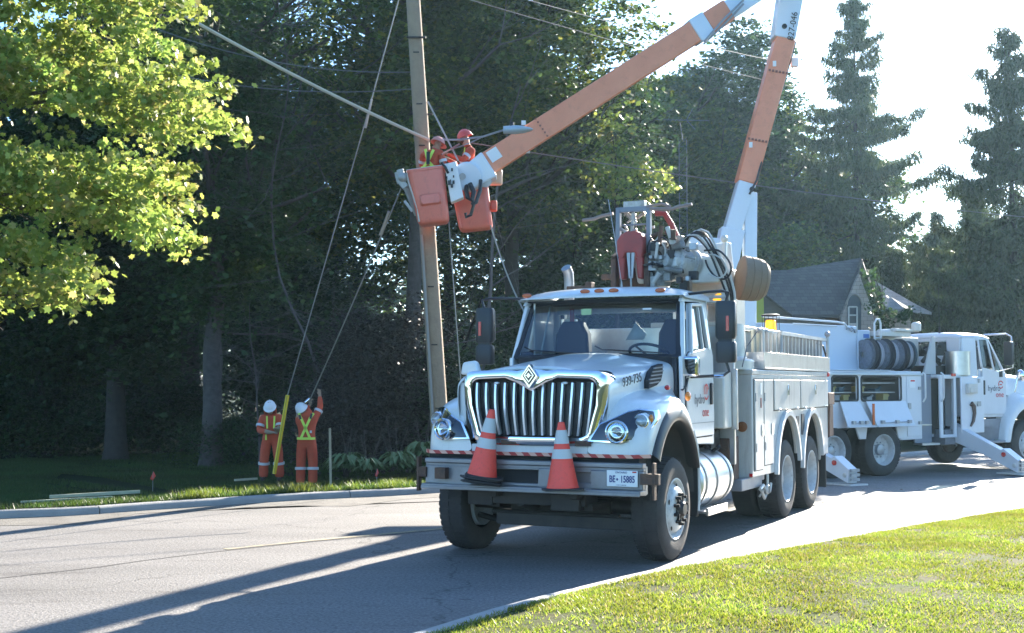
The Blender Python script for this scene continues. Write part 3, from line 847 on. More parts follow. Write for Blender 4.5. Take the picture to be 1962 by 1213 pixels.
# white lower panel and the striped tape
b = MB(); b.box(-.62, .62, -.845, -.76, 1.055, 1.14); b.build('front_panel', WHITE, T1, bevel=.01)
b = MB(); b.box(-1.085, 1.085, -.862, -.846, 1.035, 1.068)
for s in (-1, 1): b.hexa([(s * 1.085, -.862, 1.035), (s * 1.085, -.80, 1.035), (s * 1.19, -.70, 1.035), (s * 1.205, -.72, 1.035), (s * 1.085, -.862, 1.068), (s * 1.085, -.80, 1.068), (s * 1.19, -.70, 1.068), (s * 1.205, -.72, 1.068)])
b.build('hazard_tape', TAPE, T1)
b = MB(); b.box(-1.12, 1.12, -.80, -.60, .985, 1.04); b.build('gap_shade_bar', BLACKM, T1)  # solid black bar stands in for the shade between bumper and panel
for x in (-.28, .50):
    b = MB(); b.box(x, x + .16, -.875, -.86, 1.14, 1.185); b.build('hood_bracket', RUST, T1)
for s in (-1, 1):
    b = MB(); b.hexa([(s * .70, -.80, 1.16), (s * .80, -.74, 1.16), (s * .84, -.3, 1.2), (s * .7, -.3, 1.2), (s * .72, -.79, 1.74), (s * .795, -.76, 1.74), (s * .82, -.3, 1.78), (s * .7, -.3, 1.78)]); b.build('hood_inner_side', WHITE, T1)
# side lettering and air vent
text('unit_number', '939-735', .13, TEXTB, T1, Vector((.874, -.32, 1.765)), basis((.09, 1, .14), (0, 0, 1)), .003)
b = MB()
vo = [(.02, 1.70), (.02, 1.78), (.10, 1.87), (.24, 1.93), (.44, 1.955), (.44, 1.86), (.38, 1.78), (.26, 1.735)]
b.prism([(y, z - .02) for y, z in vo], 0, .87, .922); b.build('air_vent', BLACKM, T1)
b = MB()
for k in range(5):
    z = 1.745 + k * .038; y0 = .03 + max(0, k - 1) * .045; y1 = min(.43, .30 + k * .045)
    b.beam((.925, y0, z - .012), (.925, y1, z + .004), .02, .012)
b.build('vent_slat', GREY, T1)

# cab -------------------------------------------------------------
CAB = empty('cab', (0, 0, 0), 0, T1)
A0 = (.80, 2.00)      # windscreen foot v,w at centre
def ws(x, t):
    "windscreen surface: x -1..1, t 0 bottom 1 top"
    half = 1.00 - .10 * t
    y = .78 + .30 * t + .07 * x * x
    z = 2.02 + .65 * t - .02 * x * x
    return (x * half, y, z)
b = MB()
b.grid([[ws(x, t) for x in [i / 8 * .94 for i in range(-8, 9)]] for t in (.03, .3, .6, .95)])
b.build('windscreen', GLASS, CAB, smooth=60)
b = MB()                                                # black rubber surround
def wsr(k): return [ws(-k, .0), ws(-k, .5), ws(-k, 1)] + [ws(x / 6 * k, 1) for x in range(-5, 6)] + [ws(k, 1), ws(k, .5), ws(k, 0)] + [ws(x / 6 * k, 0) for x in range(5, -6, -1)]
o_ = wsr(.985); i_ = [ws(-.93, .06), ws(-.93, .5), ws(-.93, .93)] + [ws(x / 6 * .93, .93) for x in range(-5, 6)] + [ws(.93, .93), ws(.93, .5), ws(.93, .06)] + [ws(x / 6 * .93, .06) for x in range(5, -6, -1)]
b.grid([[(x, y + .02, z) for x, y, z in o_], [(x, y - .012, z + .004) for x, y, z in o_], [(x, y - .008, z) for x, y, z in i_], [(x, y + .02, z) for x, y, z in i_]], closed=True)
b.build('windscreen_seal', BLACK, CAB, smooth=60)
# shell: side walls with openings built as strips, roof, back
b = MB()
for s in (-1, 1):
    X0, X1 = s * 1.02, s * .93
    def side(y, z):
        t = min(1, max(0, (z - 1.95) / .75)); return (s * (1.02 - .085 * t), y, z)
    def quad4(pts, th=.045):
        o = [side(y, z) for y, z in pts]; i = [(x - s * th, y, z) for x, y, z in o]
        k = len(pts); b.add(o + i, [tuple(range(k)), tuple(range(2 * k - 1, k - 1, -1))] + [(j, (j + 1) % k, k + (j + 1) % k, k + j) for j in range(k)])
    quad4([(.84, 1.98), (.92, 1.98), (1.13, 2.68), (1.08, 2.68)])       # A pillar
    quad4([(1.00, 2.61), (1.82, 2.64), (1.82, 2.74), (1.10, 2.70)])      # header
    quad4([(1.66, 1.99), (1.88, 1.99), (1.84, 2.68), (1.62, 2.66)])      # B pillar
    quad4([(.80, 1.40), (1.88, 1.12), (1.88, 2.02), (.80, 2.02)])
    quad4([(.86, 1.10), (1.88, 1.05), (1.88, 1.14), (.86, 1.45)])
b.box(-1.0, 1.0, 1.85, 1.90, 1.05, 2.02); b.box(-.95, -.86, 1.83, 1.885, 2.02, 2.68); b.box(.86, .95, 1.83, 1.885, 2.02, 2.68); b.box(-.95, .95, 1.83, 1.885, 2.55, 2.70)
b.build('cab_shell', WHITE, CAB, bevel=.012)
b = MB()
prof = []
for i in range(9):
    v = 1.03 + i * .86 / 8; e = min(1, (v - 1.0) / .18) if v < 1.4 else min(1, (1.91 - v) / .06 + .55)
    zc = 2.695 + .115 * (e ** .5)
    prof.append([(-.975, v + .02, 2.655), (-.975, v + .02, 2.70), (-.90, v + .01, zc - .045), (-.6, v - .02, zc - .012), (0, v - .04, zc + .006), (.6, v - .02, zc - .012), (.90, v + .01, zc - .045), (.975, v + .02, 2.70), (.975, v + .02, 2.655)])
prof = [[(x, y - .06, 2.675 + (z - 2.675) * .05) for x, y, z in prof[0]], [(x, y - .07, 2.675 + (z - 2.675) * .55) for x, y, z in prof[0]]] + prof
b.grid(prof); b.build('roof', WHITE, CAB, sub=1, smooth=60)
b = MB(); b.box(-.93, .93, 1.05, 1.84, 2.645, 2.66); b.build('headliner', SEAT, CAB)
# doors
for s in (-1, 1):
    D = empty('door', (0, 0, 0), 0, CAB)
    b = MB()
    def dp(y, z, o=.0):
        t = min(1, max(0, (z - 1.95) / .75)); return (s * (1.024 - .085 * t + o), y, z)
    outer = [(.93, 1.16), (1.78, 1.16), (1.80, 1.35), (1.80, 2.03), (1.78, 2.12), (1.62, 2.125), (.98, 2.06), (.90, 2.0), (.88, 1.45)]
    b.add([dp(y, z, .0) for y, z in outer] + [dp(y, z, .028) for y, z in outer], [tuple(range(9)), tuple(range(17, 8, -1))] + [(i, (i + 1) % 9, 9 + (i + 1) % 9, 9 + i) for i in range(9)])
    for a_, c_ in (((1.055, 2.06), (1.21, 2.585)), ((1.21, 2.585), (1.60, 2.605)), ((1.60, 2.605), (1.66, 2.10))):
        b.beam(dp(*a_, .012), dp(*c_, .012), .035, .05, up=(1, 0, 0))
    b.build('door_panel', WHITE, D, bevel=.008)
    b = MB(); oq = [(.915, 1.145), (1.795, 1.145), (1.815, 1.35), (1.815, 2.03), (1.795, 2.13), (1.62, 2.135), (.98, 2.07), (.885, 2.005), (.865, 1.45)]; b.add([dp(y, z, -.01) for y, z in oq] + [dp(y, z, .004) for y, z in oq], [tuple(range(9)), tuple(range(17, 8, -1))] + [(i, (i + 1) % 9, 9 + (i + 1) % 9, 9 + i) for i in range(9)]); b.build('door_gap_line', BLACKM, D)  # larger black plate behind the panel imitates the shaded gap round it
    b = MB(); b.add([dp(y, z, .002) for y, z in ((1.06, 2.06), (1.66, 2.10), (1.60, 2.60), (1.21, 2.58))], [(0, 1, 2, 3)]); b.build('door_window', GLASSD, D)
    b = MB(); b.add([dp(y, z, .002) for y, z in ((.92, 2.03), (1.03, 2.06), (1.18, 2.57), (1.12, 2.60))], [(0, 1, 2, 3)]); b.build('vent_window', GLASSD, D)
    b = MB(); b.beam(dp(1.04, 2.04, .02), dp(1.195, 2.58, .02), .03, .03, up=(1, 0, 0)); b.beam(dp(1.48, 2.11, .015), dp(1.46, 2.59, .015), .012, .03, up=(1, 0, 0)); b.build('window_bar', WHITE, D)
    b = MB(); b.box(min(s * 1.05, s * 1.075), max(s * 1.05, s * 1.075), 1.64, 1.70, 1.50, 1.74); b.build('handle', BLACK, D, bevel=.01)
    b = MB(); b.box(min(s * 1.052, s * 1.058), max(s * 1.052, s * 1.058), .92, 1.78, 1.305, 1.312); b.build('door_crease', GREY, D)
    if s > 0:
        rt = basis((0, 1, 0), (0, 0, 1))
        text('door_lettering', 'hydro', .15, mat('grey_lettering', (.09, .10, .12), .5), D, Vector((1.0545, 1.26, 1.56)), rt, .001)
        text('door_lettering', 'one', .15, TEXTR, D, Vector((1.0545, 1.47, 1.42)), rt, .001)
        b = MB()
        for r_, a0, a1 in ((.09, 20, 200), (.09, 215, 330)):
            P = arc(1.50, 1.64, r_, a0, a1, 12); Q = arc(1.50, 1.64, r_ - .022, a0, a1, 12)
            b.add([(1.0545, y, z) for y, z in P] + [(1.0545, y, z) for y, z in Q], [(i, i + 1, 13 + i + 1, 13 + i) for i in range(12)])
        for k in range(2):
            b.add([(1.0547, 1.46 + k * .045, 1.62), (1.0547, 1.48 + k * .045, 1.61), (1.0547, 1.52 + k * .045, 1.70), (1.0547, 1.50 + k * .045, 1.71)], [(0, 1, 2, 3)])
        b.build('door_emblem', TEXTR, D)
# marker lights on the roof
for x in (-.90, -.17, 0, .17, .70):
    b = MB(); yy = .985 + .05 * x * x; zz = 2.752 - .03 * x * x
    b.ball((x, yy, zz), .06, 8, sc=(1.0, .45, .42)); b.build('marker_light', ORLENS, CAB)
# interior
b = MB()
for x, w in ((-.56, .20), (.70, .20)):
    b.box(x - w, x + w, 1.5, 1.78, 1.55, 2.02)
    b.prism([(x - w * 1.1, 1.95), (x + w * 1.1, 1.95), (x + w * 1.0, 2.30), (x + w * .6, 2.45), (x - w * .6, 2.45), (x - w * 1.0, 2.30)], 1, 1.50, 1.66)
b.build('seat', SEAT, CAB, bevel=.03)
b = MB(); b.box(-.93, .93, .86, 1.12, 1.6, 2.04); b.box(-.93, .93, 1.12, 1.2, 1.6, 1.98); b.build('dashboard', mat('dash_blue_grey', (.06, .075, .10), .7), CAB, bevel=.02)
b = MB(); c = Vector((.52, 1.16, 2.06)); ax = Vector((0, .45, .9)).normalized(); e1 = Vector((1, 0, 0)); e2 = ax.cross(e1)
b.tube([c + e1 * math.cos(2 * PI * k / 28) * .22 + e2 * math.sin(2 * PI * k / 28) * .22 for k in range(29)], .016, 8)
for k in (0, 2.1, 4.2): b.tube([c - ax * .04, c + e1 * math.cos(k) * .22 + e2 * math.sin(k) * .22], .012, 6)
b.build('steering_wheel', BLACK, CAB)
b = MB(); b.box(-.93, .93, 1.80, 1.83, 1.3, 2.03); b.build('cab_rear_lining', SEAT, CAB)
b = MB(); b.beam((-.60, 1.62, 2.6), (-.58, 1.60, 2.02), .05, .02); b.build('seat_belt', REDT, CAB)
b = MB()
for k in range(4): b.box(-.85, -.84 + .5 * .02, 1.1, 1.6, 2.0, 2.64) if k == 0 else None
b.beam((-.72, 1.02, 2.06), (-.66, 1.14, 2.60), .02, .012); b.build('grab_rail', WHITE2, CAB)
b = MB(); b.box(-.22, -.10, 1.00, 1.006, 2.49, 2.56); b.build('green_sticker', mat('pale_green_sticker', (.35, .5, .25), .6), CAB)
b = MB(); b.box(.50, .60, 1.0, 1.006, 2.53, 2.55); b.build('white_sticker', PLATE, CAB)
b = MB(); b.add([(.02, 1.75, 2.235), (.24, 1.75, 2.235), (.27, 1.75, 2.30), (.14, 1.75, 2.44)], [(0, 1, 2, 3)], 0); b.build('folded_paper', PLATE, CAB, solid=.003)
b = MB(); b.box(-.10, .10, .94, .97, 2.05, 2.08); b.box(-.05, .2, .9, 1.0, 2.04, 2.06); b.build('dash_item', GREY, CAB)
b = MB()
for x0, x1, y0 in ((-.85, -.1, .80), (.0, .8, .80)):
    b.tube([(x1, y0 - .03, 2.055), (x0 + .1, y0 + .03, 2.10), (x0, y0 + .06, 2.14)], .009, 6)
b.build('wiper', BLACK, CAB)
# mirrors
for s in (-1, 1):
    M_ = empty('mirror', (0, 0, 0), 0, T1)
    xm = s * 1.425; ym = 1.0
    b = MB()
    r0 = rrect(xm - .108, xm + .108, ym - .05, ym + .07, .045)
    for z0, z1 in ((2.20, 2.60), (1.95, 2.17)):
        lv = [(z0, .88), (z0 + .02, 1.0), (z1 - .02, 1.0), (z1, .88)]
        rows = [[(xm + (x - xm) * k, ym + (y - ym) * k, z) for x, y in r0] for z, k in lv]
        b.grid(rows, closed=True); b.add(rows[0], [tuple(range(len(r0)))]); b.add(rows[-1], [tuple(range(len(r0) - 1, -1, -1))])
    b.box(xm - .075, xm + .075, ym - .03, ym + .04, 2.16, 2.21)
    b.build('mirror_housing', BLACK, M_, smooth=50)
    b = MB(); b.box(xm + .02 if s > 0 else xm - .05, xm + .05 if s > 0 else xm - .02, ym - .062, ym - .05, 2.28, 2.44); b.build('mirror_marker', REDL, M_)
    b = MB(); b.box(xm - .10, xm + .10, ym + .07, ym + .076, 2.23, 2.57); b.build('mirror_glass', CHROME, M_)
    b = MB()
    b.tube([(s * .95, 1.2, 2.70), (s * 1.2, 1.1, 2.71), (s * 1.38, 1.03, 2.71), (s * 1.46, 1.0, 2.69), (xm, ym, 2.58)], .016, 8)
    b.build('mirror_arm', BLACK, M_); b = MB(); b.tube([(xm, ym, 1.97), (s * 1.46, 1.0, 1.86), (s * 1.40, 1.0, 1.82), (s * 1.25, 1.0, 1.81), (s * 1.02, .98, 1.80)], .016, 8)
    b.build('mirror_arm', BLACK, M_)
    b = MB(); b.tube([(s * 1.30, .99, 1.81), (s * 1.40, 1.0, 1.81)], .021, 8); b.build('mirror_collar', CHROME, M_)
    # small chrome hood mirror on the fender top
    b = MB()
    if s > 0: b.hexa([(.94, .86, 1.80), (1.16, .86, 1.80), (1.14, 1.02, 1.82), (.96, 1.02, 1.82), (.93, .84, 2.02), (1.17, .84, 2.02), (1.15, 1.0, 2.02), (.95, 1.0, 2.02)])
    else: b.hexa([(-1.16, -.1, 1.82), (-.92, -.1, 1.82), (-.94, .02, 1.84), (-1.14, .02, 1.84), (-1.13, -.10, 1.96), (-.96, -.1, 1.98), (-.98, .0, 1.97), (-1.12, .0, 1.95)])
    b.build('small_mirror', CHROME if s > 0 else WHITE, M_, bevel=.03, seg=3)
    b = MB(); b.tube([(s * 1.04, .92 if s > 0 else -.04, 1.82), (s * 1.03, .86 if s > 0 else .1, 1.70), (s * 1.0, .8 if s > 0 else .2, 1.66)], .014, 6); b.build('small_mirror_arm', BLACK, M_)
b = MB(); b.ball((1.13, .62, 1.60), .05, 8, sc=(.6, 1.0, 1)); b.build('side_lamp', AMBER, T1)
# exhaust, aerials, roof bits
b = MB(); b.tube([(-.80, 2.0, 1.0), (-.80, 2.0, 2.95), (-.80, 1.98, 3.06), (-.81, 1.93, 3.12)], [.06, .06, .06, .062], 20); b.build('exhaust_stack', STEEL, T1)
b = MB(); b.cyl((-.80, 2.0, 1.3), (-.80, 2.0, 2.5), .10, n=20); b.build('exhaust_shield', ALU, T1)
b = MB(); b.cyl((.02, 1.62, 2.80), (.02, 1.62, 2.90), .018, .008, 8); b.tube([(.02, 1.62, 2.88), (-.06, 1.62, 3.4), (-.14, 1.62, 3.86)], .0045, 5); b.build('aerial', STEEL, T1)
b = MB(); b.box(-.62, -.36, 1.5, 1.62, 2.80, 2.86); b.box(-.38, -.30, 1.48, 1.6, 2.80, 2.9); b.build('roof_lamp_bar', RUST, T1, bevel=.01)
# fuel tank, step, battery box, cab-side box
b = MB(); b.lathe([(0, 0), (.29, 0), (.315, .02), (.315, 1.13), (.29, 1.15), (0, 1.15)], (.86, .98, .68), (0, 1, 0), 40); tk = b.build('fuel_tank', ALU, T1, smooth=35)
b = MB()
for y in (1.10, 1.48, 1.98): b.lathe([(.318, 0), (.326, 0), (.326, .045), (.318, .045)], (.86, y, .68), (0, 1, 0), 40, closed=True)
b.build('tank_strap', STEEL, tk)
b = MB()
for z, x in ((.34, 1.24),):
    b.box(.90, 1.22, 1.0, 1.72, .36, .385); b.box(1.19, 1.22, 1.0, 1.72, .34, .42)
    for k in range(9): b.box(.93, 1.17, 1.05 + k * .075, 1.08 + k * .075, .385, .392)
b.box(.9, .94, 1.1, 1.14, .38, .5); b.box(.9, .94, 1.6, 1.64, .38, .5)
b.build('step', ALU, T1, bevel=.004)
b = MB(); b.box(.80, 1.10, 2.02, 2.33, 1.22, 1.86); b.build('side_box', WHITE2, T1, bevel=.02)
b = MB(); b.box(1.08, 1.16, 2.34, 2.38, 1.20, 1.90); b.box(-1.05, 1.12, 2.36, 2.42, .80, 2.40); b.build('headboard', ALU, T1, bevel=.006)
b = MB(); b.box(.35, .95, 2.0, 2.34, .7, 1.2); b.box(.2, .8, 1.6, 2.0, 1.0, 1.25)
rr = random.Random(8)
for k in range(16):
    p = Vector((rr.uniform(.4, 1.0), rr.uniform(1.9, 2.3), rr.uniform(.75, 1.3))); b.cyl(p, p + Vector((rr.uniform(-.2, .2), rr.uniform(-.2, .2), rr.uniform(-.15, .15))), rr.uniform(.02, .06), n=8)
b.build('underbody_gear', DARKM, T1, bevel=.006)
b = MB(); b.box(.82, 1.10, 2.38, 2.60, .62, 1.12); b.box(.86, 1.06, 2.34, 2.39, .8, 1.1); b.build('rusty_bracket', RUST, T1, bevel=.01)
b = MB(); b.box(1.10, 1.14, 2.36, 2.44, 1.48, 1.56); b.build('red_side_marker', REDL, T1, bevel=.008)

# service body ------------------------------------------------------
SB = empty('service_body', (0, 0, 0), 0, T1)
b = MB()
YA, YB = 2.83, 7.0
def body_side(s):
    x = s * 1.20
    # outer skin with two wheel arches
    out = [(YA, .62), (3.86, .62)]
    a1 = [(4.5 + .60 * math.cos(R(t)), .52 + .80 * math.sin(R(t))) for t in range(172, 25, -7)]
    a2 = [(5.9 + .60 * math.cos(R(t)), .52 + .80 * math.sin(R(t))) for t in range(155, 7, -7)]
    mid = [(5.05, .80), (5.35, .80)]
    poly = out + a1 + mid + a2 + [(6.52, .72), (YB, .70), (YB, 1.84), (YA, 1.84)]
    b.prism(poly, 0, min(x, x - s * .04), max(x, x - s * .04))
for s in (-1, 1): body_side(s)
b.box(-1.16, 1.16, YA, YA + .05, .62, 1.84); b.box(-1.16, 1.16, YB - .05, YB, .85, 1.84)
b.box(-1.21, 1.21, YA - .01, YB + .01, 1.84, 1.90)
b.box(-1.12, -.5, YA + .06, 3.9, .66, 1.8); b.box(.5, 1.12, YA + .06, 3.9, .66, 1.8)
b.build('body_shell', WHITE2, SB, bevel=.01)
for s in (-1, 1):
    for y0 in (4.5, 5.9):
        b = MB()
        P = [(y0 + .60 * math.cos(R(t)), .52 + .80 * math.sin(R(t))) for t in range(175, 4, -9)]
        Q = [(y0 + .66 * math.cos(R(t)), .52 + .87 * math.sin(R(t))) for t in range(175, 4, -9)]
        for i in range(len(P) - 1):
            x0, x1 = s * 1.198, s * 1.25
            v = []
            for p in (P[i], P[i + 1], Q[i + 1], Q[i]): v.append((x0, *p))
            for p in (P[i], P[i + 1], Q[i + 1], Q[i]): v.append((x1, *p))
            b.hexa(v)
        b.build('arch_trim', WHITE, SB, bevel=.006)
b = MB()
for s in (-1, 1):
    for y0 in (4.5, 5.9):
        rows = [[(s * x, y0 + .61 * math.cos(R(t)), .52 + .81 * math.sin(R(t))) for x in (1.17, .35)] for t in range(180, -1, -12)]
        b.grid(rows)
b.build('rear_arch_liner', BLACKM, SB)
doors = [(2.90, 3.27, .70, 1.78), (3.31, 3.74, .74, 1.78), (3.82, 5.18, 1.40, 1.78), (5.24, 6.94, 1.40, 1.78)]
for y0, y1, z0, z1 in doors:
    q = (y0 + y1) / 2
    b = MB(); b.box(1.202, 1.222, y0, y1, z0, z1); dr = b.build('compartment_door', WHITE2, SB, bevel=.006)
    b = MB(); b.box(1.198, 1.2035, y0 - .012, y1 + .012, z0 - .012, z1 + .012); b.build('door_gap_line', BLACKM, dr)  # black backing whose rim draws the dark gap round the compartment door
    b = MB()
    if z0 < 1:
        b.box(1.224, 1.236, y1 - .10, y1 - .04, 1.10, 1.24); b.build('latch', CHROME, dr, bevel=.004)
        b = MB(); b.box(1.222, 1.232, y0 + .0, y0 + .05, .92, 1.02); b.box(1.222, 1.232, y0, y0 + .05, 1.52, 1.62); b.build('hinge', STEEL, dr)
    else:
        b.box(1.224, 1.236, q - .03, q + .03, 1.58, 1.72); b.build('latch', CHROME, dr, bevel=.004)
        b = MB(); b.cyl((1.236, y0 + .12, 1.41), (1.236, y0 + .22, 1.41), .016); b.cyl((1.236, y1 - .3, 1.41), (1.236, y1 - .2, 1.41), .016); b.build('hinge', CHROME, dr)
b = MB(); b.box(1.223, 1.226, 3.12, 3.19, 1.60, 1.74); b.build('notice', PLATE, SB)
b = MB(); b.box(1.223, 1.226, 3.12, 3.18, 1.44, 1.56); b.build('notice', mat('red_brown_notice', (.3, .12, .1), .6), SB)
b = MB(); b.box(1.203, 1.212, 5.0, 5.16, 1.02, 1.30); b.box(1.203, 1.212, 5.30, 5.46, 1.04, 1.32); b.build('black_patch', BLACK, SB)
b = MB(); b.lathe([(.062, 0), (.062, .012), (.03, .018), (0, .02)], (1.08, YA, 1.22), (0, -1, 0), 20); b.build('round_reflector', mat('dark_amber', (.25, .09, .03), .4), SB)
b = MB()
for s in (-1, 1): b.ball((s * 1.21, 6.98, 1.87), .035, 6)
b.box(1.16, 1.2, YA - .012, YA - .002, .63, .67)
b.build('tail_marker', REDL, SB)
# upper part: tall bin, rail tray with pipes and ladders
b = MB(); b.box(.10, .84, 2.44, 6.9, 1.90, 2.40); b.box(.08, .90, 2.42, 6.95, 2.40, 2.46); b.build('upper_bin', WHITE2, SB, bevel=.01)
b = MB(); b.box(-1.15, -.2, 2.5, 6.9, 1.90, 2.30); b.box(.35, .78, 2.45, 3.2, 2.46, 2.66); b.box(.35, .7, 3.22, 4.3, 2.46, 2.58); b.box(.4, .66, 4.3, 5.4, 2.46, 2.50); b.build('tool_crate', ALU, SB, bevel=.008)
b = MB()
b.box(.86, 1.22, 3.35, 3.37, 1.92, 2.12); b.box(1.20, 1.22, 3.35, 7.1, 1.92, 2.12); b.box(.86, 1.22, 3.35, 7.1, 1.91, 1.93)
b.build('side_tray', ALU, SB, bevel=.004)
b = MB()
b.tube([(1.18, 3.42, 2.12), (1.18, 3.42, 2.41)], .014); b.tube([(1.18, 4.35, 1.92), (1.18, 4.35, 2.42)], .018)
b.beam((1.17, 4.3, 2.385), (1.17, 7.05, 2.385), .05, .045); b.beam((1.05, 4.3, 2.385), (1.05, 7.05, 2.385), .04, .04)
for k in range(17): b.beam((1.16, 3.5 + k * .205, 2.12), (1.16, 3.5 + k * .205, 2.38), .035, .035)
b.tube([(1.2, 7.05, 1.95), (1.2, 7.05, 2.46)], .022); b.ball((1.2, 7.05, 2.47), .045, 6)
b.build('rail', STEEL, SB)
b = MB()
rr = random.Random(2)
for k in range(13):
    b.cyl((1.02 + rr.uniform(-.03, .03), 3.5 + k * .26, 2.0), (1.02 + rr.uniform(-.03, .03), 3.5 + k * .26 + rr.uniform(-.02, .02), 2.40), rr.uniform(.03, .07), n=12)
b.build('canister', mat('pale_canister', (.55, .57, .50), .5, noise=(4, .4, (.40, .42, .38))), SB)
b = MB()
for k in range(5): b.ball((1.12, 3.44 + k * .1, 2.39 + (k % 2) * .01), .035, 6)
b.build('cable_clamp', STEEL, SB)
for pts_, r_ in (([(1.15, 2.6, 1.93), (1.1, 3.0, 2.18), (1.12, 3.4, 2.38)], .007), ([(1.14, 4.4, 2.1), (1.14, 4.6, 2.02)], .012), ([(1.1, 6.3, 2.36), (1.1, 7.2, 2.30), (1.15, 7.3, 2.05)], .015)):
    b = MB(); b.tube(pts_, r_, 6); b.build('lashing_strap', BLACK, SB)
b = MB(); b.lathe([(.075, 0), (.078, .02), (.072, .15), (.06, .165), (0, .17)], (.72, 5.6, 2.46), (0, 0, 1), 20); bc = b.build('beacon', mat('amber_beacon', (1.0, .42, .01), .25, coat=.5, emit=.35), SB)
b = MB()
for k in range(6):
    a = 2 * PI * k / 6; b.tube([(.72 + .12 * math.cos(a), 5.6 + .12 * math.sin(a), 2.46), (.72 + .12 * math.cos(a), 5.6 + .12 * math.sin(a), 2.68)], .005, 5)
b.lathe([(.13, 0), (.13, .015), (.09, .03), (0, .035)], (.72, 5.6, 2.68), (0, 0, 1), 16); b.build('beacon_guard', DARKM, bc)
# under the body: hooks, hoses and rear flap
b = MB(); b.box(.6, 1.16, 2.5, 3.4, .48, .62); b.box(.7, 1.15, 3.4, 3.55, .55, .72); b.build('skid_plate', GREY, SB, bevel=.01)
b = MB()
b.tube([(1.15, 3.05, .62), (1.15, 3.05, .50)], .01); b.tube([(1.2, 3.15, .46), (1.2, 3.3, .50), (1.2, 3.45, .40), (1.2, 3.35, .34), (1.2, 3.22, .44)], .02); b.tube([(1.2, 3.5, .62), (1.2, 3.5, .42), (1.2, 3.6, .40), (1.2, 3.66, .5)], .018)
b.tube([(1.15, 3.3, .36), (1.2, 3.45, .48), (1.15, 3.6, .36)], .012); b.lathe([(.05, 0), (.06, .02), (.05, .04)], (1.2, 3.42, .44), (1, 0, 0), 16)
b.tube([(.95, 2.5, .62), (1.05, 2.7, .52), (1.12, 2.85, .50)], .02)
b.build('coupling_hook', WHITE2, SB)
for x in (.6, -1.19):
    b = MB(); b.box(x, x + .59, 6.86, 6.88, .22, .84); b.build('rear_mud_flap', BLACK, SB)
b = MB(); b.box(-1.1, 1.22, 7.02, 7.40, 1.42, 1.60); b.box(.9, 1.22, 7.02, 7.3, .95, 1.42); b.box(.9, 1.2, 7.02, 7.3, 1.10, 1.14); b.build('timber_block', mat('brown_timber', (.16, .085, .055), .8, noise=(8, .5, (.09, .05, .035))), SB, bevel=.01)

# digger derrick -------------------------------------------------------
DG = empty('digger_boom', (0, 0, 0), 0, T1)
b = MB(); b.lathe([(.45, 0), (.45, .12), (.36, .14), (.34, .55)], (.72, 3.0, 1.9), (0, 0, 1), 28); b.box(.45, 1.0, 2.75, 3.3, 2.4, 3.1); b.build('turret_base', WHITE2, DG, bevel=.02)
b = MB()
b.beam((.80, 3.1, 3.25), (-.05, 2.15, 3.10), .42, .40); b.build('lower_section', WHITE2, DG, bevel=.03)
b = MB(); b.beam((.0, 2.45, 3.08), (-.02, 2.12, 3.05), .40, .50); b.build('boom_head', DARKM, DG, bevel=.02)
b = MB()   # gear motor cluster in front of the turret
b.lathe([(0, -.30), (.11, -.30), (.16, -.26), (.165, -.05), (.20, -.04), (.20, .02), (.165, .03), (.165, .16), (.185, .17), (.185, .22), (.16, .23), (.15, .3), (0, .3)], (.62, 2.25, 3.12), (-.55, -.8, .1), 32)
b.lathe([(0, 0), (.11, 0), (.13, .03), (.13, .3), (.1, .32), (0, .32)], (.30, 2.15, 2.86), (0, 0, 1), 24)
b.lathe([(0, 0), (.10, 0), (.12, .03), (.12, .22), (0, .24)], (.28, 2.12, 3.18), (.1, -.2, 1), 20)
gd = Vector((-.55, -.8, .1)).normalized(); ga = gd.cross(Vector((0, 0, 1))).normalized(); gb_ = gd.cross(ga)
for k in range(12):
    a = 2 * PI * k / 12; c = Vector((.62, 2.25, 3.12)) + (ga * math.cos(a) + gb_ * math.sin(a)) * .130
    b.cyl(c + gd * .29, c + gd * .315, .016, n=6)
b.lathe([(.085, .30), (.085, .36), (.05, .38), (0, .38)], (.62, 2.25, 3.12), gd, 20)
b.beam((.62, 2.25, 3.34), (.45, 2.1, 3.42), .10, .08); b.box(.34, .46, 1.98, 2.1, 3.0, 3.2); b.box(.18, .30, 1.96, 2.08, 2.84, 2.98)
b.build('gear_motor', grime(mat('grimy_white_metal', (.52, .53, .52), .45, .2, noise=(5, .4, (.30, .30, .28))), .85, (.06, .055, .05), (7, 7, 7)), DG, smooth=35, bevel=.01)
b = MB(); rr = random.Random(12)
for k in range(34):
    p = Vector((rr.uniform(.08, .62), rr.uniform(1.95, 2.4), rr.uniform(2.84, 3.42)))
    if k % 2: b.box(p.x - rr.uniform(.02, .07), p.x + rr.uniform(.02, .07), p.y - .05, p.y + .05, p.z - rr.uniform(.02, .07), p.z + rr.uniform(.02, .07))
    else:
        d = Vector((rr.uniform(-1, 1), rr.uniform(-1, 1), rr.uniform(-1, 1))).normalized() * rr.uniform(.05, .16); b.cyl(p - d, p + d, rr.uniform(.018, .05), n=10)
b.build('valve_block', mat('grimy_grey_metal', (.34, .35, .34), .5, .35, noise=(7, .5, (.14, .12, .10))), DG, bevel=.008)
b = MB(); rr = random.Random(31)
for k in range(9):
    p = Vector((rr.uniform(.12, .5), rr.uniform(1.95, 2.2), rr.uniform(3.2, 3.5))); b.cyl(p, p + Vector((rr.uniform(-.1, .1), 0, rr.uniform(.03, .13))), rr.uniform(.012, .03), n=8)
b.build('rusty_fitting', RUST, DG)
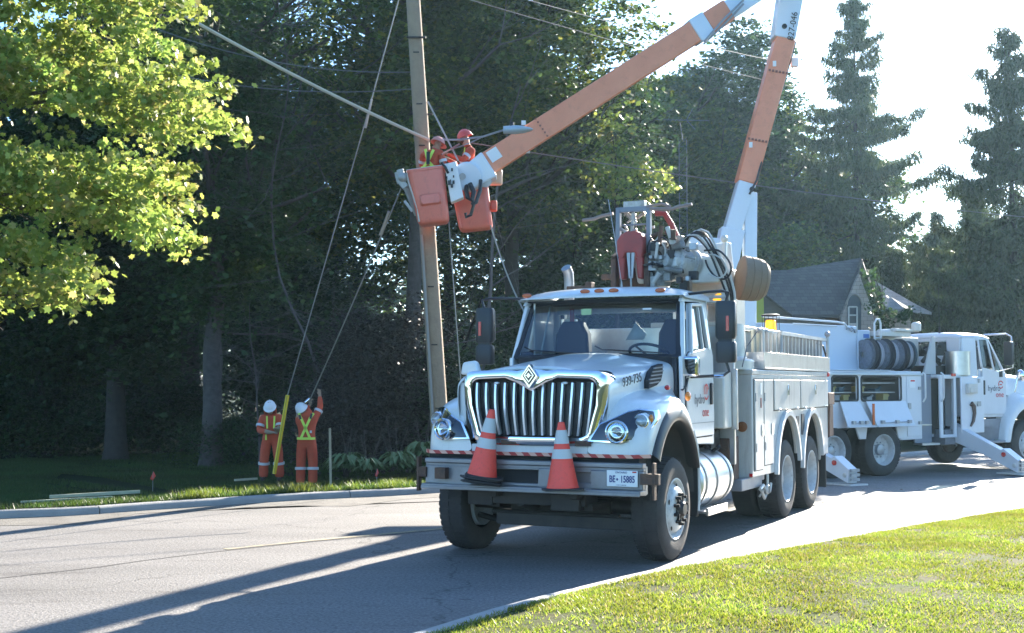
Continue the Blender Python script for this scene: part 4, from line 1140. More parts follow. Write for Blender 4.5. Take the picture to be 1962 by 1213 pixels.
for k in range(30):                     # valves, elbows and fittings crowding the boom tip
    rr = random.Random(100 + k); p = Vector((rr.uniform(.24, .80), rr.uniform(1.80, 2.05), rr.uniform(2.86, 3.46)))
    if p.x > .6 and p.z > 3.3: continue
    b = MB(); s_ = rr.uniform(.018, .05)
    if k % 3 == 0: b.box(p.x - s_, p.x + s_, p.y - .04, p.y + .04, p.z - s_ * rr.uniform(.6, 1.6), p.z + s_)
    else:
        d_ = Vector((rr.uniform(-1, 1), rr.uniform(-.4, .4), rr.uniform(-1, 1))).normalized() * rr.uniform(.04, .12); b.cyl(p - d_, p + d_, s_ * .7, n=10); b.cyl(p + d_ * .7, p + d_, s_ * .95, n=6)
    b.build('hydraulic_fitting', (DARKM, RUST, WHITE2, STEEL, mat('grimy_grey_metal', (.34, .35, .34)), BLACKM)[k % 6], DG, bevel=.004)
# pole guide: dark open frame, red claw housing, tongs
PG = empty('pole_guide', (.10, 0, -.02), 0, DG)
b = MB()
for x in (-.26, .12):
    b.beam((x, 2.0, 3.30), (x, 2.0, 3.80), .05, .07); b.beam((x, 2.0, 3.30), (x * 1.0, 2.3, 3.1), .05, .07)
b.beam((-.29, 2.0, 3.80), (.15, 2.0, 3.80), .06, .05, up=(0, 1, 0)); b.beam((-.23, 2.02, 3.62), (.09, 2.02, 3.62), .02, .02)
b.beam((-.30, 2.06, 3.78), (-.33, 2.1, 3.42), .025, .03); b.beam((-.20, 2.0, 3.48), (.1, 2.0, 3.48), .02, .02)
b.build('guide_frame', mat('blue_grey_steel', (.20, .21, .24), .45, .4), PG, bevel=.006)
b = MB()
b.prism([(-.20, 3.19), (-.235, 3.30), (-.235, 3.42), (-.18, 3.50), (-.11, 3.53), (.0, 3.53), (.07, 3.49), (.095, 3.40), (.09, 3.28), (.065, 3.18), (.02, 3.20), (-.01, 3.28), (-.13, 3.28), (-.16, 3.20)], 1, 1.86, 2.02)
for s, x in ((-1, -.18), (1, .045)):
    b.hexa([(x - .03, 1.88, 2.97), (x + .03, 1.88, 2.97), (x + .03, 2.0, 2.97), (x - .03, 2.0, 2.97), (x - .045, 1.86, 3.22), (x + .045, 1.86, 3.22), (x + .045, 2.02, 3.22), (x - .045, 2.02, 3.22)])
b.build('red_claw', REDP, PG, bevel=.02, seg=3)
b = MB()
for s in (-1, 1):
    b.beam((-.07 + s * .03, 1.9, 3.28), (-.07 + s * .015, 1.9, 2.98), .045, .02, .02, .02)
b.tube([(-.07, 1.9, 3.0), (-.07, 1.9, 2.86)], .012); b.tube([(-.07, 1.9, 2.87), (-.11, 1.9, 2.84), (-.12, 1.9, 2.86)], .014)
b.build('tong', STEEL, PG, bevel=.004)
b = MB()
GA = mat('brownish_bare_steel', (.30, .24, .21), .5, .5)
b.tube([(-.31, 1.95, 3.76), (-.45, 1.95, 3.74), (-.55, 1.95, 3.71), (-.70, 1.95, 3.70)], .02, 8); b.build('guide_arm', GA, PG); b = MB(); b.tube([(.15, 1.95, 3.79), (.42, 1.95, 3.77), (.5, 1.95, 3.79), (.66, 1.95, 3.81)], .02, 8)
b.tube([(.10, 1.98, 3.82), (.28, 1.98, 3.84), (.4, 1.95, 3.80)], .016, 8)
b.build('guide_arm', mat('brownish_bare_steel', (.30, .24, .21), .5, .5), PG)
b = MB()
for k in range(7):
    t = k / 6; 
b.tube([(.17, 2.1, 3.75), (.28, 2.1, 3.74), (.34, 2.15, 3.62), (.40, 2.2, 3.46)], .035, 10); b.build('red_arm', REDP, PG)
b = MB(); rr = random.Random(5)
for k in range(14):
    p = Vector((rr.uniform(-.20, .10), rr.uniform(2.0, 2.12), rr.uniform(3.50, 3.80))); d = Vector((rr.uniform(-.06, .06), .0, rr.uniform(-.06, .06))); b.cyl(p - d, p + d, rr.uniform(.008, .022), n=8)
b.box(-.20, .06, 2.0, 2.1, 3.83, 3.90); b.beam((-.11, 2.04, 3.5), (-.09, 2.04, 3.78), .035, .03)
b.build('winch_fitting', mat('bright_metal_mix', (.55, .52, .48), .4, .6, noise=(9, .5, (.2, .15, .12))), PG, bevel=.004)
b = MB()
for s, x in ((-1, -.30), (1, .11)):
    b.beam((x, 1.98, 2.84), (x, 1.98, 3.22), .07, .12, up=(0, 1, 0)); b.beam((x, 1.95, 3.20), (x, 2.2, 3.30), .06, .12)
b.box(-.27, .08, 2.10, 2.2, 2.83, 3.12); b.box(-.48, -.33, 1.98, 2.02, 2.98, 3.05)
b.build('claw_cheek', RUST, PG, bevel=.01)
# hoses
def hose(pts, r_, m_=None, n_=26):
    P_ = resample([Vector(p) for p in pts], max(.02, sum((Vector(pts[i + 1]) - Vector(pts[i])).length for i in range(len(pts) - 1)) / n_))
    q_ = MB(); q_.tube(P_, r_, 8); q_.build('hydraulic_hose', m_ or HOSE, DG)
for k in range(5):
    a = k * .045
    hose([(.50 + a * .5, 2.15, 3.12 + a), (.56 + a, 2.1, 3.38 + a * .6), (.72 + a, 2.1, 3.44 + a * .2), (.88 + a * .8, 2.15, 3.28 - a * .4), (1.0 + a * .7, 2.2, 2.98), (1.08 + a * .5, 2.25, 2.72), (1.10, 2.3, 2.52)], .013, (HOSE, PALEH)[k % 3 == 1])
hose([(.84, 2.15, 3.27), (1.02, 2.1, 3.26), (1.14, 2.1, 3.14), (1.17, 2.1, 3.02), (1.10, 2.12, 2.93), (.98, 2.12, 2.96), (.88, 2.15, 3.08), (.84, 2.2, 3.16)], .012)
hose([(.90, 2.15, 3.22), (1.0, 2.08, 3.20), (1.1, 2.08, 3.12), (1.11, 2.1, 3.0), (1.02, 2.1, 2.94), (.9, 2.1, 3.0)], .010, PALEH)
hose([(.2, 2.0, 3.5), (.3, 1.95, 3.38), (.42, 1.92, 3.42), (.50, 1.95, 3.30), (.46, 2.0, 3.1)], .010)
hose([(.3, 1.98, 3.3), (.36, 1.93, 3.36), (.44, 1.93, 3.3), (.42, 1.95, 3.12)], .010, PALEH)
hose([(.26, 2.0, 3.46), (.22, 1.93, 3.3), (.25, 1.93, 3.1), (.3, 2.0, 2.95)], .009)
b = MB()
b.beam((.66, 2.36, 3.05), (1.0, 2.36, 3.05), .30, .30); b.beam((1.0, 2.34, 2.5), (1.02, 2.38, 3.40), .05, .06); b.ball((1.02, 2.36, 3.42), .045, 6); b.box(.55, 1.06, 2.3, 2.36, 2.72, 2.76); b.box(.5, 1.1, 2.2, 2.3, 2.66, 2.69)
b.build('winch_bracket', WHITE2, DG, bevel=.02)
b = MB(); b.lathe([(0, 0), (.255, 0), (.265, .015), (.262, .08), (.252, .09), (.262, .10), (.258, .17), (.246, .18), (.254, .19), (.24, .25), (.225, .255), (.228, .265), (.19, .31), (.12, .33), (0, .335)], (1.13, 2.62, 2.98), (.80, .50, -.12), 40); b.build('cable_drum', TAN, DG, smooth=35)
b = MB(); b.ball((.95, 2.40, 2.72), .085, 8, sc=(1, 1, .8)); b.build('amber_light', mat('amber_beacon', (1, .4, .01), .25), DG)

# traffic cones standing on the bumper ledge
def cone(base, tip, parentless_label, rings):
    base, tip = Vector(base), Vector(tip)
    root = empty('traffic_cone', base)
    d = (tip - base); L = d.length; d.normalize()
    b = MB(); rows = []
    b.lathe([(.155, .02), (.15, .03), (.145, .05), (.03, L - .005), (.022, L), (0, L)], (0, 0, 0), d, 28)
    b.build('cone_body', CONE, root, smooth=40)
    for a0, a1 in ((.46, .60), (.68, .88)):
        r0, r1 = [.145 - .115 * max(0, a_ * L - .05) / (L - .055) for a_ in (a0, a1)]
        q = MB(); q.lathe([(r0 + .004, L * a0), (r1 + .004, L * a1)], (0, 0, 0), d, 28); q.build('reflective_band', REFLW, root)
    q = MB(); rg = random.Random(1)
    for k in range(rings):
        x = d.cross(Vector((0, 1, 0))).normalized()
        z0 = -.005 + (k) * .022 - (rings - 1) * .012
        P_ = rrect(-.185, .185, -.15, .15, .05)
        ox, oy = rg.uniform(-.02, .04), rg.uniform(-.02, .02)
        q.xf = Matrix.Translation((ox if rings > 1 else 0, oy if rings > 1 else 0, z0)) @ Matrix.Rotation(rg.uniform(-.25, .25), 4, 'Z') @ Matrix.Rotation(math.asin(max(-.9, min(.9, d.x))), 4, 'Y') @ Matrix.Rotation(rg.uniform(-.06, .06), 4, 'X')
        q.prism(P_, 2, 0, .018)
    q.xf = None
    q.build('rubber_base', mat('black_rubber_base', (.03, .03, .032), .7), root, bevel=.004)
    tag(root, parentless_label, 'traffic cone', 'traffic cones on the front bumper')
    return root
M1 = Matrix.Translation(O1) @ Matrix.Rotation(-YAW, 4, 'Z')
cone(M1 @ Vector((-.43, -1.0, .80)), M1 @ Vector((-.315, -1.0, 1.48)), 'leaning orange cone on a pile of black rubber bases, before the grille left', 4)
cone(M1 @ Vector((.43, -1.0, .735)), M1 @ Vector((.415, -1.0, 1.37)), 'upright orange cone on a single thin base near the plate side of the bumper', 1)

# ------------------------------------------------------------ the bucket truck behind
AZ2 = R(58)
O2 = Vector((7.17 - 1.2 * math.cos(AZ2), 24.5 + 1.2 * math.sin(AZ2), -.04))
T2 = empty('bucket_truck', O2, -AZ2)
tag(T2, 'white bucket truck with orange booms reaching up to the pole, outriggers down', 'truck')
M2 = Matrix.Translation(O2) @ Matrix.Rotation(-AZ2, 4, 'Z')
M2I = M2.inverted()
for sx in (-1, 1):
    make_wheel(T2, 1.2 * sx, 0, sx, False); make_wheel(T2, 1.2 * sx, -1.35, sx, False); make_wheel(T2, 1.15 * sx, 4.46, sx, True)
b = MB()
for s in (-1, 1): b.box(s * .43 - .04, s * .43 + .04, -3.2, 5.2, .62, .90)
for y in (0, -1.35): b.cyl((-.95, y, .51), (.95, y, .51), .11); b.ball((0, y, .52), .22, 8)
b.cyl((-1, 4.46, .5), (1, 4.46, .5), .08); b.box(-.5, .5, 2.6, 5.1, .55, 1.0)
b.build('chassis', DARKM, T2, bevel=.01)
B2 = empty('utility_body', (0, 0, 0), 0, T2)
WB = mat('cool_white_paint', (.70, .72, .74), .4, coat=.3, noise=(2, .5, (.62, .64, .66)))
b = MB()
# side skin with arches and two tool windows (strips butted around the openings)
x0, x1 = 1.16, 1.20
def sk(ya, yb, za, zb): b.box(x0, x1, ya, yb, za, zb)
sk(-2.6, -1.38, .95, 1.98); sk(-1.38, -.70, 1.92, 1.98); sk(-.70, -.60, .95, 1.98); sk(-.60, .50, 1.92, 1.98); sk(.50, 1.10, .69, 1.98)
sk(-1.38, -.70, .95, 1.45); sk(-.60, .50, .95, 1.45)
b.prism([(-.76, .95), (-.66, .72), (-.48, .72), (-.44, .95)], 0, x0, x1)
b.prism([(.36, .95), (.42, .72), (.5, .69), (.5, .95)], 0, x0, x1)
b.box(-1.16, 1.2, -2.6, 1.1, 1.985, 2.02); b.box(-1.2, -1.16, -2.6, 2.6, .7, 1.98); b.box(-1.16, .75, 2.55, 2.6, .9, 1.98); b.box(-1.16, 1.16, -2.62, -2.58, .95, 1.98)
b.build('body_shell', WB, B2, bevel=.012)
b = MB(); b.box(.70, .72, -2.5, 1.05, .95, 1.95); b.build('locker_back', mat('locker_interior', (.10, .10, .10), .8), B2)
b = MB(); b.box(1.12, 1.24, -2.6, 1.12, 1.94, 1.985); b.box(1.0, 1.22, -1.3, .2, 2.025, 2.045); b.build('top_rail', mat('pale_blue_metal', (.55, .60, .62), .4, .3), B2, bevel=.01)
rr = random.Random(3)
for y0, y1 in ((-1.38, -.70), (-.60, .50)):
    b = MB(); b.frame(rrect(y0 - .02, y1 + .02, 1.43, 1.94, .07), rrect(y0 + .015, y1 - .015, 1.465, 1.905, .05), 0, 1.20, 1.215); b.build('locker_seal', BLACK, B2)
    b = MB()
    for z in (1.60, 1.78): b.box(.75, 1.1, y0 + .02, y1 - .05, z, z + .02)
    b.build('locker_shelf', STEEL, B2)
    for k in range(4):
        b = MB(); y = y0 + .1 + k * (y1 - y0 - .2) / 4
        z = 1.46 if k % 2 else 1.62
        b.box(.85, 1.05, y, y + .14, z, z + rr.uniform(.06, .14)); b.cyl((1.0, y + .05, z + .02), (1.05, y + .16, z + .1), .02); b.build('stored_tool', mat('tool_%d' % (k % 3), ((.35, .30, .12), (.30, .31, .3), (.06, .1, .12))[k % 3], .6), B2, bevel=.01)
for y0, y1, yb0, yb1 in ((-1.22, -.80, -1.22, -.52), (-.52, .48, -.44, .66)):
    b = MB(); b.add([(1.23, y0, 1.44), (1.23, y1 + .1, 1.44), (1.42, yb1 - .04, .98), (1.42, yb0, .98), (1.25, y0, 1.44), (1.25, y1 + .1, 1.44), (1.44, yb1 - .04, .98), (1.44, yb0, .98)], [(0, 1, 2, 3), (7, 6, 5, 4), (0, 4, 5, 1), (1, 5, 6, 2), (2, 6, 7, 3), (3, 7, 4, 0)])
    b.box(1.415, 1.50, yb0 - .02, yb1, .955, .98)
    fl = b.build('drop_door', WB, B2, bevel=.008)
    b = MB(); 
    b.tube([(1.44, yb0 + .1, 1.03), (1.44, yb1 - .15, 1.05)], .010)
    for y in (yb0 + .15, (yb0 + yb1) / 2, yb1 - .2): b.box(1.42, 1.47, y - .04, y + .04, 1.02, 1.08)
    b.build('door_latch', STEEL, fl)
b = MB(); b.box(1.42, 1.44, -.55, -.50, 1.0, 1.4); b.build('reflector_strip', ORLENS, B2)
b = MB(); b.box(1.202, 1.212, .66, 1.06, .75, 1.93); cd = b.build('compartment_door', WB, B2, bevel=.005)
b = MB(); b.box(1.214, 1.222, .72, .90, 1.70, 1.86); b.build('notice', PLATE, cd)
b = MB(); b.box(1.222, 1.225, .76, .88, 1.82, 1.85); b.build('notice_stripe', TEXTR, cd)
b = MB(); b.box(1.214, 1.232, .68, .76, 1.28, 1.40); b.box(1.214, 1.24, .98, 1.06, 1.66, 1.72); b.box(1.214, 1.24, .98, 1.06, .98, 1.04); b.build('latch', STEEL, cd)
b = MB(); b.box(.98, 1.0, 1.12, 1.62, .58, 1.96); b.build('recess_panel', mat('blue_grey_checker', (.25, .28, .33), .5, .4, bump=.3, bscale=40), B2)
b = MB(); b.box(.98, 1.2, 1.10, 1.62, .56, .60); b.box(.98, 1.15, 1.12, 1.45, .95, .97); b.build('entry_step', ALU, B2)
for y, z in ((1.12, 1.68), (1.66, 1.68)):
    b = MB(); b.tube([(1.22, y, 2.0), (1.28, y, 1.96), (1.28, y, 1.5), (1.22, y, 1.42)], .018, 8); b.build('grab_handle', WHITE, B2)
b = MB()
b.box(1.16, 1.2, 1.64, 1.72, .70, 1.95); b.box(1.16, 1.2, 2.06, 2.14, .70, 1.95); b.box(1.16, 1.2, 1.72, 2.06, 1.88, 1.95); b.box(1.16, 1.2, 1.72, 2.06, .70, .76); b.box(.8, 1.16, 1.62, 2.55, 1.9, 1.96); b.box(.8, .82, 1.64, 2.14, .7, 1.9)
b.build('front_locker', WB, B2, bevel=.006)
b = MB(); b.box(.83, .85, 1.72, 2.06, .76, 1.88); b.cyl((1.0, 1.95, .8), (1.0, 1.95, 1.7), .05); b.build('locker_dark', BLACKM, B2)
D2 = empty('open_door', (0, 0, 0), 0, B2)
b = MB(); b.box(1.24, 1.28, 2.19, 2.89, .78, 1.92); b.build('door_panel', WB, D2, bevel=.015)
b = MB(); b.box(1.285, 1.36, 2.32, 2.60, 1.58, 1.78); b.box(1.362, 1.372, 2.36, 2.56, 1.60, 1.70); b.box(1.285, 1.30, 2.5, 2.7, 1.36, 1.42); b.build('document_box', WHITE2, D2, bevel=.01)
b = MB(); b.tube([(1.30, 2.46, 1.38), (1.31, 2.53, 1.32), (1.31, 2.55, 1.18), (1.31, 2.51, 1.02), (1.30, 2.44, .92)], [.05, .045, .035, .03, .02], 10); b.build('glove', mat('brown_leather', (.10, .06, .045), .7), D2)
b = MB(); b.box(1.285, 1.31, 2.66, 2.76, 1.32, 1.42); b.box(1.285, 1.30, 2.70, 2.76, 1.80, 1.88); b.build('latch', STEEL, D2)
b = MB(); b.box(1.205, 1.23, 1.98, 2.10, 1.93, 1.985); b.build('red_marker', REDL, B2)
# hose and cable spools above the body
for k in range(9):
    y = .30 + k * .118; x = .42 + k * .02
    b = MB(); rr_ = .30 + .03 * math.sin(k * 2.1)
    b.lathe([(.06, 0), (rr_ - .03, 0), (rr_, .01), (rr_ - .04, .022), (rr_ - .03, .05), (rr_ - .04, .08), (rr_, .092), (rr_ - .03, .104), (.06, .104)], (x, y, 2.36), (.18, 1, 0), 28)
    b.build('cable_spool', [mat('blue_grey_cable', (.20, .23, .28), .5, noise=(20, .5, (.08, .09, .11))), mat('black_cable', (.03, .035, .04), .5), mat('pale_cable', (.42, .44, .48), .5)][k % 3], B2, smooth=30)
b = MB(); b.lathe([(0, .02), (.20, .02), (.24, .0), (.28, 0), (.29, .03)], (.62, 1.37, 2.36), (.18, 1, 0), 28); b.build('spool_face', mat('dark_teal_cable', (.03, .06, .08), .5), B2)
b = MB(); b.prism([(1.42, 1.97), (1.78, 1.97), (1.78, 2.72), (1.70, 2.74)], 0, .95, 1.0); b.build('spool_bracket', mat('grey_white_bracket', (.45, .46, .45), .5), B2, bevel=.01)
b = MB(); b.box(-.8, .30, -2.3, .28, 2.02, 2.94); b.box(-.5, .30, .30, .66, 2.02, 2.86); b.build('upper_cabinet', mat('pale_blue_white', (.55, .62, .70), .45), B2, bevel=.02)
b = MB(); b.box(.302, .306, .46, .62, 2.70, 2.78); b.build('blue_sign', mat('blue_sign', (.05, .15, .45), .5), B2)
b = MB()
b.tube([(.32, -2.3, 3.06), (.32, -.3, 3.0), (.32, -.1, 2.98), (.32, 0, 2.9)], .02); b.tube([(.32, -1.5, 2.94), (.32, -.3, 2.92)], .012)
b.tube([(.45, .62, 2.02), (.45, .62, 3.0), (.45, .68, 3.08), (.45, .76, 3.08), (.45, .80, 3.0), (.45, .80, 2.0)], .02)
for z in (2.3, 2.5, 2.7): b.tube([(.45, .62, z), (.45, .80, z)], .014)
b.build('hand_rail', WHITE, B2)
b = MB(); b.tube([(.33, -.05, 2.86), (.33, .0, 2.9), (.33, .06, 2.86), (.33, .1, 2.82), (.33, .16, 2.86), (.33, .1, 2.9), (.33, .05, 2.84)], .014); b.cyl((.3, .22, 2.83), (.34, .22, 2.83), .035); b.build('shackle', STEEL, B2)
b = MB()
b.box(-.4, .45, .75, 1.7, 2.74, 2.84); b.box(.2, .5, 1.2, 1.9, 2.84, 2.90); b.cyl((.5, 1.8, 2.86), (.5, 1.8, 3.0), .10); b.ball((.5, 1.8, 3.0), .10, 8, sc=(1, 1, .5))
b.cyl((.3, .9, 2.82), (.3, 1.5, 2.86), .06); b.box(.0, .05, .8, 2.4, 2.0, 2.75)
b.build('boom_rest', WHITE2, B2, bevel=.01)
b = MB(); rr = random.Random(6)
for k in range(16):
    p = Vector((rr.uniform(.4, .8), rr.uniform(1.9, 2.5), rr.uniform(2.0, 2.6))); d = Vector((0, rr.uniform(-.1, .1), rr.uniform(-.1, .1))); b.cyl(p - d, p + d, rr.uniform(.02, .05), n=8)
b.box(.3, .8, 1.85, 2.5, 1.95, 2.15)
b.build('hydraulic_pump', DARKM, B2)
b = MB(); b.cyl((1.0, 2.45, 1.95), (1.0, 2.45, 2.42), .24, n=28); b.cyl((1.0, 2.45, 2.42), (1.0, 2.45, 2.44), .25, n=28); b.build('steel_tank', ALU, B2, smooth=35)
# outriggers
for (v, ua, up_, za) in ((2.30, .95, 2.43, .82), (-2.45, .8, 2.55, .82)):
    for s in (1, -1):
        G_ = empty('outrigger', (0, 0, 0), 0, T2)
        b = MB(); b.beam((s * ua, v, za), (s * (up_ - .12), v, .30), .20, .34, .16, .22); b.prism([(s * (up_ - .5), .30), (s * (up_ + .12), .06), (s * (up_ + .14), .30), (s * (up_ - .2), .52)][::1], 1, v - .11, v + .11)
        b.build('outrigger_leg', WB, G_, bevel=.01)
        b = MB(); b.box(s * up_ - .28, s * up_ + .28, v - .22, v + .22, .02, .055); b.cyl((s * (up_ + .05), v - .13, .2), (s * (up_ + .05), v + .13, .2), .04); b.build('outrigger_pad', WHITE2, G_, bevel=.01)
        b = MB()
        for k in range(3): b.box(s * up_ + .16, s * up_ + .20, v - .1, v + .1, .10 + k * .08, .15 + k * .08)
        b.build('pad_spring', STEEL, G_)
        b = MB(); b.cyl((s * (up_ - .18), v + (-.135 if s else 0), .40), (s * (up_ - .18), v - .10, .40), .045); b.build('reflector', REDL, G_)
b = MB(); b.box(1.9, 3.2, -2.75, -2.1, -.0, .018); b.build('outrigger_mat', BLACKM, T2)
b = MB(); b.box(.3, 1.1, 1.9, 2.6, .55, .85); b.box(.4, 1.0, 2.7, 3.6, .6, .9); b.cyl((.95, 2.4, .5), (.95, 2.4, .75), .03); b.build('outrigger_housing', GREY, T2, bevel=.01)
# cab of the bucket truck
C2 = empty('cab', (0, 0, 0), 0, T2)
b = MB()
def q4(s, pts, th=.05):
    def sd(y, z): t = min(1, max(0, (z - 1.95) / .8)); return (s * (1.02 - .08 * t), y, z)
    o = [sd(*p) for p in pts]; i = [(x - s * th, y, z) for x, y, z in o]; k = len(pts)
    b.add(o + i, [tuple(range(k)), tuple(range(2 * k - 1, k - 1, -1))] + [(j, (j + 1) % k, k + (j + 1) % k, k + j) for j in range(k)])
for s in (-1, 1):
    q4(s, [(2.62, 1.1), (3.1, 1.1), (3.1, 2.75), (2.66, 2.75)]); q4(s, [(3.1, 2.68), (3.50, 2.68), (3.5, 2.76), (3.1, 2.76)]); q4(s, [(3.1, 1.08), (3.96, 1.08), (3.96, 1.98), (3.88, 2.04), (3.1, 2.08)]); q4(s, [(3.45, 2.70), (3.50, 2.74), (3.96, 2.0), (3.88, 2.02)])
b.box(-.96, .96, 2.62, 2.66, 1.1, 2.36); b.box(-.92, -.55, 2.62, 2.66, 2.36, 2.76); b.box(.58, .92, 2.62, 2.66, 2.36, 2.76); b.box(-.55, .58, 2.62, 2.66, 2.66, 2.76)
b.build('cab_shell', WB, C2, bevel=.02)
b = MB()
b.grid([[(-.95, y, 2.74), (-.93, y, z - .06), (-.7, y, z - .01), (0, y, z), (.7, y, z - .01), (.93, y, z - .06), (.95, y, 2.74)] for y, z in ((2.60, 2.76), (2.62, 2.84), (2.75, 2.87), (3.3, 2.87), (3.48, 2.83), (3.55, 2.76))]); b.build('roof', WB, C2, sub=1)
b = MB(); b.add([(-.54, 2.645, 2.37), (.57, 2.645, 2.37), (.57, 2.645, 2.65), (-.54, 2.645, 2.65)], [(0, 1, 2, 3)]); b.build('rear_window', GLASSD, C2)
b = MB(); b.add([(-.95, 3.94, 2.02), (.95, 3.94, 2.02), (.88, 3.52, 2.74), (-.88, 3.52, 2.74)], [(0, 1, 2, 3)]); b.build('windscreen', GLASS, C2)
b = MB(); b.box(-.3, -.7, 2.9, 3.2, 1.6, 2.5); b.box(.3, .75, 2.9, 3.1, 1.6, 2.5); b.build('seat', SEAT, C2, bevel=.04)
D3 = empty('door', (0, 0, 0), 0, C2)
b = MB()
b.add([(1.025, y, z) for y, z in ((3.15, 1.14), (3.92, 1.14), (3.93, 2.0), (3.16, 2.12))] + [(1.045, y, z) for y, z in ((3.15, 1.14), (3.92, 1.14), (3.93, 2.0), (3.16, 2.12))], [(0, 1, 2, 3), (7, 6, 5, 4), (0, 4, 5, 1), (1, 5, 6, 2), (2, 6, 7, 3), (3, 7, 4, 0)])
b.beam((1.0, 3.58, 2.06), (.95, 3.44, 2.70), .03, .04); b.beam((1.02, 3.17, 2.12), (.955, 3.14, 2.70), .04, .03)
b.build('door_panel', WB, D3, bevel=.008)
b = MB(); b.add([(.985, 3.19, 2.14), (.985, 3.56, 2.12), (.945, 3.42, 2.70), (.945, 3.16, 2.70)], [(0, 1, 2, 3)]); b.add([(.985, 3.60, 2.08), (.985, 3.84, 2.05), (.95, 3.50, 2.66), (.95, 3.48, 2.66)], [(0, 1, 2, 3)]); b.build('door_window', GLASSD, D3)
b = MB(); b.box(1.046, 1.07, 3.17, 3.22, 1.55, 1.85); b.build('handle', BLACK, D3, bevel=.008)
b = MB(); b.box(1.046, 1.055, 3.70, 3.80, 1.92, 2.05); b.build('door_hinge', BLACK, D3)
rt = basis((0, 1, 0), (0, 0, 1))
text('door_lettering', 'hydro', .17, mat('grey_lettering', (.09, .10, .12), .5), D3, Vector((1.05, 3.52, 1.68)), rt, .001)
text('door_lettering', 'one', .17, TEXTR, D3, Vector((1.05, 3.70, 1.55)), rt, .001)
b = MB()
for r_, a0, a1 in ((.085, 20, 200), (.085, 215, 330)):
    P_ = arc(3.74, 1.76, r_, a0, a1, 12); Q_ = arc(3.74, 1.76, r_ - .022, a0, a1, 12); b.add([(1.05, y, z) for y, z in P_] + [(1.05, y, z) for y, z in Q_], [(i, i + 1, 13 + i + 1, 13 + i) for i in range(12)])
b.box(1.049, 1.051, 3.70, 3.78, 1.75, 1.77)
b.build('door_emblem', TEXTR, D3)
b = MB(); b.box(.9, 1.0, 3.0, 3.9, .62, 1.05); b.box(.9, 1.15, 3.05, 3.9, .55, .60); b.build('cab_step', GREY, C2, bevel=.01)
# hood and fender of the bucket truck
b = MB()
b.grid([[(s_ * w_, y, z) for s_, w_, z in ((-1, .9, 1.5), (-1, .88, 1.9), (-1, .6, zt), (1, 0, zt + .03), (1, .6, zt), (1, .88, 1.9), (1, .9, 1.5))] for y, zt in ((3.95, 2.04), (4.5, 2.0), (5.1, 1.93), (5.28, 1.86), (5.30, 1.3))]); b.build('hood', WHITE, T2, sub=1)
for s in (-1, 1):
    b = MB(); rows = []
    for a in range(0, 181, 15):
        c_, s_ = math.cos(R(a)), math.sin(R(a))
        rows.append([(s * 1.2, 4.46 + .62 * c_, .56 + .72 * s_), (s * 1.2, 4.46 + .70 * c_, .56 + .85 * s_), (s * 1.15, 4.46 + .76 * c_, .56 + .95 * s_), (s * .88, 4.46 + .78 * c_, .56 + 1.05 * s_)])
    b.grid(rows); b.build('fender', WHITE, T2, sub=1)
    b = MB(); b.grid([[(s * 1.19, 4.46 + .66 * math.cos(R(a)), .56 + .78 * math.sin(R(a))), (s * .5, 4.46 + .66 * math.cos(R(a)), .56 + .78 * math.sin(R(a)))] for a in range(0, 181, 15)]); b.build('wheel_arch_liner', BLACKM, T2)
    b = MB(); b.tube([(s * .95, 3.35, 2.80), (s * 1.22, 3.72, 2.82), (s * 1.28, 3.80, 2.76), (s * 1.28, 3.84, 2.12), (s * 1.02, 3.7, 2.04)], .018, 8); b.build('mirror_frame', CHROME, T2)
    b = MB(); b.prism(rrect(s * 1.20 - .10, s * 1.20 + .10, 2.16, 2.66, .04), 1, 3.78, 3.86); b.build('mirror', BLACK, T2, bevel=.01)
    b = MB(); b.ball((s * 1.08, 4.35, 1.95), .13, 10, sc=(.8, .6, 1)); b.tube([(s * 1.0, 4.25, 1.6), (s * 1.05, 4.3, 1.9)], .02); b.build('fender_mirror', CHROME, T2)
b = MB(); b.tube([(.35, 2.7, 2.86), (.33, 2.72, 3.8)], .006, 5); b.cyl((.35, 2.7, 2.84), (.35, 2.7, 2.98), .02); b.build('aerial', BLACK, T2)

# turret and booms (built at their world places, held by the truck)
def wb(): 
    m_ = MB(); m_.xf = M2I; return m_
TUR = empty('boom_turret', (0, 0, 0), 0, T2)
ped = M2 @ Vector((0, -2.30, 0))
b = wb(); b.lathe([(.5, 1.9), (.5, 2.2), (.32, 2.25), (.30, 2.6)], (ped.x, ped.y, 0), (0, 0, 1), 28); b.build('turret_base', WB, TUR)
PW = mat('blue_white_boom_paint', (.62, .70, .78), .35, coat=.4)
Y0 = 24.3
b = wb(); b.beam(at(1435, 640, Y0), at(1437, 370, Y0), .24, .26, up=(0, 1, 0)); b.build('lift_strut', PW, TUR, bevel=.02)
b = wb(); b.beam(at(1300, 473, Y0), at(1410, 478, Y0), .30, .38); b.beam(at(1380, 560, Y0), at(1402, 440, Y0), .45, .42); b.build('turret_arm', PW, TUR, bevel=.02)
LB = empty('lower_boom', (0, 0, 0), 0, T2)
b = wb(); b.beam(at(1384, 500, Y0), at(1429, 352, Y0), .30, .38, .34, .42, up=(0, 1, 0)); b.build('boom_foot', PW, LB, bevel=.02)
b = wb(); b.beam(at(1428, 352, Y0), at(1502, 78, Y0), .38, .44, .38, .44, up=(0, 1, 0)); b.build('insulated_section', ORANGE, LB, bevel=.02)
b = wb(); b.beam(at(1499, 78, Y0), at(1528, -95, Y0), .42, .46, .50, .46, up=(0, 1, 0)); b.build('boom_upper_end', PW, LB, bevel=.02)
b = wb()
for px_, py_ in ((1447, 270), (1486, 140)):
    for k in range(6):
        p = at(px_ - 16 + k * 6.5, py_ + k * 1.2, Y0) - Vector((0, .235, 0)); b.box(p.x - .02, p.x + .02, p.y - .01, p.y + .01, p.z - .02, p.z + .02)
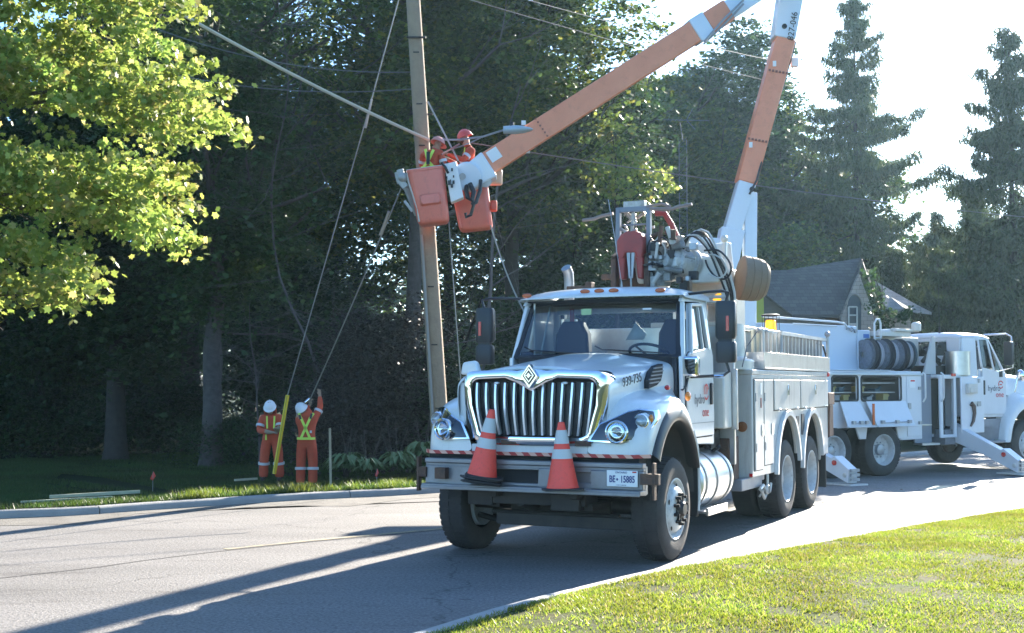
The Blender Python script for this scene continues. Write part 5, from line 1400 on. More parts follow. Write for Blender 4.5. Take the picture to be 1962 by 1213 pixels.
b.build('boom_rivet', mat('rivet_brown', (.25, .08, .05), .5), LB)
b = wb()
for px_, py_ in ((1434, 282), (1479, 128)): 
    p = at(px_, py_, Y0) - Vector((0, .24, 0)); b.box(p.x - .03, p.x + .03, p.y - .02, p.y + .02, p.z - .05, p.z + .05)
p = at(1521, 120, Y0); b.box(p.x - .05, p.x + .08, p.y - .06, p.y + .06, p.z - .08, p.z + .08)
b.build('hose_clip', PLATE, LB)
b = wb()
for px_, py_ in ((1437, 366), (1498, 57)): 
    p = at(px_, py_, Y0); b.cyl(p - Vector((0, .25, 0)), p - Vector((0, .19, 0)), .05, n=14)
b.build('boom_pin', DARKM, LB)
b = wb(); p0, p1 = at(1470, 345, Y0 + .3), at(1444, 345, Y0)
b.tube([at(1436, 372, Y0 - .28), at(1450, 345, Y0 - .26), at(1475, 250, Y0 - .1), at(1519, 100, Y0), at(1524, 80, Y0)], .022, 6); b.build('boom_hose', HOSE, LB)
w_ = (M2I.to_3x3())
t_ = text('boom_number', '827-046', .17, TEXTB, None, Vector((0, 0, 0)), basis((1, 0, 0), (0, 0, 1)), .002)
dv = (at(1528, -95, Y0) - at(1499, 78, Y0)).normalized(); pp = at(1519, 50, Y0 - .26)
t_.matrix_world = Matrix.Translation(pp) @ basis(dv, Vector((-dv.z, 0, dv.x))).to_4x4(); mw = t_.matrix_world.copy()
t_.parent = LB; t_.matrix_local = M2I @ mw
# elbow above the picture and the upper boom down to the buckets
UB = empty('upper_boom', (0, 0, 0), 0, T2)
e0 = at(1532, -110, Y0 + .0)
b = wb(); b.cyl(e0 - Vector((0, .5, 0)), e0 + Vector((0, .5, 0)), .30, n=24); b.build('elbow_joint', PW, UB, bevel=.02)
def ubp(px, py):       # point along the upper boom: depth runs from the elbow (24.0) to the buckets (22.6)
    t = (1532 - px) / (1532 - 905); return at(px, py, 23.7 + (22.6 - 23.7) * t)
def seg(px0, py0, px1, py1, w, h, name, m, w2=None, h2=None):
    q = wb(); q.beam(ubp(px0, py0), ubp(px1, py1), w, h, w2, h2, up=(0, 0, 1)); return q.build(name, m, UB, bevel=.02)
def ubY(px): return 305 + (px - 928) * (5 - 305) / (1398 - 928)   # centre line of the boom in the survey
seg(928, 318, 1330, 62, .36, .42, 'insulated_section', ORANGE)
seg(1326, 64.5, 1352, 48, .41, .47, 'white_collar', PW)
seg(1352, 48, 1392, 22.5, .36, .42, 'insulated_section', ORANGE)
seg(1390, 24, 1530, -66, .34, .36, 'boom_upper_end', PW)
b = wb(); 
q0, q1 = ubp(1345, 75), ubp(1420, 10)
b.tube([q0 - Vector((0, .25, .12)), (q0 + q1) / 2 - Vector((0, .28, .02)), q1 - Vector((0, .25, -.02))], .02); b.tube([q0 - Vector((0, .2, .15)), (q0 + q1) / 2 - Vector((0, .2, .12)), q1 - Vector((0, .25, .05))], .02)
b.build('boom_hose', STEEL, UB)
bd = (ubp(1330, 62) - ubp(928, 318)).normalized(); bn = Vector((-bd.z, 0, bd.x)).normalized()
b = wb()
for k in range(6):
    for q in (ubp(1037, 249),):
        c = q + bn * (.19 - k * .075) + Vector((0, -.235, 0)) + bd * (k * .0); b.box(c.x - .015, c.x + .015, c.y, c.y + .02, c.z - .015, c.z + .015)
b.build('boom_rivet', mat('rivet_brown', (.25, .08, .05), .5), UB)
b = wb(); c = ubp(947, 300) + Vector((0, -.19, 0))
r3 = [c + bd * a_ + bn * d_ for a_, d_ in ((-.11, -.11), (.11, -.11), (.11, .11), (-.11, .11))]
b.add(r3 + [p - Vector((0, .006, 0)) for p in r3], [(0, 1, 2, 3), (7, 6, 5, 4), (0, 4, 5, 1), (1, 5, 6, 2), (2, 6, 7, 3), (3, 7, 4, 0)]); b.build('boom_decal', PLATE, UB)
b = wb()
c = ubp(1003, 240) + Vector((0, -.2, 0)); b.box(c.x - .04, c.x + .04, c.y - .03, c.y, c.z - .04, c.z + .04); c = ubp(1010, 290) + Vector((0, -.1, 0)); b.box(c.x - .05, c.x + .05, c.y - .03, c.y + .03, c.z - .05, c.z + .03)
b.build('hose_clip', PLATE, UB)
# platform pivot, control box, two buckets
PV = empty('bucket_platform', (0, 0, 0), 0, T2)
b = wb(); b.beam(at(938, 318, 22.6), at(888, 350, 22.6), .50, .52, .36, .40); b.cyl(at(895, 338, 22.30), at(895, 338, 22.9), .26, n=28); b.build('platform_pivot', PW, PV, bevel=.03)
b = wb(); b.cyl(at(886, 338, 22.26), at(886, 338, 22.3), .06, n=14); b.cyl(at(929, 345, 22.4), at(929, 345, 22.9), .13, n=20); b.build('pivot_hub', STEEL, PV)
b = wb(); p = [at(851, 314, 22.0), at(874, 309, 22.0), at(888, 378, 22.0), at(864, 388, 22.0)]
b.hexa([q for q in p] + [q + Vector((0, .25, 0)) for q in p]); b.build('control_box', mat('control_white', (.75, .77, .78), .4), PV, bevel=.012)
b = wb()
for px, py, r_ in ((866, 325, 1), (856, 340, .8), (869, 338, .8), (861, 350, 1.6), (869, 349, 1.2), (866, 356, 1.3), (863, 346, .7)):
    q = at(px, py, 21.97); b.box(q.x - .015 * r_, q.x + .015 * r_, q.y - .01, q.y + .02, q.z - .025 * r_, q.z + .025 * r_)
b.tube([at(846, 311, 21.95), at(853, 320, 21.95), at(859, 332, 21.95)], .022, 8)
b.build('control_lever', BLACK, PV)
b = wb(); b.tube([at(900, 352, 22.3), at(908, 368, 22.25), at(904, 385, 22.2), at(896, 378, 22.2), at(893, 365, 22.3), at(895, 350, 22.4)], .045, 10)
b.tube([at(905, 375, 22.2), at(907, 395, 22.2), at(902, 412, 22.2), at(893, 416, 22.2), at(892, 408, 22.2)], .03, 10); b.tube([at(921, 345, 22.3), at(920, 365, 22.25), at(912, 388, 22.2), at(903, 392, 22.2)], .035, 10); b.build('bucket_hose', HOSE, PV)
b = wb(); q = at(948, 340, 22.9); b.box(q.x - .12, q.x + .14, q.y - .1, q.y + .1, q.z - .14, q.z + .14); b.build('pivot_cover', mat('cream_plastic', (.70, .50, .36), .5), PV, bevel=.04)
def bucket(corners, Yc, label_m, dep, name='bucket'):
    "corners: top-left, top-right, bottom-right, bottom-left in the survey; dep: depth"
    tl, tr, br, bl = [at(px, py, Yc) for px, py in corners]
    up_ = ((tl + tr) / 2 - (bl + br) / 2); upn = up_.normalized(); xr = ((tr - tl) + (br - bl)) / 2; xn = xr.normalized()
    root = empty(name, (0, 0, 0), 0, PV)
    def ring(c, w, d, r_, z):
        return [c + xn * x + Vector((0, 1, 0)) * y + upn * z for x, y in rrect(-w / 2, w / 2, -d / 2, d / 2, r_, 4)]
    cb = (bl + br) / 2 + Vector((0, dep / 2, 0)); ct = (tl + tr) / 2 + Vector((0, dep / 2, 0)); H_ = up_.length; wt, wb2 = (tr - tl).length, (br - bl).length
    rows = []
    for t, k in ((0, .86), (.03, .95), (.08, 1), (.5, 1), (.955, 1), (.96, 1.05), (1, 1.05), (1.0, .93), (.95, .90), (.1, .86)):
        c = cb.lerp(ct, t); w = (wb2 + (wt - wb2) * t) * k; d = dep * (.9 + .1 * t) * k
        rows.append(ring(c, w, d, .09, 0))
    q = wb(); q.grid(rows, closed=True); q.add(rows[0], [tuple(range(len(rows[0])))]); q.add(rows[-1], [tuple(range(len(rows[0]) - 1, -1, -1))])
    q.build('bucket_shell', BUCKET, root, smooth=50)
    return root, cb, ct, xn, upn, wb2
BA, cbA, ctA, xa, ua, _w = bucket([(779, 326), (849, 317), (859, 422), (800, 430)], 21.95, BUCKET, .60)
q = wb(); c = cbA.lerp(ctA, .42) - Vector((0, .305, 0)) + xa * .02
for k, (w, h, o) in enumerate(((.19, .105, 0), (.165, .08, -.035))):
    pass
r0 = [c + xa * x + ua * z for x, z in rrect(-.19, .19, -.10, .10, .04)]; r1 = [c + xa * x + ua * z - Vector((0, .05, 0)) for x, z in rrect(-.16, .16, -.075, .075, .04)]
q.grid([r0, r1], closed=True); q.add(r1, [tuple(range(len(r1)))]); q.build('bucket_step', BUCKET, BA, smooth=30)
q = wb(); q.tube([at(850, 317, 22.0), at(779, 327, 22.0), at(783, 350, 22.0), at(800, 400, 22.0), at(803, 425, 22.0)], .018, 8); q.build('bucket_rim_trim', WHITE2, BA)
BB, cbB, ctB, xb, ub, _w = bucket([(862, 352), (934, 345), (944, 433), (880, 441)], 22.75, BUCKET, .60)
q = wb(); c = at(946, 395, 22.9); q.box(c.x - .06, c.x + .06, c.y - .12, c.y + .12, c.z - .09, c.z + .09); q.build('bucket_step', mat('bright_red_plastic', (.65, .08, .04), .5), BB, bevel=.02)
q = wb(); q.beam(at(866, 352, 22.72), at(884, 436, 22.72), .03, .03); q.beam(at(925, 352, 22.72), at(936, 430, 22.72), .03, .03); q.build('bucket_rib', BUCKET, BB)
# winch bracket on the left side of the left bucket
b = wb(); b.beam(at(766, 325, 22.1), at(772, 345, 22.1), .10, .12); b.beam(at(766, 345, 22.1), at(778, 360, 22.1), .16, .12); b.beam(at(760, 330, 22.1), at(765, 352, 22.1), .05, .08); b.beam(at(778, 360, 22.1), at(800, 412, 22.2), .05, .10); b.beam(at(775, 385, 22.0), at(790, 405, 22.0), .05, .05); b.ball(at(772, 340, 22.05), .09, 8)
b.build('jib_winch', mat('dull_white_metal', (.48, .50, .50), .5, .3, noise=(8, .5, (.3, .31, .3))), PV, bevel=.008)

# ------------------------------------------------------------ people
SKIN = mat('skin', (.42, .22, .15), .55)
COVER = mat('orange_coverall', (.60, .095, .04), .85, noise=(9, .5, (.44, .07, .035)), bump=.5, bscale=22)
GLOVE = mat('tan_work_glove', (.30, .22, .15), .85)
HATW = mat('white_hard_hat', (.75, .78, .80), .3, coat=.5)
HATR = mat('red_hard_hat', (.60, .06, .04), .3, coat=.5)
BOOT = mat('work_boot', (.05, .045, .04), .8)
SILVER = mat('silver_reflective_tape', (.55, .57, .60), .5)
def person(base, rz, J, label, scale=1.0, hat=HATW, hood=True, look=(0, 1, 0), sleeves=COVER, bulk=1.0):
    """J: joints in metres, x right, y forward (the way the person faces), z up; base: where the feet stand"""
    root = empty('person', base, rz)
    root.scale = (scale,) * 3
    tag(root, label, 'person')
    me = bpy.data.meshes.new('person_body')
    V_, E_, Rr = [], [], []
    idx = {}
    def add(n, p, r, par=None):
        idx[n] = len(V_); V_.append(p); Rr.append(tuple(q_ * bulk for q_ in r) if n[:2] in ('pe', 'wa', 'ch', 'up', 'sh', 'ua', 'el', 'fa', 'hp', 'th', 'kn', 'sn', 'an') and n != 'chin' else r)
        if par: E_.append((idx[par], idx[n]))
    j = J
    L_ = lambda a, b_, t: tuple(Vector(a).lerp(Vector(b_), t))
    add('pelvis', j['pelvis'], (.165, .13)); add('waist', L_(j['pelvis'], j['chest'], .45), (.165, .125), 'pelvis'); add('chest', j['chest'], (.19, .135), 'waist')
    add('upper', L_(j['chest'], j['neck'], .6), (.15, .12), 'chest'); add('neck', j['neck'], (.062, .062), 'upper')
    h = Vector(j['head']); nk = Vector(j['neck']); d = (h - nk).normalized(); fw = Vector(look).normalized()
    add('jaw', tuple(nk.lerp(h, .45) + fw * .018), (.072, .08), 'neck'); add('skull', tuple(h), (.082, .098), 'jaw'); add('crown', tuple(h + d * .075), (.07, .08), 'skull')
    add('nose', tuple(h + fw * .108 - d * .02), (.012, .014), 'skull'); add('chin', tuple(nk.lerp(h, .42) + fw * .075), (.03, .025), 'jaw')
    for s in ('l', 'r'):
        add('sh' + s, j['sh' + s], (.085, .08), 'upper'); add('ua' + s, L_(j['sh' + s], j['el' + s], .5), (.066, .066), 'sh' + s); add('el' + s, j['el' + s], (.055, .055), 'ua' + s); add('fa' + s, L_(j['el' + s], j['wr' + s], .5), (.052, .052), 'el' + s); add('wr' + s, j['wr' + s], (.036, .034), 'fa' + s)
        w, e = Vector(j['wr' + s]), Vector(j['el' + s]); hd = Vector(j.get('hd' + s, tuple((w - e).normalized()))).normalized()
        side = hd.cross(Vector((0, 0, 1))); side = side.normalized() if side.length > .1 else Vector((1, 0, 0)); pn = side.cross(hd).normalized()
        add('palm' + s, tuple(w + hd * .055), (.044, .028), 'wr' + s)
        for k in range(4):
            o = (k - 1.5) * .022; ln = (.07, .082, .078, .062)[k]
            b0 = w + hd * .085 + side * o; add('f%d%s' % (k, s), tuple(b0), (.0105, .0105), 'palm' + s)
            b1 = b0 + hd * ln * .5 - pn * .012; add('g%d%s' % (k, s), tuple(b1), (.0098, .0098), 'f%d%s' % (k, s))
            b2 = b1 + (hd * .5 - pn * .85).normalized() * ln * .5; add('h%d%s' % (k, s), tuple(b2), (.0085, .0085), 'g%d%s' % (k, s))
        t0 = w + hd * .03 + side * .045 * (1 if s == 'l' else -1); add('t0' + s, tuple(t0), (.013, .013), 'palm' + s); add('t1' + s, tuple(t0 + hd * .045 - pn * .02), (.0105, .0105), 't0' + s)
        add('hp' + s, j['hp' + s], (.115, .115), 'pelvis'); add('th' + s, L_(j['hp' + s], j['kn' + s], .5), (.10, .10), 'hp' + s); add('kn' + s, j['kn' + s], (.082, .085), 'th' + s); add('sn' + s, L_(j['kn' + s], j['an' + s], .45), (.085, .085), 'kn' + s); add('an' + s, j['an' + s], (.082, .088), 'sn' + s)
        f = Vector(j['an' + s]); add('heel' + s, tuple(f + Vector((0, -.02, -.05))), (.05, .055), 'an' + s); add('toe' + s, tuple(f + Vector((0, .17, -.06))), (.045, .038), 'heel' + s)
    me.from_pydata(V_, E_, [])
    o = bpy.data.objects.new('person_body', me); COL.objects.link(o)
    sk_ = o.modifiers.new('skin', 'SKIN'); sk_.branch_smoothing = .4; sk_.use_smooth_shade = True
    for i, v in enumerate(me.skin_vertices[0].data): v.radius = Rr[i]; v.use_root = (i == 0)
    sb = o.modifiers.new('sub', 'SUBSURF'); sb.levels = sb.render_levels = 2
    bpy.context.view_layer.update()
    m2 = bpy.data.meshes.new_from_object(o.evaluated_get(bpy.context.evaluated_depsgraph_get()))
    bpy.data.objects.remove(o)
    m2.name = 'person_body'; m2.materials.clear()
    for q in (COVER, SKIN, GLOVE, BOOT, sleeves): m2.materials.append(q)
    nkz = nk + d * .03
    for p in m2.polygons:
        c = p.center; mi = 0
        if (c - nkz).dot(d) > 0 and (c - h).length < .2: mi = 1
        for s in ('l', 'r'):
            w, e = Vector(j['wr' + s]), Vector(j['el' + s]); sh = Vector(j['sh' + s])
            if (c - w).dot((w - e).normalized()) > -.02 and (c - w).length < .24: mi = 2
            elif sleeves is not COVER and (c - e).length < .42 and (c - sh).length > .12 and (c - w).length < .36 and (c - Vector(j['chest'])).length > .25: mi = 4
            a = Vector(j['an' + s])
            if (c - a).length < .3 and c.z < a.z - .02: mi = 3
        p.material_index = mi; p.use_smooth = True
    bo = bpy.data.objects.new('person_body', m2); COL.objects.link(bo); bo.parent = root
    # face: eyes and mouth; ears
    sd = fw.cross(d).normalized()
    q = MB()
    for s in (-1, 1): q.ball(h + fw * .088 + sd * s * .032 + d * .012, .012, 5)
    q.build('eye', BLACK, root)
    q = MB(); q.beam(nk.lerp(h, .62) + fw * .098 - sd * .024, nk.lerp(h, .62) + fw * .098 + sd * .024, .006, .006); q.build('mouth', mat('lip', (.25, .08, .07), .6), root)
    q = MB()
    for s in (-1, 1): q.ball(h + sd * s * .085 + d * -.01, .026, 6, sc=(.6, 1, 1.3))
    q.build('ear', SKIN, root)
    # hard hat: dome, ridge and brim
    q = MB(); up_ = d
    def P(a, b_, c): return h + up_ * .035 + sd * a + fw * b_ + up_ * c
    rows = []
    for t in range(7):
        a = t / 6 * PI / 2; rows.append([P(math.cos(2 * PI * k / 24) * .122 * math.cos(a), math.sin(2 * PI * k / 24) * .145 * math.cos(a), .125 * math.sin(a)) for k in range(24)])
    brim = [P(math.cos(2 * PI * k / 24) * .138, math.sin(2 * PI * k / 24) * (.165 + (.05 if math.sin(2 * PI * k / 24) > .3 else 0)), -.012) for k in range(24)]
    q.grid([brim, rows[0]] + rows[1:], closed=True)
    q.tube([P(0, .12 * math.cos(a), .125 * math.sin(a) + .004) for a in [PI * k / 10 for k in range(1, 10)]], .012, 6)
    hh = q.build('hard_hat', hat, root, solid=.006, smooth=50)
    if hood:
        q = MB(); rows = []
        for t in range(8 if hood == 'up' else 5):
            zz = -.22 + t * .05; r_ = .142 - .014 * abs(t - 2.5)
            rows.append([h + up_ * zz + sd * (math.cos(a) * r_) + fw * (math.sin(a) * r_ - .015) for a in [R(150 + 240 * k / 12) for k in range(13)]])
        q.grid(rows); q.build('hood', COVER, root, solid=.012)
    # reflective bands round the limbs
    def band(a, c, t, r_, name='reflective_band', m=SILVER):
        a, c = Vector(a), Vector(c); p = a.lerp(c, t); dd = (c - a).normalized()
        q = MB(); q.lathe([(r_ * bulk, -.028), (r_ * bulk + .004, 0), (r_ * bulk, .028)], p, dd, 18); q.build(name, m, root)
    for s in ('l', 'r'):
        band(j['kn' + s], j['an' + s], .30, .098); 
        if sleeves is COVER: band(j['sh' + s], j['el' + s], .62, .074)
    return root, idx
def strap(root, pts, w, m, name='vest_strap', nrm=(0, -1, 0)):
    q = MB(); pts = [Vector(p) for p in pts]
    for a, c in zip(pts[:-1], pts[1:]): q.beam(a, c, .012, w, up=nrm) if False else q.beam(a, c, w, .012, up=nrm)
    return q.build(name, m, root)
# right of the two on the verge: back to the camera, both arms raised to the guy wire
base2 = at(587, 932, 25.5)
J2 = dict(pelvis=(0, 0, .90), chest=(0, 0, 1.24), neck=(.0, .02, 1.45), head=(-.10, .03, 1.57),
          shl=(-.17, 0, 1.40), shr=(.17, .02, 1.42), ell=(-.14, .22, 1.50), wrl=(.0, .32, 1.66), elr=(.26, .10, 1.62), wrr=(.24, .14, 1.86),
          hdl=(.2, .1, .9), hdr=(-.1, .1, 1), hpl=(-.10, 0, .84), hpr=(.10, 0, .84), knl=(-.12, .02, .48), knr=(.13, .02, .48), anl=(-.12, -.01, .10), anr=(.13, -.01, .10))
rz2 = 0.0
pr, _ = person(base2, rz2, J2, 'person in orange coveralls with a lime X on the back, arms raised to a wire', .975, HATW, True, (-.5, 1, .3), bulk=1.2)
yb = -.178
for s in (-1, 1):
    strap(pr, [(s * .10, yb + .0, 1.42), (s * -.09, yb - .0, 1.00)], .05, LIME)
    strap(pr, [(s * .15, -.10, 1.50), (s * .10, yb, 1.41)], .05, LIME)
strap(pr, [(-.185, -.09, .985), (-.10, yb - .0, .985), (.10, yb - .0, .985), (.185, -.09, .985)], .05, LIME, 'vest_belt')
q = MB(); q.box(.09, .13, yb - .02, yb + .01, 1.10, 1.15); q.build('tool_clip', SILVER, pr)
strap(pr, [(-.125, yb - .004, 1.47), (-.10, yb - .008, 1.38)], .045, BLACK, 'shoulder_pad'); strap(pr, [(.125, yb - .004, 1.50), (.10, yb - .008, 1.39)], .045, BLACK, 'shoulder_pad')
# the left one faces the camera, head down, both hands on the yellow guard
base1 = at(520, 921, 25.7)
J1 = dict(pelvis=(0, 0, .90), chest=(0, .04, 1.20), neck=(.02, .08, 1.40), head=(.02, .14, 1.53),
          shl=(-.18, .05, 1.33), shr=(.19, .05, 1.33), ell=(-.20, .20, 1.06), wrl=(-.13, .38, 1.10), elr=(.24, .16, 1.05), wrr=(-.06, .36, 1.02),
          hdl=(-.5, .5, .2), hdr=(-.8, .5, .1), hpl=(-.11, 0, .84), hpr=(.11, 0, .84), knl=(-.15, .03, .48), knr=(.15, .03, .48), anl=(-.17, -.01, .10), anr=(.17, -.01, .10))
# (x is the person's own right: facing the camera means turned half round)
J1 = {k: (v[0], v[1], v[2]) for k, v in J1.items()}
p1_, _ = person(base1, PI, J1, 'hooded person in orange coveralls looking down and gripping the yellow guard', .96, HATW, 'up', (-.1, .9, -.55), bulk=1.22)
strap(p1_, [(.07, .20, 1.36), (.06, .205, 1.10)], .035, LIME, nrm=(0, 1, 0)); strap(p1_, [(-.09, .20, 1.36), (-.08, .205, 1.10)], .035, LIME, nrm=(0, 1, 0))
strap(p1_, [(.09, .175, .98), (.09, .17, .86)], .035, LIME, 'trouser_tab', nrm=(0, 1, 0))
q = MB(); q.ball((.02, .235, 1.625), .03, 8, sc=(1.4, .5, 1)); q.build('hat_lamp', mat('brown_badge', (.3, .2, .12), .5), p1_)
# two people in the buckets, seen above the rims
ctr = cbA + Vector((0, .02, 0)) + Vector((.0, 0, .12))
JB = dict(pelvis=(0, 0, .90), chest=(0, .04, 1.22), neck=(.05, .06, 1.42), head=(.07, .12, 1.55),
          shl=(-.19, .03, 1.37), shr=(.19, .03, 1.37), ell=(-.28, .12, 1.14), wrl=(-.12, .36, 1.10), elr=(.26, .05, 1.10), wrr=(.20, .32, 1.08),
          hpl=(-.10, 0, .84), hpr=(.10, 0, .84), knl=(-.11, .03, .48), knr=(.11, .03, .48), anl=(-.11, -.01, .10), anr=(.11, -.01, .10))
pbA = at(826, 428, 22.3)
q1_, _ = person(pbA, R(-25), JB, 'person with a pale red hard hat and lime harness standing in the left bucket', .92, mat('faded_red_hard_hat', (.62, .25, .20), .4), False, (.3, 1, -.4))
strap(q1_, [(-.05, -.15, 1.42), (.02, -.17, 1.18), (-.12, -.15, 1.04)], .055, LIME); strap(q1_, [(.12, -.13, 1.40), (.02, -.17, 1.18), (.14, -.14, 1.04)], .055, LIME); strap(q1_, [(-.16, -.12, 1.06), (.16, -.12, 1.06)], .07, LIME, 'harness_belt'); strap(q1_, [(.03, -.18, 1.36), (.03, -.185, 1.12)], .07, BLACK, 'harness_back')
pbB = at(901, 430, 23.0)
JC = dict(JB); JC.update(head=(.0, .10, 1.62), neck=(.0, .05, 1.46), chest=(0, .02, 1.25), elr=(.30, .1, 1.12), ell=(-.24, .18, 1.16), wrl=(-.10, .46, 1.28), wrr=(.12, .44, 1.24))
q2_, _ = person(pbB, R(105), JC, 'bearded person with a bright red hard hat standing in the right bucket', .98, HATR, False, (0, 1, -.35))
q = MB(); q.ball((0, .15, 1.555), .055, 8, sc=(1.1, .8, .8)); q.build('beard', mat('brown_beard', (.09, .05, .03), .9), q2_)
strap(q2_, [(-.1, .13, 1.42), (-.1, .16, 1.15)], .04, LIME, nrm=(0, 1, 0)); strap(q2_, [(.17, .05, 1.45), (.20, .0, 1.25)], .04, PLATE, nrm=(1, 0, 0))

# ------------------------------------------------------------ trees
BARK = mat('grey_brown_bark', (.05, .042, .034), .95, noise=(7, .5, (.028, .023, .02)), bump=.9, bscale=16)
BARKG = mat('grey_bark', (.10, .088, .080), .95, noise=(6, .5, (.05, .044, .04)), bump=.9, bscale=14)
DEAD = mat('dead_branch_bark', (.11, .10, .095), .95, noise=(9, .5, (.09, .08, .075)))
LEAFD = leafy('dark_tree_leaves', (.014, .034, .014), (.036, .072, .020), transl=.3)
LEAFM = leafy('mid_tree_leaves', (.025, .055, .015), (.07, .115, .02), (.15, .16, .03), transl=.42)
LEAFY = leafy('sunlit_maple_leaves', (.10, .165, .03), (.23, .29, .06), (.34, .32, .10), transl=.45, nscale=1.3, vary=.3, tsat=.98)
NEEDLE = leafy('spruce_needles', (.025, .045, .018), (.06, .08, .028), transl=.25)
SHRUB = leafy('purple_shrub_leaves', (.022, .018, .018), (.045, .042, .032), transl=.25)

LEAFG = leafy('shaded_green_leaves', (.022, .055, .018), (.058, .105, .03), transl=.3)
def quads(P, size, rg, droop=.4, asp=.75, flat=.5):
    "leaf rhombs at points P"
    k = len(P)
    a = rg.uniform(0, 2 * PI, k)
    L = np.stack([np.cos(a), np.sin(a), -droop * rg.uniform(0, 2, k)], 1); L /= np.linalg.norm(L, axis=1)[:, None]
    t = rg.normal(size=(k, 3)) * flat + np.array([0, 0, 1.0]); 
    W = np.cross(L, t); W /= np.linalg.norm(W, axis=1)[:, None] + 1e-9
    s = (size * rg.uniform(.6, 1.3, k))[:, None]
    n = np.cross(L, W) * .12
    return np.stack([P - L * s * .5, P + W * s * asp * .5 + n * s, P + L * s * .5, P - W * s * asp * .5 + n * s], 1).reshape(-1, 3)
def maple_leaves(P, size, rg):
    "five-lobed leaves"
    k = len(P)
    out2 = np.array([(0, -.5), (.18, -.28), (.5, -.22), (.34, .02), (.46, .28), (.18, .22), (0, .55), (-.18, .22), (-.46, .28), (-.34, .02), (-.5, -.22), (-.18, -.28)])
    a = rg.uniform(0, 2 * PI, k)
    L = np.stack([np.cos(a), np.sin(a), -rg.uniform(.2, 1.6, k)], 1); L /= np.linalg.norm(L, axis=1)[:, None]
    t = rg.normal(size=(k, 3)) * .6 + np.array([0, 0, 1.0]); W = np.cross(L, t); W /= np.linalg.norm(W, axis=1)[:, None]
    s = (size * rg.uniform(.6, 1.25, k))[:, None, None]
    return (P[:, None, :] + s * (out2[None, :, 0:1] * W[:, None, :] + out2[None, :, 1:2] * L[:, None, :])).reshape(-1, 3)
def limb(b, p, d, L, r, rg, depth, spread=.6, up=.15, n=5, ends=None):
    pts = [Vector(p)]; rr_ = [r]; d = Vector(d).normalized()
    for i in range(n):
        d = (d + Vector((rg.uniform(-1, 1), rg.uniform(-1, 1), rg.uniform(-1, 1))) * .16 + Vector((0, 0, up * .3))).normalized()
        pts.append(pts[-1] + d * L / n); rr_.append(r * (1 - .65 * (i + 1) / n))
    b.tube(pts, rr_, 7 if depth > 1 else 5, caps=False)
    if ends is not None: ends.append(pts[-1])
    if depth > 0:
        for k in range(rg.randint(2, 4)):
            i = rg.randint(1, n); q = d + Vector((rg.uniform(-1, 1), rg.uniform(-1, 1), rg.uniform(-.5, .8))) * spread * 1.5
            limb(b, pts[i], q, L * rg.uniform(.45, .7), rr_[i] * .7, rg, depth - 1, spread, up, n, ends)
def trunk_mb(h, r, seed, crown0, spread=.8):
    rg = random.Random(seed); b = MB()
    pts = []; rr_ = []
    for i in range(9):
        t = i / 8; pts.append((rg.uniform(-.12, .12) * t * 2, rg.uniform(-.12, .12) * t * 2, h * .8 * t)); rr_.append(r * (1.35 if i == 0 else 1) * (1 - .75 * t))
    pts.insert(1, (0, 0, .35)); rr_.insert(1, r * 1.08)
    b.tube(pts, rr_, 12)
    for k in range(9):
        z = crown0 + (h * .75 - crown0) * k / 9; a = rg.uniform(0, 6.28)
        limb(b, (0, 0, z), (math.cos(a), math.sin(a), .5), h * .22, r * .35, rg, 2, spread)
    return b
_crowns = {}
def crown_co(h, rad, base, seed, clumps, per, size, lobes=9):
    rg = np.random.default_rng(seed)
    cz = (h + base) / 2; hz = (h - base) / 2
    u = rg.normal(size=(lobes, 3)); u /= np.linalg.norm(u, axis=1)[:, None]; rl = rg.uniform(.35, .68, lobes)
    lob = np.column_stack([u * rl[:, None], rg.uniform(.32, .52, lobes)])
    lob = np.vstack([lob, [[0, 0, .1, .62], [0, 0, -.3, .5]]])
    i = rg.integers(0, len(lob), clumps); v = rg.normal(size=(clumps, 3)); v /= np.linalg.norm(v, axis=1)[:, None]
    rr_ = rg.uniform(.55, 1.05, clumps) ** .6
    c = lob[i, :3] + v * (lob[i, 3] * rr_)[:, None]
    c = c * np.array([rad, rad, hz]) + np.array([0, 0, cz])
    c = c[c[:, 2] > base * .8]
    cs = rg.uniform(.4, 1.0, len(c))
    P = np.repeat(c, per, 0) + rg.normal(size=(len(c) * per, 3)) * np.repeat(cs, per)[:, None] * np.array([.66, .66, .17])
    # each clump bows down at its rim
    off = P - np.repeat(c, per, 0); P[:, 2] -= (off[:, 0] ** 2 + off[:, 1] ** 2) * .34
    return quads(P, size, rg)
def tree(x, y, h, rad, base, r, seed, m, label, clumps=520, per=85, size=.17, group='trees of the dark wood behind the road', bark=None, name='broadleaf_tree', z=None):
    z = terr(x, y) - .3 if z is None else z
    root = empty(name, (x, y, z), seed * 1.3)
    tag(root, label, 'tree', group)
    trunk_mb(h, r, seed, max(base, 2.0) + (3.2 if seed in (3, 4) else 0)).build('trunk', bark or BARK, root, smooth=60)
    key = (h, rad, base, seed % 4, clumps, m.name)
    raw_mesh('crown', crown_co(h, rad, base, seed, clumps, per, size), 4, m, root)
    return root
def PX(px, Y): return (px - CXP) / FPX * Y
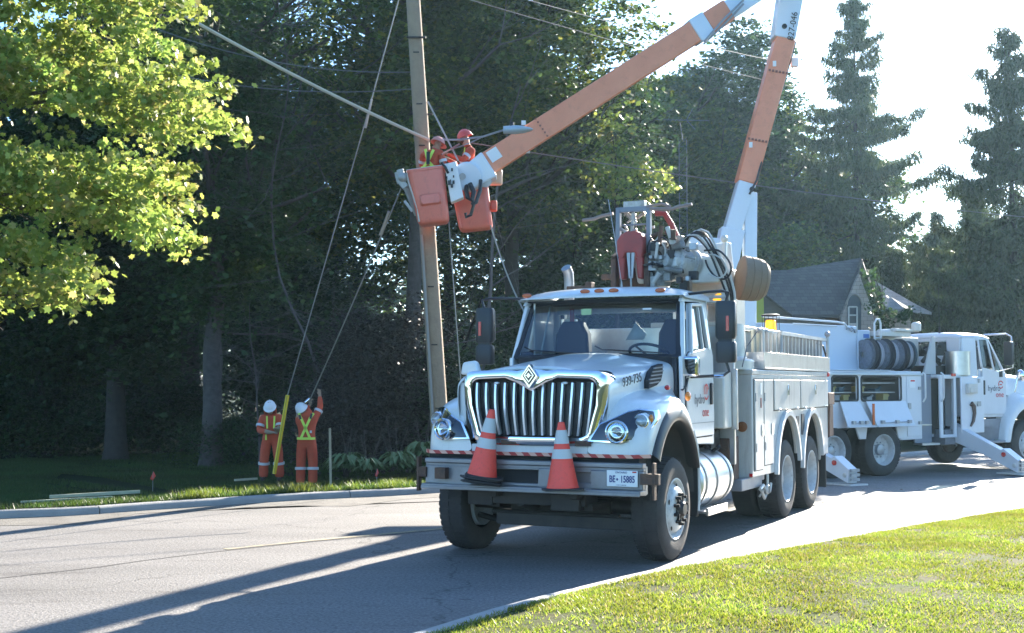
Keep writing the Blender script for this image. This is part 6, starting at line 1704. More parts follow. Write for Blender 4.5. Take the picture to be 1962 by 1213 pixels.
# (px, Y, height, crown radius, crown foot, trunk radius)
GW = 'trees of the dark wood behind the road'
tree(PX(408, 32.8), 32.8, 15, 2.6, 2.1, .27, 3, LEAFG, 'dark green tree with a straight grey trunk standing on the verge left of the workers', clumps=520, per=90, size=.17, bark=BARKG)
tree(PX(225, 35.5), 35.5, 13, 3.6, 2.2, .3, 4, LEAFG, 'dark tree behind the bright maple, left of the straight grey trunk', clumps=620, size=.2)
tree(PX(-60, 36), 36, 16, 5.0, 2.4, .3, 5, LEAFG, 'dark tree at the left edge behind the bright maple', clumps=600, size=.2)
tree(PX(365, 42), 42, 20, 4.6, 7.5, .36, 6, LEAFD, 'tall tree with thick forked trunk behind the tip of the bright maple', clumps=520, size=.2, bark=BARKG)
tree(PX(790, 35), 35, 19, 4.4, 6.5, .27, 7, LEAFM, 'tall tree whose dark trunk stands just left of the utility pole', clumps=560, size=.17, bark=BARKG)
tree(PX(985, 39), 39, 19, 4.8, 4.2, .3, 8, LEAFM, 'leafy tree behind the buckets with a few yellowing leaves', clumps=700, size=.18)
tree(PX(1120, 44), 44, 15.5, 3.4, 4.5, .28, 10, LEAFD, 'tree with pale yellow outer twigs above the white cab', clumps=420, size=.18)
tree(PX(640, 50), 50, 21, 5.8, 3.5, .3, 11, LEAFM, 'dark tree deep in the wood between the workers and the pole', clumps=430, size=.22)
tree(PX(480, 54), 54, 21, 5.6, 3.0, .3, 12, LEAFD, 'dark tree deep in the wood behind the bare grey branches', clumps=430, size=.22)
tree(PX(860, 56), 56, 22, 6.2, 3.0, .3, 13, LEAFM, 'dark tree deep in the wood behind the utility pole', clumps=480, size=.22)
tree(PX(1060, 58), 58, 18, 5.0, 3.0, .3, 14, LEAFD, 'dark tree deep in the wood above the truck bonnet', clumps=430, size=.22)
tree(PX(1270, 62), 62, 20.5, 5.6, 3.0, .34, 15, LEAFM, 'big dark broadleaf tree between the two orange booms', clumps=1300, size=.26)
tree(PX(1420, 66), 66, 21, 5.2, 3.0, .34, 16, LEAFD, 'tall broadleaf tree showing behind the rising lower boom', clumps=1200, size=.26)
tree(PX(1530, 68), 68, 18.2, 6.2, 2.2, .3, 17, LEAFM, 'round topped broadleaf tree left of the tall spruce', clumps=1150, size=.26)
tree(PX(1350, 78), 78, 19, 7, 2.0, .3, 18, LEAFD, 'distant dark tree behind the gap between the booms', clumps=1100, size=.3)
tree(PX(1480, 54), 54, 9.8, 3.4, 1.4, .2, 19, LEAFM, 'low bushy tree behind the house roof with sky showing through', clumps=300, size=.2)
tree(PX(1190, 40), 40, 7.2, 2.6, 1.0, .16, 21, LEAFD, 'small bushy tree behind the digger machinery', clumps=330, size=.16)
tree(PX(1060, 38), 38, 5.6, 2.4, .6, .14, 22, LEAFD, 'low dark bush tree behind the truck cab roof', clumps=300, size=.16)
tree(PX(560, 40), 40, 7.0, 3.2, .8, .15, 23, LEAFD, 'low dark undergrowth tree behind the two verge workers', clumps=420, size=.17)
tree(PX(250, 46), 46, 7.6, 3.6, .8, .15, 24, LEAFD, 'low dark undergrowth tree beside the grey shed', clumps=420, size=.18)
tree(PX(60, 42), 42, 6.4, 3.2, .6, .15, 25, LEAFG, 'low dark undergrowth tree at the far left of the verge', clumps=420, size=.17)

# spruces
def spruce(x, y, h, rad, seed, label, base=1.2):
    root = empty('spruce_tree', (x, y, terr(x, y) - .3), 0); tag(root, label, 'spruce', 'tall spruces behind the road')
    rg = random.Random(seed); nr = np.random.default_rng(seed)
    b = MB(); b.tube([(0, 0, h * t / 8) for t in range(9)], [.22 * (1 - t / 8.4) for t in range(9)], 10)
    P, D = [], []
    z = base
    while z < h - .2:
        t = (z - base) / (h - base); L = rad * (1 - t) ** .9 * rg.uniform(.5, 1.2) + .15
        nb = rg.choice((5, 6, 7))
        a0 = rg.uniform(0, 6.28)
        for k in range(nb):
            a = a0 + 2 * PI * k / nb + rg.uniform(-.3, .3); Lk = L * rg.uniform(.6, 1.1)
            dr = Vector((math.cos(a), math.sin(a), 0)); pts = []; zk = z + rg.uniform(-.45, .45) * h / 18; dk = rg.uniform(.15, .42)
            for i in range(7):
                s = i / 6; pts.append(Vector((0, 0, zk)) + dr * Lk * s + Vector((0, 0, -dk * Lk * math.sin(s * PI * .75) + .12 * Lk * s * s * (1 if t > .5 else .5) + .3 * (t > .8) * Lk * s)))
            b.tube(pts, [.035 * (1 - i / 8) * (1.2 - t) + .006 for i in range(7)], 4, caps=False)
            n = max(6, int(Lk * 20))
            for i in range(n):
                s = rg.uniform(.12, 1.0); q = s * 6; i0 = min(5, int(q)); p = pts[i0].lerp(pts[i0 + 1], q - i0)
                sd = Vector((-dr.y, dr.x, 0)) * rg.gauss(0, .06 + .07 * Lk * (1 - s * .5))
                P.append(p + sd + Vector((0, 0, rg.uniform(-.5, .04) * rg.random()))); 
        z += (.60 + .26 * (1 - t)) * rg.uniform(.7, 1.3) * h / 18
    b.build('trunk', BARK, root, smooth=60)
    P = np.array([tuple(p) for p in P]); P = np.repeat(P, 12, 0) + nr.normal(size=(len(P) * 12, 3)) * np.array([.12, .12, .07])
    k = len(P); a = nr.uniform(0, 2 * PI, k)
    L = np.stack([np.cos(a) * .55, np.sin(a) * .55, -nr.uniform(.1, 1.6, k)], 1); L /= np.linalg.norm(L, axis=1)[:, None]
    W = np.cross(L, nr.normal(size=(k, 3))); W /= np.linalg.norm(W, axis=1)[:, None]
    s = nr.uniform(.12, .34, k)[:, None]
    co = np.stack([P - W * .028, P + W * .028, P + L * s + W * .018, P + L * s - W * .018], 1).reshape(-1, 3)
    raw_mesh('crown', co, 4, NEEDLE, root)
    return root
spruce(PX(1645, 62), 62, 22.6, 8.0, 2, 'tall thin spruce with drooping boughs to the right of the booms')
spruce(PX(1945, 52), 52, 17.4, 8.8, 5, 'broad spruce at the right edge behind the bucket truck cab')
spruce(PX(1800, 74), 74, 12.6, 5.0, 8, 'short dark spruce in the gap between the two tall ones')
spruce(PX(1715, 54), 54, 8.2, 3.0, 9, 'low spruce with hanging boughs over the small house roof', .3)
spruce(PX(1580, 56), 56, 8.6, 2.8, 10, 'low spruce left of the tall thin one behind the dark roof', .4)
spruce(PX(1875, 62), 62, 12.4, 5.4, 12, 'low wide spruce left of the broad spruce at the right edge', .2)

# far wood closing the view
rg = np.random.default_rng(77)
k = 5200; x = rg.uniform(-75, 110, k); y = 92 + rg.uniform(-9, 16, k)
top = np.where(CXP + FPX * x / y < 1180, 10.5, 11.5) + 2.0 * np.sin(x * .23) + 1.4 * np.sin(x * .71 + 1)
c = np.column_stack([x, y, rg.uniform(-.8, 1, k) ** 1 * top * .5 + top * .45])
P = np.repeat(c, 24, 0) + rg.normal(size=(k * 24, 3)) * np.array([1.1, 1.1, .7])
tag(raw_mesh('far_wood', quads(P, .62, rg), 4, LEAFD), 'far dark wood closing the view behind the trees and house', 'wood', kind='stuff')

# the sunlit maple reaching in from the left: sprays of lobed leaves on drooping boughs
mx, my = PX(-330, 17.5), 17.5
MT = empty('maple_tree', (mx, my, .05)); tag(MT, 'bright sunlit maple with yellow green leaves reaching in from the upper left', 'tree')
mz = Vector((mx, my, .05))
rnd = random.Random(21); nr = np.random.default_rng(21)
def inside(poly, x, y):
    r_ = False; n = len(poly)
    for i in range(n):
        (x1, y1), (x2, y2) = poly[i], poly[(i + 1) % n]
        if (y1 > y) != (y2 > y) and x < (x2 - x1) * (y - y1) / (y2 - y1) + x1: r_ = not r_
    return r_
polys = [([(-300, -260), (300, -200), (395, -20), (335, 45), (330, 95), (400, 125), (455, 160), (405, 185), (455, 240), (395, 270), (330, 240), (350, 285), (250, 265), (210, 220), (130, 225), (40, 190), (-20, 215), (-300, 220)], 16.4, 1.5, 3.6),
         ([(-300, 250), (0, 270), (60, 295), (190, 290), (260, 300), (330, 320), (362, 370), (352, 400), (375, 455), (340, 470), (290, 440), (240, 420), (235, 450), (190, 430), (120, 400), (60, 380), (0, 390), (-300, 400)], 15.8, 1.3, 3.4),
         ([(-300, 430), (0, 430), (60, 440), (110, 420), (120, 450), (200, 460), (160, 490), (235, 515), (225, 540), (160, 530), (175, 560), (150, 600), (100, 585), (60, 560), (30, 530), (0, 580), (-300, 600)], 15.2, 1.1, 2.9)]
clumps = []; b = MB()
b.tube([(0, 0, -.2), (.1, 0, 1.6), (.15, 0, 3.4), (.3, .1, 5.5), (.3, 0, 8.5)], [.30, .24, .21, .16, .08], 14)
for poly, Yc, dp, zr in polys:
    xs = [p[0] for p in poly]; ys = [p[1] for p in poly]; area = 0
    pts = []
    n_ = int((max(xs) - min(xs)) * (max(ys) - min(ys)) / 430)
    while len(pts) < n_ * .43:
        x, y = rnd.uniform(min(xs), max(xs)), rnd.uniform(min(ys), max(ys))
        if inside(poly, x, y) and math.sin(x * .045 + y * .02) * math.sin(y * .075 - x * .012) > -.55: pts.append((x, y))
    for x, y in pts: clumps.append((at(x, y, Yc + rnd.uniform(-dp, dp)) - mz))
    # boughs reach from the trunk into the spray
    for k in range(13):
        x, y = pts[rnd.randrange(len(pts))]; e = at(x, y, Yc + rnd.uniform(-dp, dp) * .7) - mz; s = Vector((.25, 0, max(1.8, min(7.5, e.z - .3 + rnd.uniform(-1, .3)))))
        m_ = s.lerp(e, .5) + Vector((0, 0, .35)); pp_ = [s, s.lerp(m_, .5) + Vector((0, 0, .1)), m_, m_.lerp(e, .5) + Vector((0, 0, .06)), e]
        b.tube(pp_, [.06, .045, .03, .018, .007], 6, caps=False)
        for q in range(3):
            o = pp_[2 + q % 2].lerp(pp_[3], rnd.random()); b.tube([o, o + Vector((rnd.uniform(-.3, .7), rnd.uniform(-.5, .5), rnd.uniform(-.4, .15)))], [.012, .004], 4, caps=False)
b.build('trunk', BARKG, MT, smooth=60)
C = np.array([tuple(c) for c in clumps]); per = 84; k = len(C)
dr = nr.normal(size=(k, 3)) * np.array([.6, .7, .18]) + np.array([.75, 0, -.22]); dr /= np.linalg.norm(dr, axis=1)[:, None]
ln = nr.uniform(.3, .95, k); s_ = nr.random((k, per)) ** .8
C = C - dr * (ln * .75)[:, None]; P = C[:, None, :] + dr[:, None, :] * (s_ * ln[:, None])[:, :, None] + nr.normal(size=(k, per, 3)) * np.array([.085, .085, .05]) * (.45 + 1.1 * s_)[:, :, None]
P[:, :, 2] -= (s_ * ln[:, None]) ** 2 * .25; P = P.reshape(-1, 3)
raw_mesh('crown', maple_leaves(P, .088, nr), 12, LEAFY, MT)

# sprig of bright leaves reaching in front of the tree by the machinery
def bough_tree(px, py, Y, pts_px, label, seed, m=LEAFY, size=.12, h0=None):
    root_p = Vector((PX(px, Y), Y, terr(0, Y) - .3)); root = empty('young_tree', root_p); tag(root, label, 'tree')
    rn = random.Random(seed); nn_ = np.random.default_rng(seed); b = MB(); cl = []
    top = at(px, py, Y) - root_p
    b.tube([(0, 0, 0), (.05, 0, top.z * .4), top * .8, top], [.09, .07, .045, .012], 8)
    for x, y, r_ in pts_px:
        e = at(x, y, Y + rn.uniform(-.8, .8)) - root_p; s = Vector((0, 0, max(.8, e.z - rn.uniform(.4, 1.2)))); s.x = top.x * s.z / max(top.z, .1)
        b.tube([s, s.lerp(e, .5) + Vector((0, 0, .15)), e], [.03, .016, .005], 5, caps=False)
        for k in range(int(13 * r_)): cl.append(tuple(e + Vector((rn.gauss(0, .30 * r_), rn.gauss(0, .3 * r_), rn.gauss(0, .22 * r_)))))
    b.build('trunk', BARK, root)
    C_ = np.array(cl); P_ = np.repeat(C_, 14, 0) + nn_.normal(size=(len(C_) * 14, 3)) * np.array([.13, .13, .07])
    raw_mesh('crown', maple_leaves(P_, size, nn_), 12, m, root); return root
bough_tree(1180, 260, 36, [(1170, 250, 1), (1160, 290, 1), (1185, 320, 1.1), (1215, 330, 1), (1250, 320, .8), (1265, 350, .9), (1230, 375, .9), (1190, 370, 1), (1150, 330, 1), (1205, 300, .8), (1280, 355, .5), (1225, 395, .6)], 'young tree with sunlit pale leaves just above the digger arms', 5)
bough_tree(1110, -20, 42, [(1090, 20, 1.2), (1120, 50, 1.1), (1140, 80, 1.1), (1100, 90, 1), (1130, 120, .9), (1070, 60, 1.2), (1060, 10, 1.2), (1150, 60, .6)], 'slim tree with orange tinged leaves at the top above the upper boom', 6, LEAFM, .17)

# dead tree with bare grey branches
def bare(x, y, h, r, seed, label, lean=(0, 0), n=12, z=None, L=.34, m=DEAD, dep=3):
    root = empty('bare_tree', (x, y, terr(x, y) - .3)); tag(root, label, 'bare tree')
    rg = random.Random(seed); b = MB(); tp = [(lean[0] * t + rg.uniform(-.035, .035) * h * (t > 0), lean[1] * t, h * t) for t in (0, .2, .4, .6, .8, 1)]
    tp = [tuple(q) for q in resample(tp, h / 18)]
    b.tube(tp, [r * (1 - .85 * i / len(tp)) for i in range(len(tp))], 8); b.build('trunk', m, root)
    b = MB()
    for k in range(n):
        t = rg.uniform(.3, 1); a = rg.uniform(0, 6.28); limb(b, tp[int(t * (len(tp) - 1))], (math.cos(a), math.sin(a) * .6, rg.uniform(-.35, .7)), h * L * rg.uniform(.6, 1.1), r * .28, rg, dep, .75, 0)
    b.build('branches', m, root)
bare(PX(600, 31.5), 31.5, 12.0, .04, 2, 'dead tree with a tangle of bare grey branches left of the pole', (-1.2, 0), 26, L=.30)
bare(PX(900, 33), 33, 10.0, .07, 4, 'bare slanting branches behind the two bucket workers', (1.4, 0), 10, L=.3, dep=2)
bare(PX(500, 29.5), 29.5, 4.0, .03, 5, 'small bare sapling with drooping twigs above the hooded worker', (-.4, 0), 12, L=.4, dep=2)
bare(PX(395, 34.5), 34.5, 13.5, .14, 6, 'bare twiggy grey trunk behind the tip of the maple', (.2, 0), 16, L=.22)

# shrubs, hostas
def shrub(px, Y, h, r, seed, m, label, size=.09, n=150, cat='shrub'):
    x = PX(px, Y); root = empty('shrub', (x, Y, terr(x, Y) - .28)); tag(root, label, cat)
    rg = random.Random(seed); b = MB()
    for k in range(9):
        a = rg.uniform(0, 6.28); b.tube([(0, 0, 0), (math.cos(a) * r * .4, math.sin(a) * r * .4, h * .5), (math.cos(a) * r * .7, math.sin(a) * r * .7, h * rg.uniform(.75, 1.05))], [.03, .02, .006], 5, caps=False)
    b.build('stem', BARK, root); raw_mesh('foliage', crown_co(h, r, .15, seed, n, 70, size, 7), 4, m, root)
shrub(735, 29, 4.3, 1.5, 31, SHRUB, 'tall purple brown shrub between the workers and the pole', .10, 330)
shrub(665, 28, 2.6, 1.1, 32, SHRUB, 'lower brown shrub just right of the raised arms worker', .09, 200)
shrub(880, 30, 3.2, 1.8, 33, LEAFD, 'dark green shrub behind the pole foot', .12, 260)
shrub(300, 40, 2.6, 2.6, 34, LEAFD, 'dark hedge bush in front of the grey shed', .14, 300)
shrub(120, 38, 2.4, 2.8, 35, LEAFD, 'dark hedge bush left of the grey shed', .14, 300)
shrub(-10, 37, 2.8, 2.4, 36, LEAFD, 'dark hedge bush at the left edge of the verge', .14, 260)
shrub(460, 33.5, 1.5, 1.2, 37, LEAFD, 'low green bush in front of the rail fence by the trunk', .10, 160)
def hosta(px, py, Y, s, seed, label):
    p = at(px, py, Y); root = empty('hosta_plant', p); tag(root, label, 'plant', 'broad leaved plants along the bed')
    rg = random.Random(seed); b = MB()
    for k in range(80):
        a = rg.uniform(0, 6.28); L = s * rg.uniform(.5, 1.0); d = Vector((math.cos(a), math.sin(a), 0)); n_ = Vector((-d.y, d.x, 0)); w = L * .12; hgt = s * rg.uniform(.3, .8)
        r0 = [(d * L * .15 + Vector((0, 0, hgt * .6))), (d * L * .45 + Vector((0, 0, hgt))), (d * L * .8 + Vector((0, 0, hgt * .8))), (d * L + Vector((0, 0, hgt * .45)))]
        ws_ = (.15, 1, .8, .05)
        b.grid([[q - n_ * w * e, q - Vector((0, 0, .02)), q + n_ * w * e] for q, e in zip(r0, ws_)])
    b.build('leaf_rosette', mat('hosta_green', (.10, .16, .06), .55), root)
    b = MB()
    for k in range(4):
        a = rg.uniform(-.3, .3); b.tube([(rg.uniform(-.1, .1), 0, 0), (a, 0, s * rg.uniform(1.3, 2.2))], .006, 4)
    b.build('flower_stalk', DEAD, root)
hosta(665, 905, 25.0, .50, 1, 'leftmost clump of broad green leaves beside the wooden stake'); hosta(705, 908, 24.8, .42, 2, 'broad leaved clump right of the leftmost one, left of the red flag'); hosta(762, 902, 25.2, .5, 3, 'broad leaved clump nearest the pole, with two tall stalks'); hosta(808, 880, 26.4, .5, 4, 'paler leafy clump just left of the pole foot')

# rail fence and shed
def seg_obj(fn, name, m, parent=None, **k):
    b = MB(); fn(b); return b.build(name, m, parent, **k)
fx, fy = PX(455, 36), 36
FN_ = empty('rail_fence', (fx, fy, -.42)); tag(FN_, 'weathered wooden rail fence behind the straight grey trunk', 'fence')
WOODG = mat('weathered_grey_wood', (.13, .115, .10), .9, noise=(6, .5, (.07, .06, .055)))
for k in range(2):
    seg_obj(lambda b: b.cyl((-.7 + k * 1.3, 0, 0), (-.7 + k * 1.3, 0, .95), .06, n=8), 'post', WOODG, FN_)
for z in (.40, .62, .84): seg_obj(lambda b: b.beam((-.8, .03, z + .03), (1.0, -.03, z - .02), .05, .09), 'rail', WOODG, FN_)
sx, sy = PX(240, 52), 52
SH = empty('grey_shed', (sx, sy, -.55), R(12)); tag(SH, 'grey sided shed in deep shade behind the left trees', 'shed')
SID = mat('pale_grey_siding', (.30, .31, .33), .8, noise=(3, .4, (.24, .25, .27)))
seg_obj(lambda b: b.box(-2.4, 2.8, 0, 4, 0, 1.9), 'wall', SID, SH)
def _r(b):
    b.prism([(-.3, 1.88), (2.0, 2.75), (4.3, 1.88), (4.3, 1.95), (2.0, 2.84), (-.3, 1.95)], 0, -2.6, 3.0)
seg_obj(_r, 'roof', mat('grey_roof_sheet', (.16, .17, .20), .7), SH)
seg_obj(lambda b: b.box(.3, 1.1, -.03, 0, .05, 1.75), 'door', WOODG, SH)
seg_obj(lambda b: (b.frame([(-1.6, .9), (-.6, .9), (-.6, 1.6), (-1.6, 1.6)], [(-1.53, .97), (-.67, .97), (-.67, 1.53), (-1.53, 1.53)], 1, -.04, -.0)), 'window_frame', WHITE2, SH)

# ------------------------------------------------------------ the house behind the bucket truck
def shingles(name, c1, c2):
    m = bpy.data.materials.new(name); m.use_nodes = True; nt = m.node_tree; b = nt.nodes['Principled BSDF']; L = nt.links.new
    tc = nd(nt, 'ShaderNodeTexCoord'); br = nd(nt, 'ShaderNodeTexBrick'); br.inputs['Scale'].default_value = 3.2
    br.inputs['Color1'].default_value = (*c1, 1); br.inputs['Color2'].default_value = (*c2, 1); br.inputs['Mortar'].default_value = tuple(x * .5 for x in c1) + (1,)
    br.inputs['Mortar Size'].default_value = .02; br.inputs['Brick Width'].default_value = .8; br.inputs['Row Height'].default_value = .45
    mp = nd(nt, 'ShaderNodeMapping'); L(tc.outputs['Object'], mp.inputs[0]); mp.inputs['Rotation'].default_value = (PI / 2, 0, 0)
    L(mp.outputs[0], br.inputs['Vector']); L(br.outputs['Color'], b.inputs['Base Color']); b.inputs['Roughness'].default_value = .85
    return m
ROOFM = shingles('dark_shingles', (.085, .072, .066), (.13, .112, .10)); ROOFL = shingles('pale_worn_shingles', (.30, .27, .25), (.22, .2, .19))
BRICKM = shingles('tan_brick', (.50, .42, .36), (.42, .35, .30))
HY = 46.0
HO = empty('brick_house', at(1600, 780, HY)); tag(HO, 'tan brick house with a steep dark gable and arched window behind the bucket truck', 'house')
ho = HO.location.copy()
def hp_(px, py, dy=0): return at(px, py, HY + dy) - ho
zb = -1.2
def poly(b, pts, th=Vector((0, 0, -.10))):
    k = len(pts); b.add(list(pts) + [p + th for p in pts], [tuple(range(k)), tuple(range(2 * k - 1, k - 1, -1))] + [(i, (i + 1) % k, k + (i + 1) % k, k + i) for i in range(k)])
# main roof slope, hip to the left, steep cross gable on the right
b = MB(); poly(b, [hp_(1400, 520, 4), hp_(1510, 517, 4), hp_(1650, 494, 4.4), hp_(1649, 505, 3.0), hp_(1615, 603, -.2), hp_(1519, 604, 0), hp_(1462, 560, 1.2), hp_(1400, 545, 2)]); b.build('main_roof', ROOFM, HO)
b = MB(); poly(b, [hp_(1651, 497, .2), hp_(1613, 606, -.6), hp_(1604, 600, 3), hp_(1648, 495, 4)], Vector((.06, 0, -.06))); poly(b, [hp_(1651, 497, .2), hp_(1680, 580, -.4), hp_(1690, 600, 3), hp_(1652, 495, 4)], Vector((-.02, 0, -.12))); b.build('gable_roof', ROOFM, HO)
b = MB(); g0 = [hp_(1612, 606, -.75), hp_(1646, 524, -.75), hp_(1674, 600, -.75), hp_(1676, 740, -.75), hp_(1612, 740, -.75)]; poly(b, g0, Vector((0, .25, 0))); b.build('gable_wall', BRICKM, HO)
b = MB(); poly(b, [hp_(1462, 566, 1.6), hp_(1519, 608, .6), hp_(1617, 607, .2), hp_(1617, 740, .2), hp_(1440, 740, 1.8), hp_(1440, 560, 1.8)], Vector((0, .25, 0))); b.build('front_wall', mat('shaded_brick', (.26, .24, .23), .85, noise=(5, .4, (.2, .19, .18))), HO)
WN = empty('arched_window', (0, 0, 0), 0, HO)
cxw = 1637; 
aw = [(cxw + 13 * math.cos(R(t)), 585 + 20 * -math.sin(R(t))) for t in range(0, 181, 15)]
b = MB(); poly(b, [hp_(x, y, -.80) for x, y in aw] + [hp_(cxw - 13, 690, -.80), hp_(cxw + 13, 690, -.80)], Vector((0, .2, 0))); b.build('window_recess', mat('window_dark', (.04, .05, .07), .3), WN)
b = MB()
ao = [(cxw + 16 * math.cos(R(t)), 585 - 24 * math.sin(R(t))) for t in range(0, 181, 15)]
b.grid([[hp_(x, y, -.86) for x, y in ao], [hp_(x, y, -.86) for x, y in aw]]); b.build('brick_arch', mat('arch_trim_brick', (.36, .31, .27), .8), WN, solid=.04)
b = MB()
for y in (588, 604, 621): b.beam(hp_(cxw - 11, y, -.86), hp_(cxw + 5, y, -.86), .05, .05)
for x in (cxw - 11, cxw + 5): b.beam(hp_(x, 588, -.86), hp_(x, 640, -.86), .05, .05, up=(0, 1, 0))
b.build('window_frame', WHITE2, WN)
b = MB(); poly(b, [hp_(1676, 538, 1.5), hp_(1755, 583, .5), hp_(1785, 598, 1.0), hp_(1740, 592, -.5), hp_(1698, 591, -.5)], Vector((0, 0, -.1))); b.build('side_roof', ROOFL, HO)
b = MB(); poly(b, [hp_(1676, 600, .8), hp_(1745, 596, .6), hp_(1745, 740, .6), hp_(1676, 740, .8)], Vector((0, .2, 0))); b.build('side_wall', BRICKM, HO)
b = MB(); b.beam(hp_(1519, 606, -.06), hp_(1616, 606, -.3), .08, .12); b.build('eave_gutter', mat('dark_gutter', (.03, .03, .035), .5), HO)
b = MB(); poly(b, [hp_(1447, 567, -2), hp_(1463, 567, -2), hp_(1465, 640, -2), hp_(1447, 640, -2)], Vector((0, .08, 0))); q = b.build('yellow_green_banner', mat('lime_banner', (.42, .45, .08), .8), None)
q.location = ho; tag(q, 'yellow green upright banner panel behind the cable drum', 'banner')
bough_tree(1690, 545, 44.5, [(1668, 528, .35), (1674, 550, .4), (1680, 575, .4), (1684, 596, .5), (1700, 610, .5), (1722, 608, .4), (1742, 606, .35), (1690, 625, .5)], 'climbing plant hanging over the small pale roof', 9, LEAFD, .14)

# television aerial on its lattice mast
ax = at(1310, 520, 50); AM = empty('tv_aerial', ax); tag(AM, 'old television aerial on a thin lattice mast between the booms', 'aerial')
tp = at(1303, 235, 50) - ax; MAST = mat('pale_aerial_metal', (.16, .18, .19), .6, .3)
b = MB()
for dx in (-.15, .15): b.tube([(dx, 0, -5), (dx, 0, at(1310, 268, 50).z - ax.z)], .018, 5)
zt = at(1310, 268, 50).z - ax.z; z = -4.8
while z < zt: b.tube([(-.15, 0, z), (.15, 0, z)], .010, 4); b.tube([(-.15, 0, z), (.15, 0, z + .35)], .008, 4); z += .35
b.tube([(0, 0, zt), (tp.x, 0, tp.z)], .018, 5); b.build('lattice_mast', MAST, AM)
b = MB(); A = lambda x, y: at(x, y, 50) - ax
b.tube([A(1237, 229), A(1358, 231)], .018, 5); b.tube([A(1316, 229), A(1327, 208)], .018, 5); b.tube([A(1316, 231), A(1332, 248)], .018, 5)
for k in range(9): p = A(1240 + k * 8, 229); b.tube([p - Vector((0, .5, .03)), p + Vector((0, .5, .03))], .010, 4)
b.build('aerial_boom', MAST, AM)

# ------------------------------------------------------------ utility pole, lamp, wires
POLE = mat('weathered_pole_wood', (.36, .27, .18), .9, noise=(3.5, .6, (.22, .165, .12)), bump=.5, bscale=26)
PY = 23.0
p0, p1 = at(848, 905, PY), at(786, -90, PY)
UP = empty('utility_pole', p0); tag(UP, 'tall leaning wooden utility pole beside the buckets', 'utility pole')
b = MB(); d = p1 - p0; b.tube([d * (k / 10) for k in range(-1, 11)], [.165 - .004 * k for k in range(-1, 11)], 20); b.build('pole_shaft', POLE, UP, smooth=60)
b = MB(); o = Vector((-.10, -.155, 0)); b.tube([d * .02 + o, d * .2 + o, d * .45 + o], .022, 8); b.build('ground_conduit', mat('grey_conduit', (.30, .29, .27), .6), UP)
b = MB()
for t in (.12, .24, .35, .62, .7, .8): b.box(d.x * t - .05, d.x * t + .06, -.175, -.16, d.z * t, d.z * t + .02)
b.cyl(d * .685 + Vector((-.2, 0, 0)), d * .685 + Vector((.22, 0, 0)), .015); b.cyl(d * .83 + Vector((-.15, -.16, 0)), d * .83 + Vector((.2, -.16, 0)), .02)
b.build('pole_bolt', DARKM, UP)
SL = empty('street_lamp', at(835, 285, PY)); tag(SL, 'grey blue street lamp head on a thin arm before the orange boom', 'street lamp')
so = SL.location.copy(); f = lambda x, y, dy=0: at(x, y, PY + dy) - so
b = MB(); b.tube([f(828, 268, .1), f(880, 268, -.6), f(925, 262, -1.1), f(966, 249, -1.55)], .018, 8); b.tube([f(828, 300, .1), f(900, 274, -.8), f(925, 262, -1.1)], .012, 8); b.build('lamp_arm', STEEL, SL)
b = MB(); c0, c1 = f(964, 249, -1.55), f(1021, 248, -2.0); dd = c1 - c0
b.grid([[c0 + dd * t + Vector((0, w * math.cos(a), h * math.sin(a))) for a in [2 * PI * k / 14 for k in range(14)]] for t, w, h in ((0, .03, .03), (.01, .07, .065), (.4, .10, .075), (.7, .10, .06), (.92, .06, .03), (1, .02, .01))], closed=True); b.build('lamp_head', mat('lamp_grey_blue', (.40, .48, .54), .4, .2), SL)
b = MB(); b.cyl(c0 + dd * .3 + Vector((0, 0, .06)), c0 + dd * .3 + Vector((0, 0, .13)), .035); b.build('photo_cell', BLACK, SL)
gt = at(551, 757, 25.3); gb = at(526, 905, 25.3)
WIRE = mat('weathered_wire', (.42, .40, .36), .6); WIRED = mat('thin_grey_wire', (.13, .135, .14), .7)
def wire(p, q, r, s, name, label, m=WIRED, n=18, cat='wire', grp=None):
    b = MB(); b.tube(sag(p, q, s, n), r, 6); return tag(b.build(name, m), label, cat, grp)
wire(at(250, -30, 20.5), at(822, 268, PY - .2), .030, .10, 'overhead_cable', 'thick pale cable running from the maple top down to the left bucket', mat('pale_cable_wrap', (.55, .50, .40), .6), cat='cable')
wire(at(300, 55, 24), at(790, 138, PY), .010, .25, 'overhead_wire', 'upper thin wire from the left reaching the pole')
wire(at(300, 135, 24), at(793, 170, PY), .010, .2, 'overhead_wire', 'lower thin wire from the left reaching the pole')
wire(at(830, 262, PY), at(2100, 428, 34), .011, .15, 'overhead_wire', 'long thin wire running right from the pole behind both booms')
wire(at(800, -60, PY), at(1500, 120, 40), .008, .1, 'overhead_wire', 'faint upper wire crossing behind the upper boom')
wire(at(800, -30, PY), at(1600, 185, 40), .008, .1, 'overhead_wire', 'faint lower wire crossing behind the upper boom')
wire(at(787, -85, PY), at(708, 205, 23.6), .012, 0, 'guy_wire', 'upper part of the guy wire from the pole top', mat('guy_strand', (.30, .32, .31), .5, .4), 2)
wire(at(708, 205, 23.6), gt, .012, 0, 'guy_wire', 'lower part of the guy wire ending at the yellow guard', mat('guy_strand', (.30, .32, .31), .5, .4), 2)
b = MB(); b.tube([at(712, 190, 23.55), at(700, 245, 23.75)], .024, 6); tag(b.build('guy_insulator', mat('insulator_grey', (.35, .36, .36), .5)), 'thicker grey insulator rod in the middle of the guy wire', 'insulator')
wire(at(768, 362, 22.1), at(592, 770, 25.55), .014, .05, 'pulling_rope', 'rope running from the left bucket winch down to the raised hands', mat('rope_grey', (.28, .28, .25), .8), cat='rope')
wire(at(745, 405, 22.5), at(728, 450, 22.8), .026, 0, 'rope_grip', 'dark grip clamped on the rope below the left bucket', mat('rope_grey', (.28, .28, .25), .8), 2, 'grip')
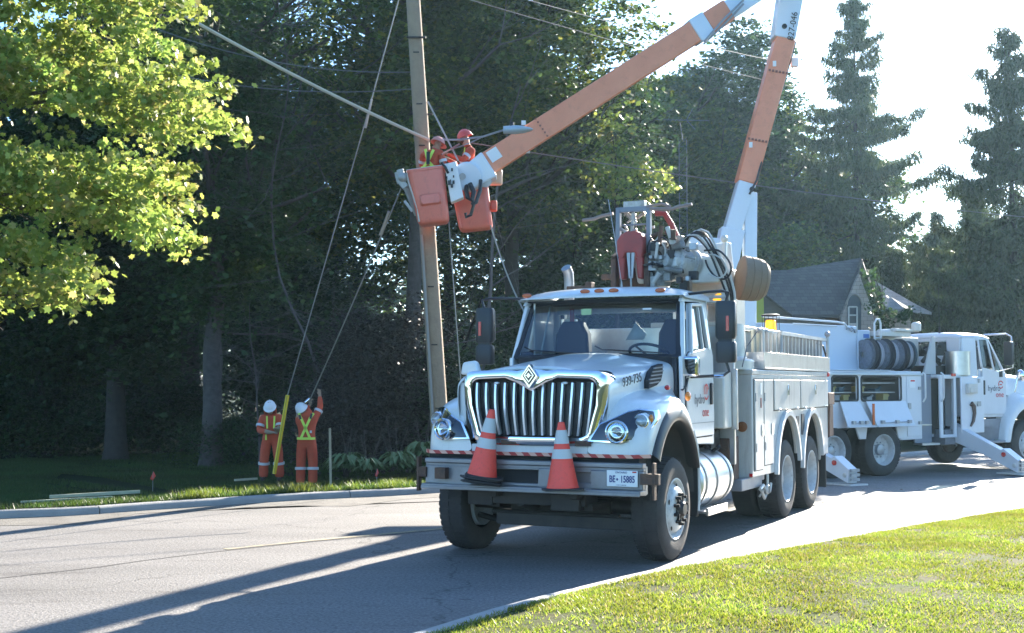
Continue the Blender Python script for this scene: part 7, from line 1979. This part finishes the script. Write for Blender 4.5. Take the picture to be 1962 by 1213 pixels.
wire(at(860, 425, 22.4), at(884, 745, 22.5), .011, .0, 'hanging_rope', 'slack rope hanging straight down right of the pole', mat('rope_grey', (.28, .28, .25), .8), cat='rope')
wire(at(940, 432, 22.6), at(1006, 600, 21.0), .014, .12, 'hanging_rope', 'rope hanging from the right bucket down behind the white cab', mat('rope_grey', (.28, .28, .25), .8), cat='rope')
wire(at(820, 195, PY), at(878, 308, 22.4), .016, 0, 'tie_line', 'short taut line from the pole to the right bucket', WIRE, 2)
wire(at(846, 296, 22.1), at(880, 276, 22.7), .016, .0, 'tool_handle', 'thin rod held between the two bucket workers', mat('dark_red_rod', (.3, .08, .06), .5), 2, 'rod')
b = MB(); b.cyl(at(585, 772, 25.5), at(594, 764, 25.5), .035, n=12); tag(b.build('rope_clamp', CHROME), 'shiny metal clamp on the rope by the raised hands', 'clamp')
# yellow guard tube, stakes, flags, boards
GU = empty('guy_guard', gb); tag(GU, 'long yellow plastic guard tube held by the hooded worker', 'guy guard')
b = MB(); d = gt - gb; b.tube([d * -.02, d * 1.0], [.038, .038], 12); b.build('guard_tube', YELLOW, GU)
b = MB(); b.tube([d * -.01 + Vector((.0, -.040, 0)), d * .99 + Vector((0, -.040, 0))], .008, 6); b.build('tube_seam', mat('yellow_dark', (.4, .3, .02), .6), GU)
st = gnd(634, 938, .07); sb_ = at(632, 820, st.y)
b = MB(); b.beam(st - Vector((0, 0, .1)), sb_, .035, .02, up=(0, 1, 0)); tag(b.build('wooden_stake', mat('pale_stake_wood', (.38, .36, .28), .8, noise=(8, .4, (.28, .27, .2))), bevel=.002), 'thin wooden survey stake standing at the kerb', 'stake')
def flag(px, py, Y, s, label, col):
    p = at(px, py, Y); root = empty('marker_flag', p - Vector((0, 0, .22))); tag(root, label, 'flag', 'small ground marker flags')
    b = MB(); b.tube([(0, 0, -.05), (0, 0, .30)], .004, 5); b.build('flag_wire', STEEL, root)
    b = MB(); b.add([(-s, 0, .17), (0, -.01, .14), (s, .01, .22), (.01, 0, .30)], [(0, 1, 2, 3)]); b.build('flag_cloth', col, root, solid=.003)
flag(293, 912, 22.5, .05, 'small square red marker flag on the shaded lawn', mat('red_flag', (.75, .10, .06), .7)); flag(722, 906, 24.3, .035, 'small pink red marker flag near the broad leaved plants', mat('pink_flag', (.8, .14, .12), .7))
BW = mat('pale_board', (.55, .55, .38), .8, noise=(8, .4, (.42, .43, .30)))
def board(pa, pb, w, t, label):
    b = MB(); b.beam(pa, pb, w, t); tag(b.build('board', BW, bevel=.004), label, 'board', 'pale boards lying on the verge')
board(at(95, 952, 19.6), at(268, 942, 20.2), .06, .05, 'longer pale board lying on the shaded lawn near the kerb')
board(at(40, 962, 19.0), at(215, 952, 19.8), .05, .03, 'lower thin board lying just behind the kerb at the left')
board(at(450, 920, 25.2), at(492, 917, 25.6), .06, .04, 'short pale board on the grass left of the hooded worker')
# concrete path patch behind the kerb near the pole
pa = [(at(x, y, Y)) for x, y, Y in ((655, 940, 20.6), (800, 934, 21.2), (815, 926, 22.0), (690, 931, 21.6))]
# leaf litter on the road
rg = random.Random(14)
cl_ = []
for k in range(120):
    x = rg.uniform(2.6, 8.5); y = rg.uniform(14.2, 21); 
    a = rg.uniform(0, 6.28); s = rg.uniform(.02, .05); zz = terr(x, y) + .006
    for q in range(4): cl_.append((x + math.cos(a + q * 1.57) * s * (1 if q % 2 else .6), y + math.sin(a + q * 1.57) * s * (1 if q % 2 else .6), zz + rg.uniform(0, .015)))
tag(raw_mesh('leaf_litter', np.array(cl_), 4, mat('dry_leaf', (.12, .07, .04), .8)), 'dry leaves scattered on the bright road beside the truck', 'leaves', kind='stuff')

# ------------------------------------------------------------ thin volume added to imitate the veil of lens flare
def flare_veil():
    b = MB(); b.box(-90, 130, -12, 125, -2.2, 27.5)
    m = bpy.data.materials.new('flare_veil_volume'); m.use_nodes = True; nt = m.node_tree; nt.nodes.clear()
    out = nd(nt, 'ShaderNodeOutputMaterial'); v = nd(nt, 'ShaderNodeVolumePrincipled')
    v.inputs['Color'].default_value = (.50, .80, 1.0, 1); v.inputs['Density'].default_value = .00022; v.inputs['Anisotropy'].default_value = .55
    nt.links.new(v.outputs[0], out.inputs['Volume'])
    o = b.build('flare_veil', m, smooth=0); tag(o, kind='stuff')
flare_veil()
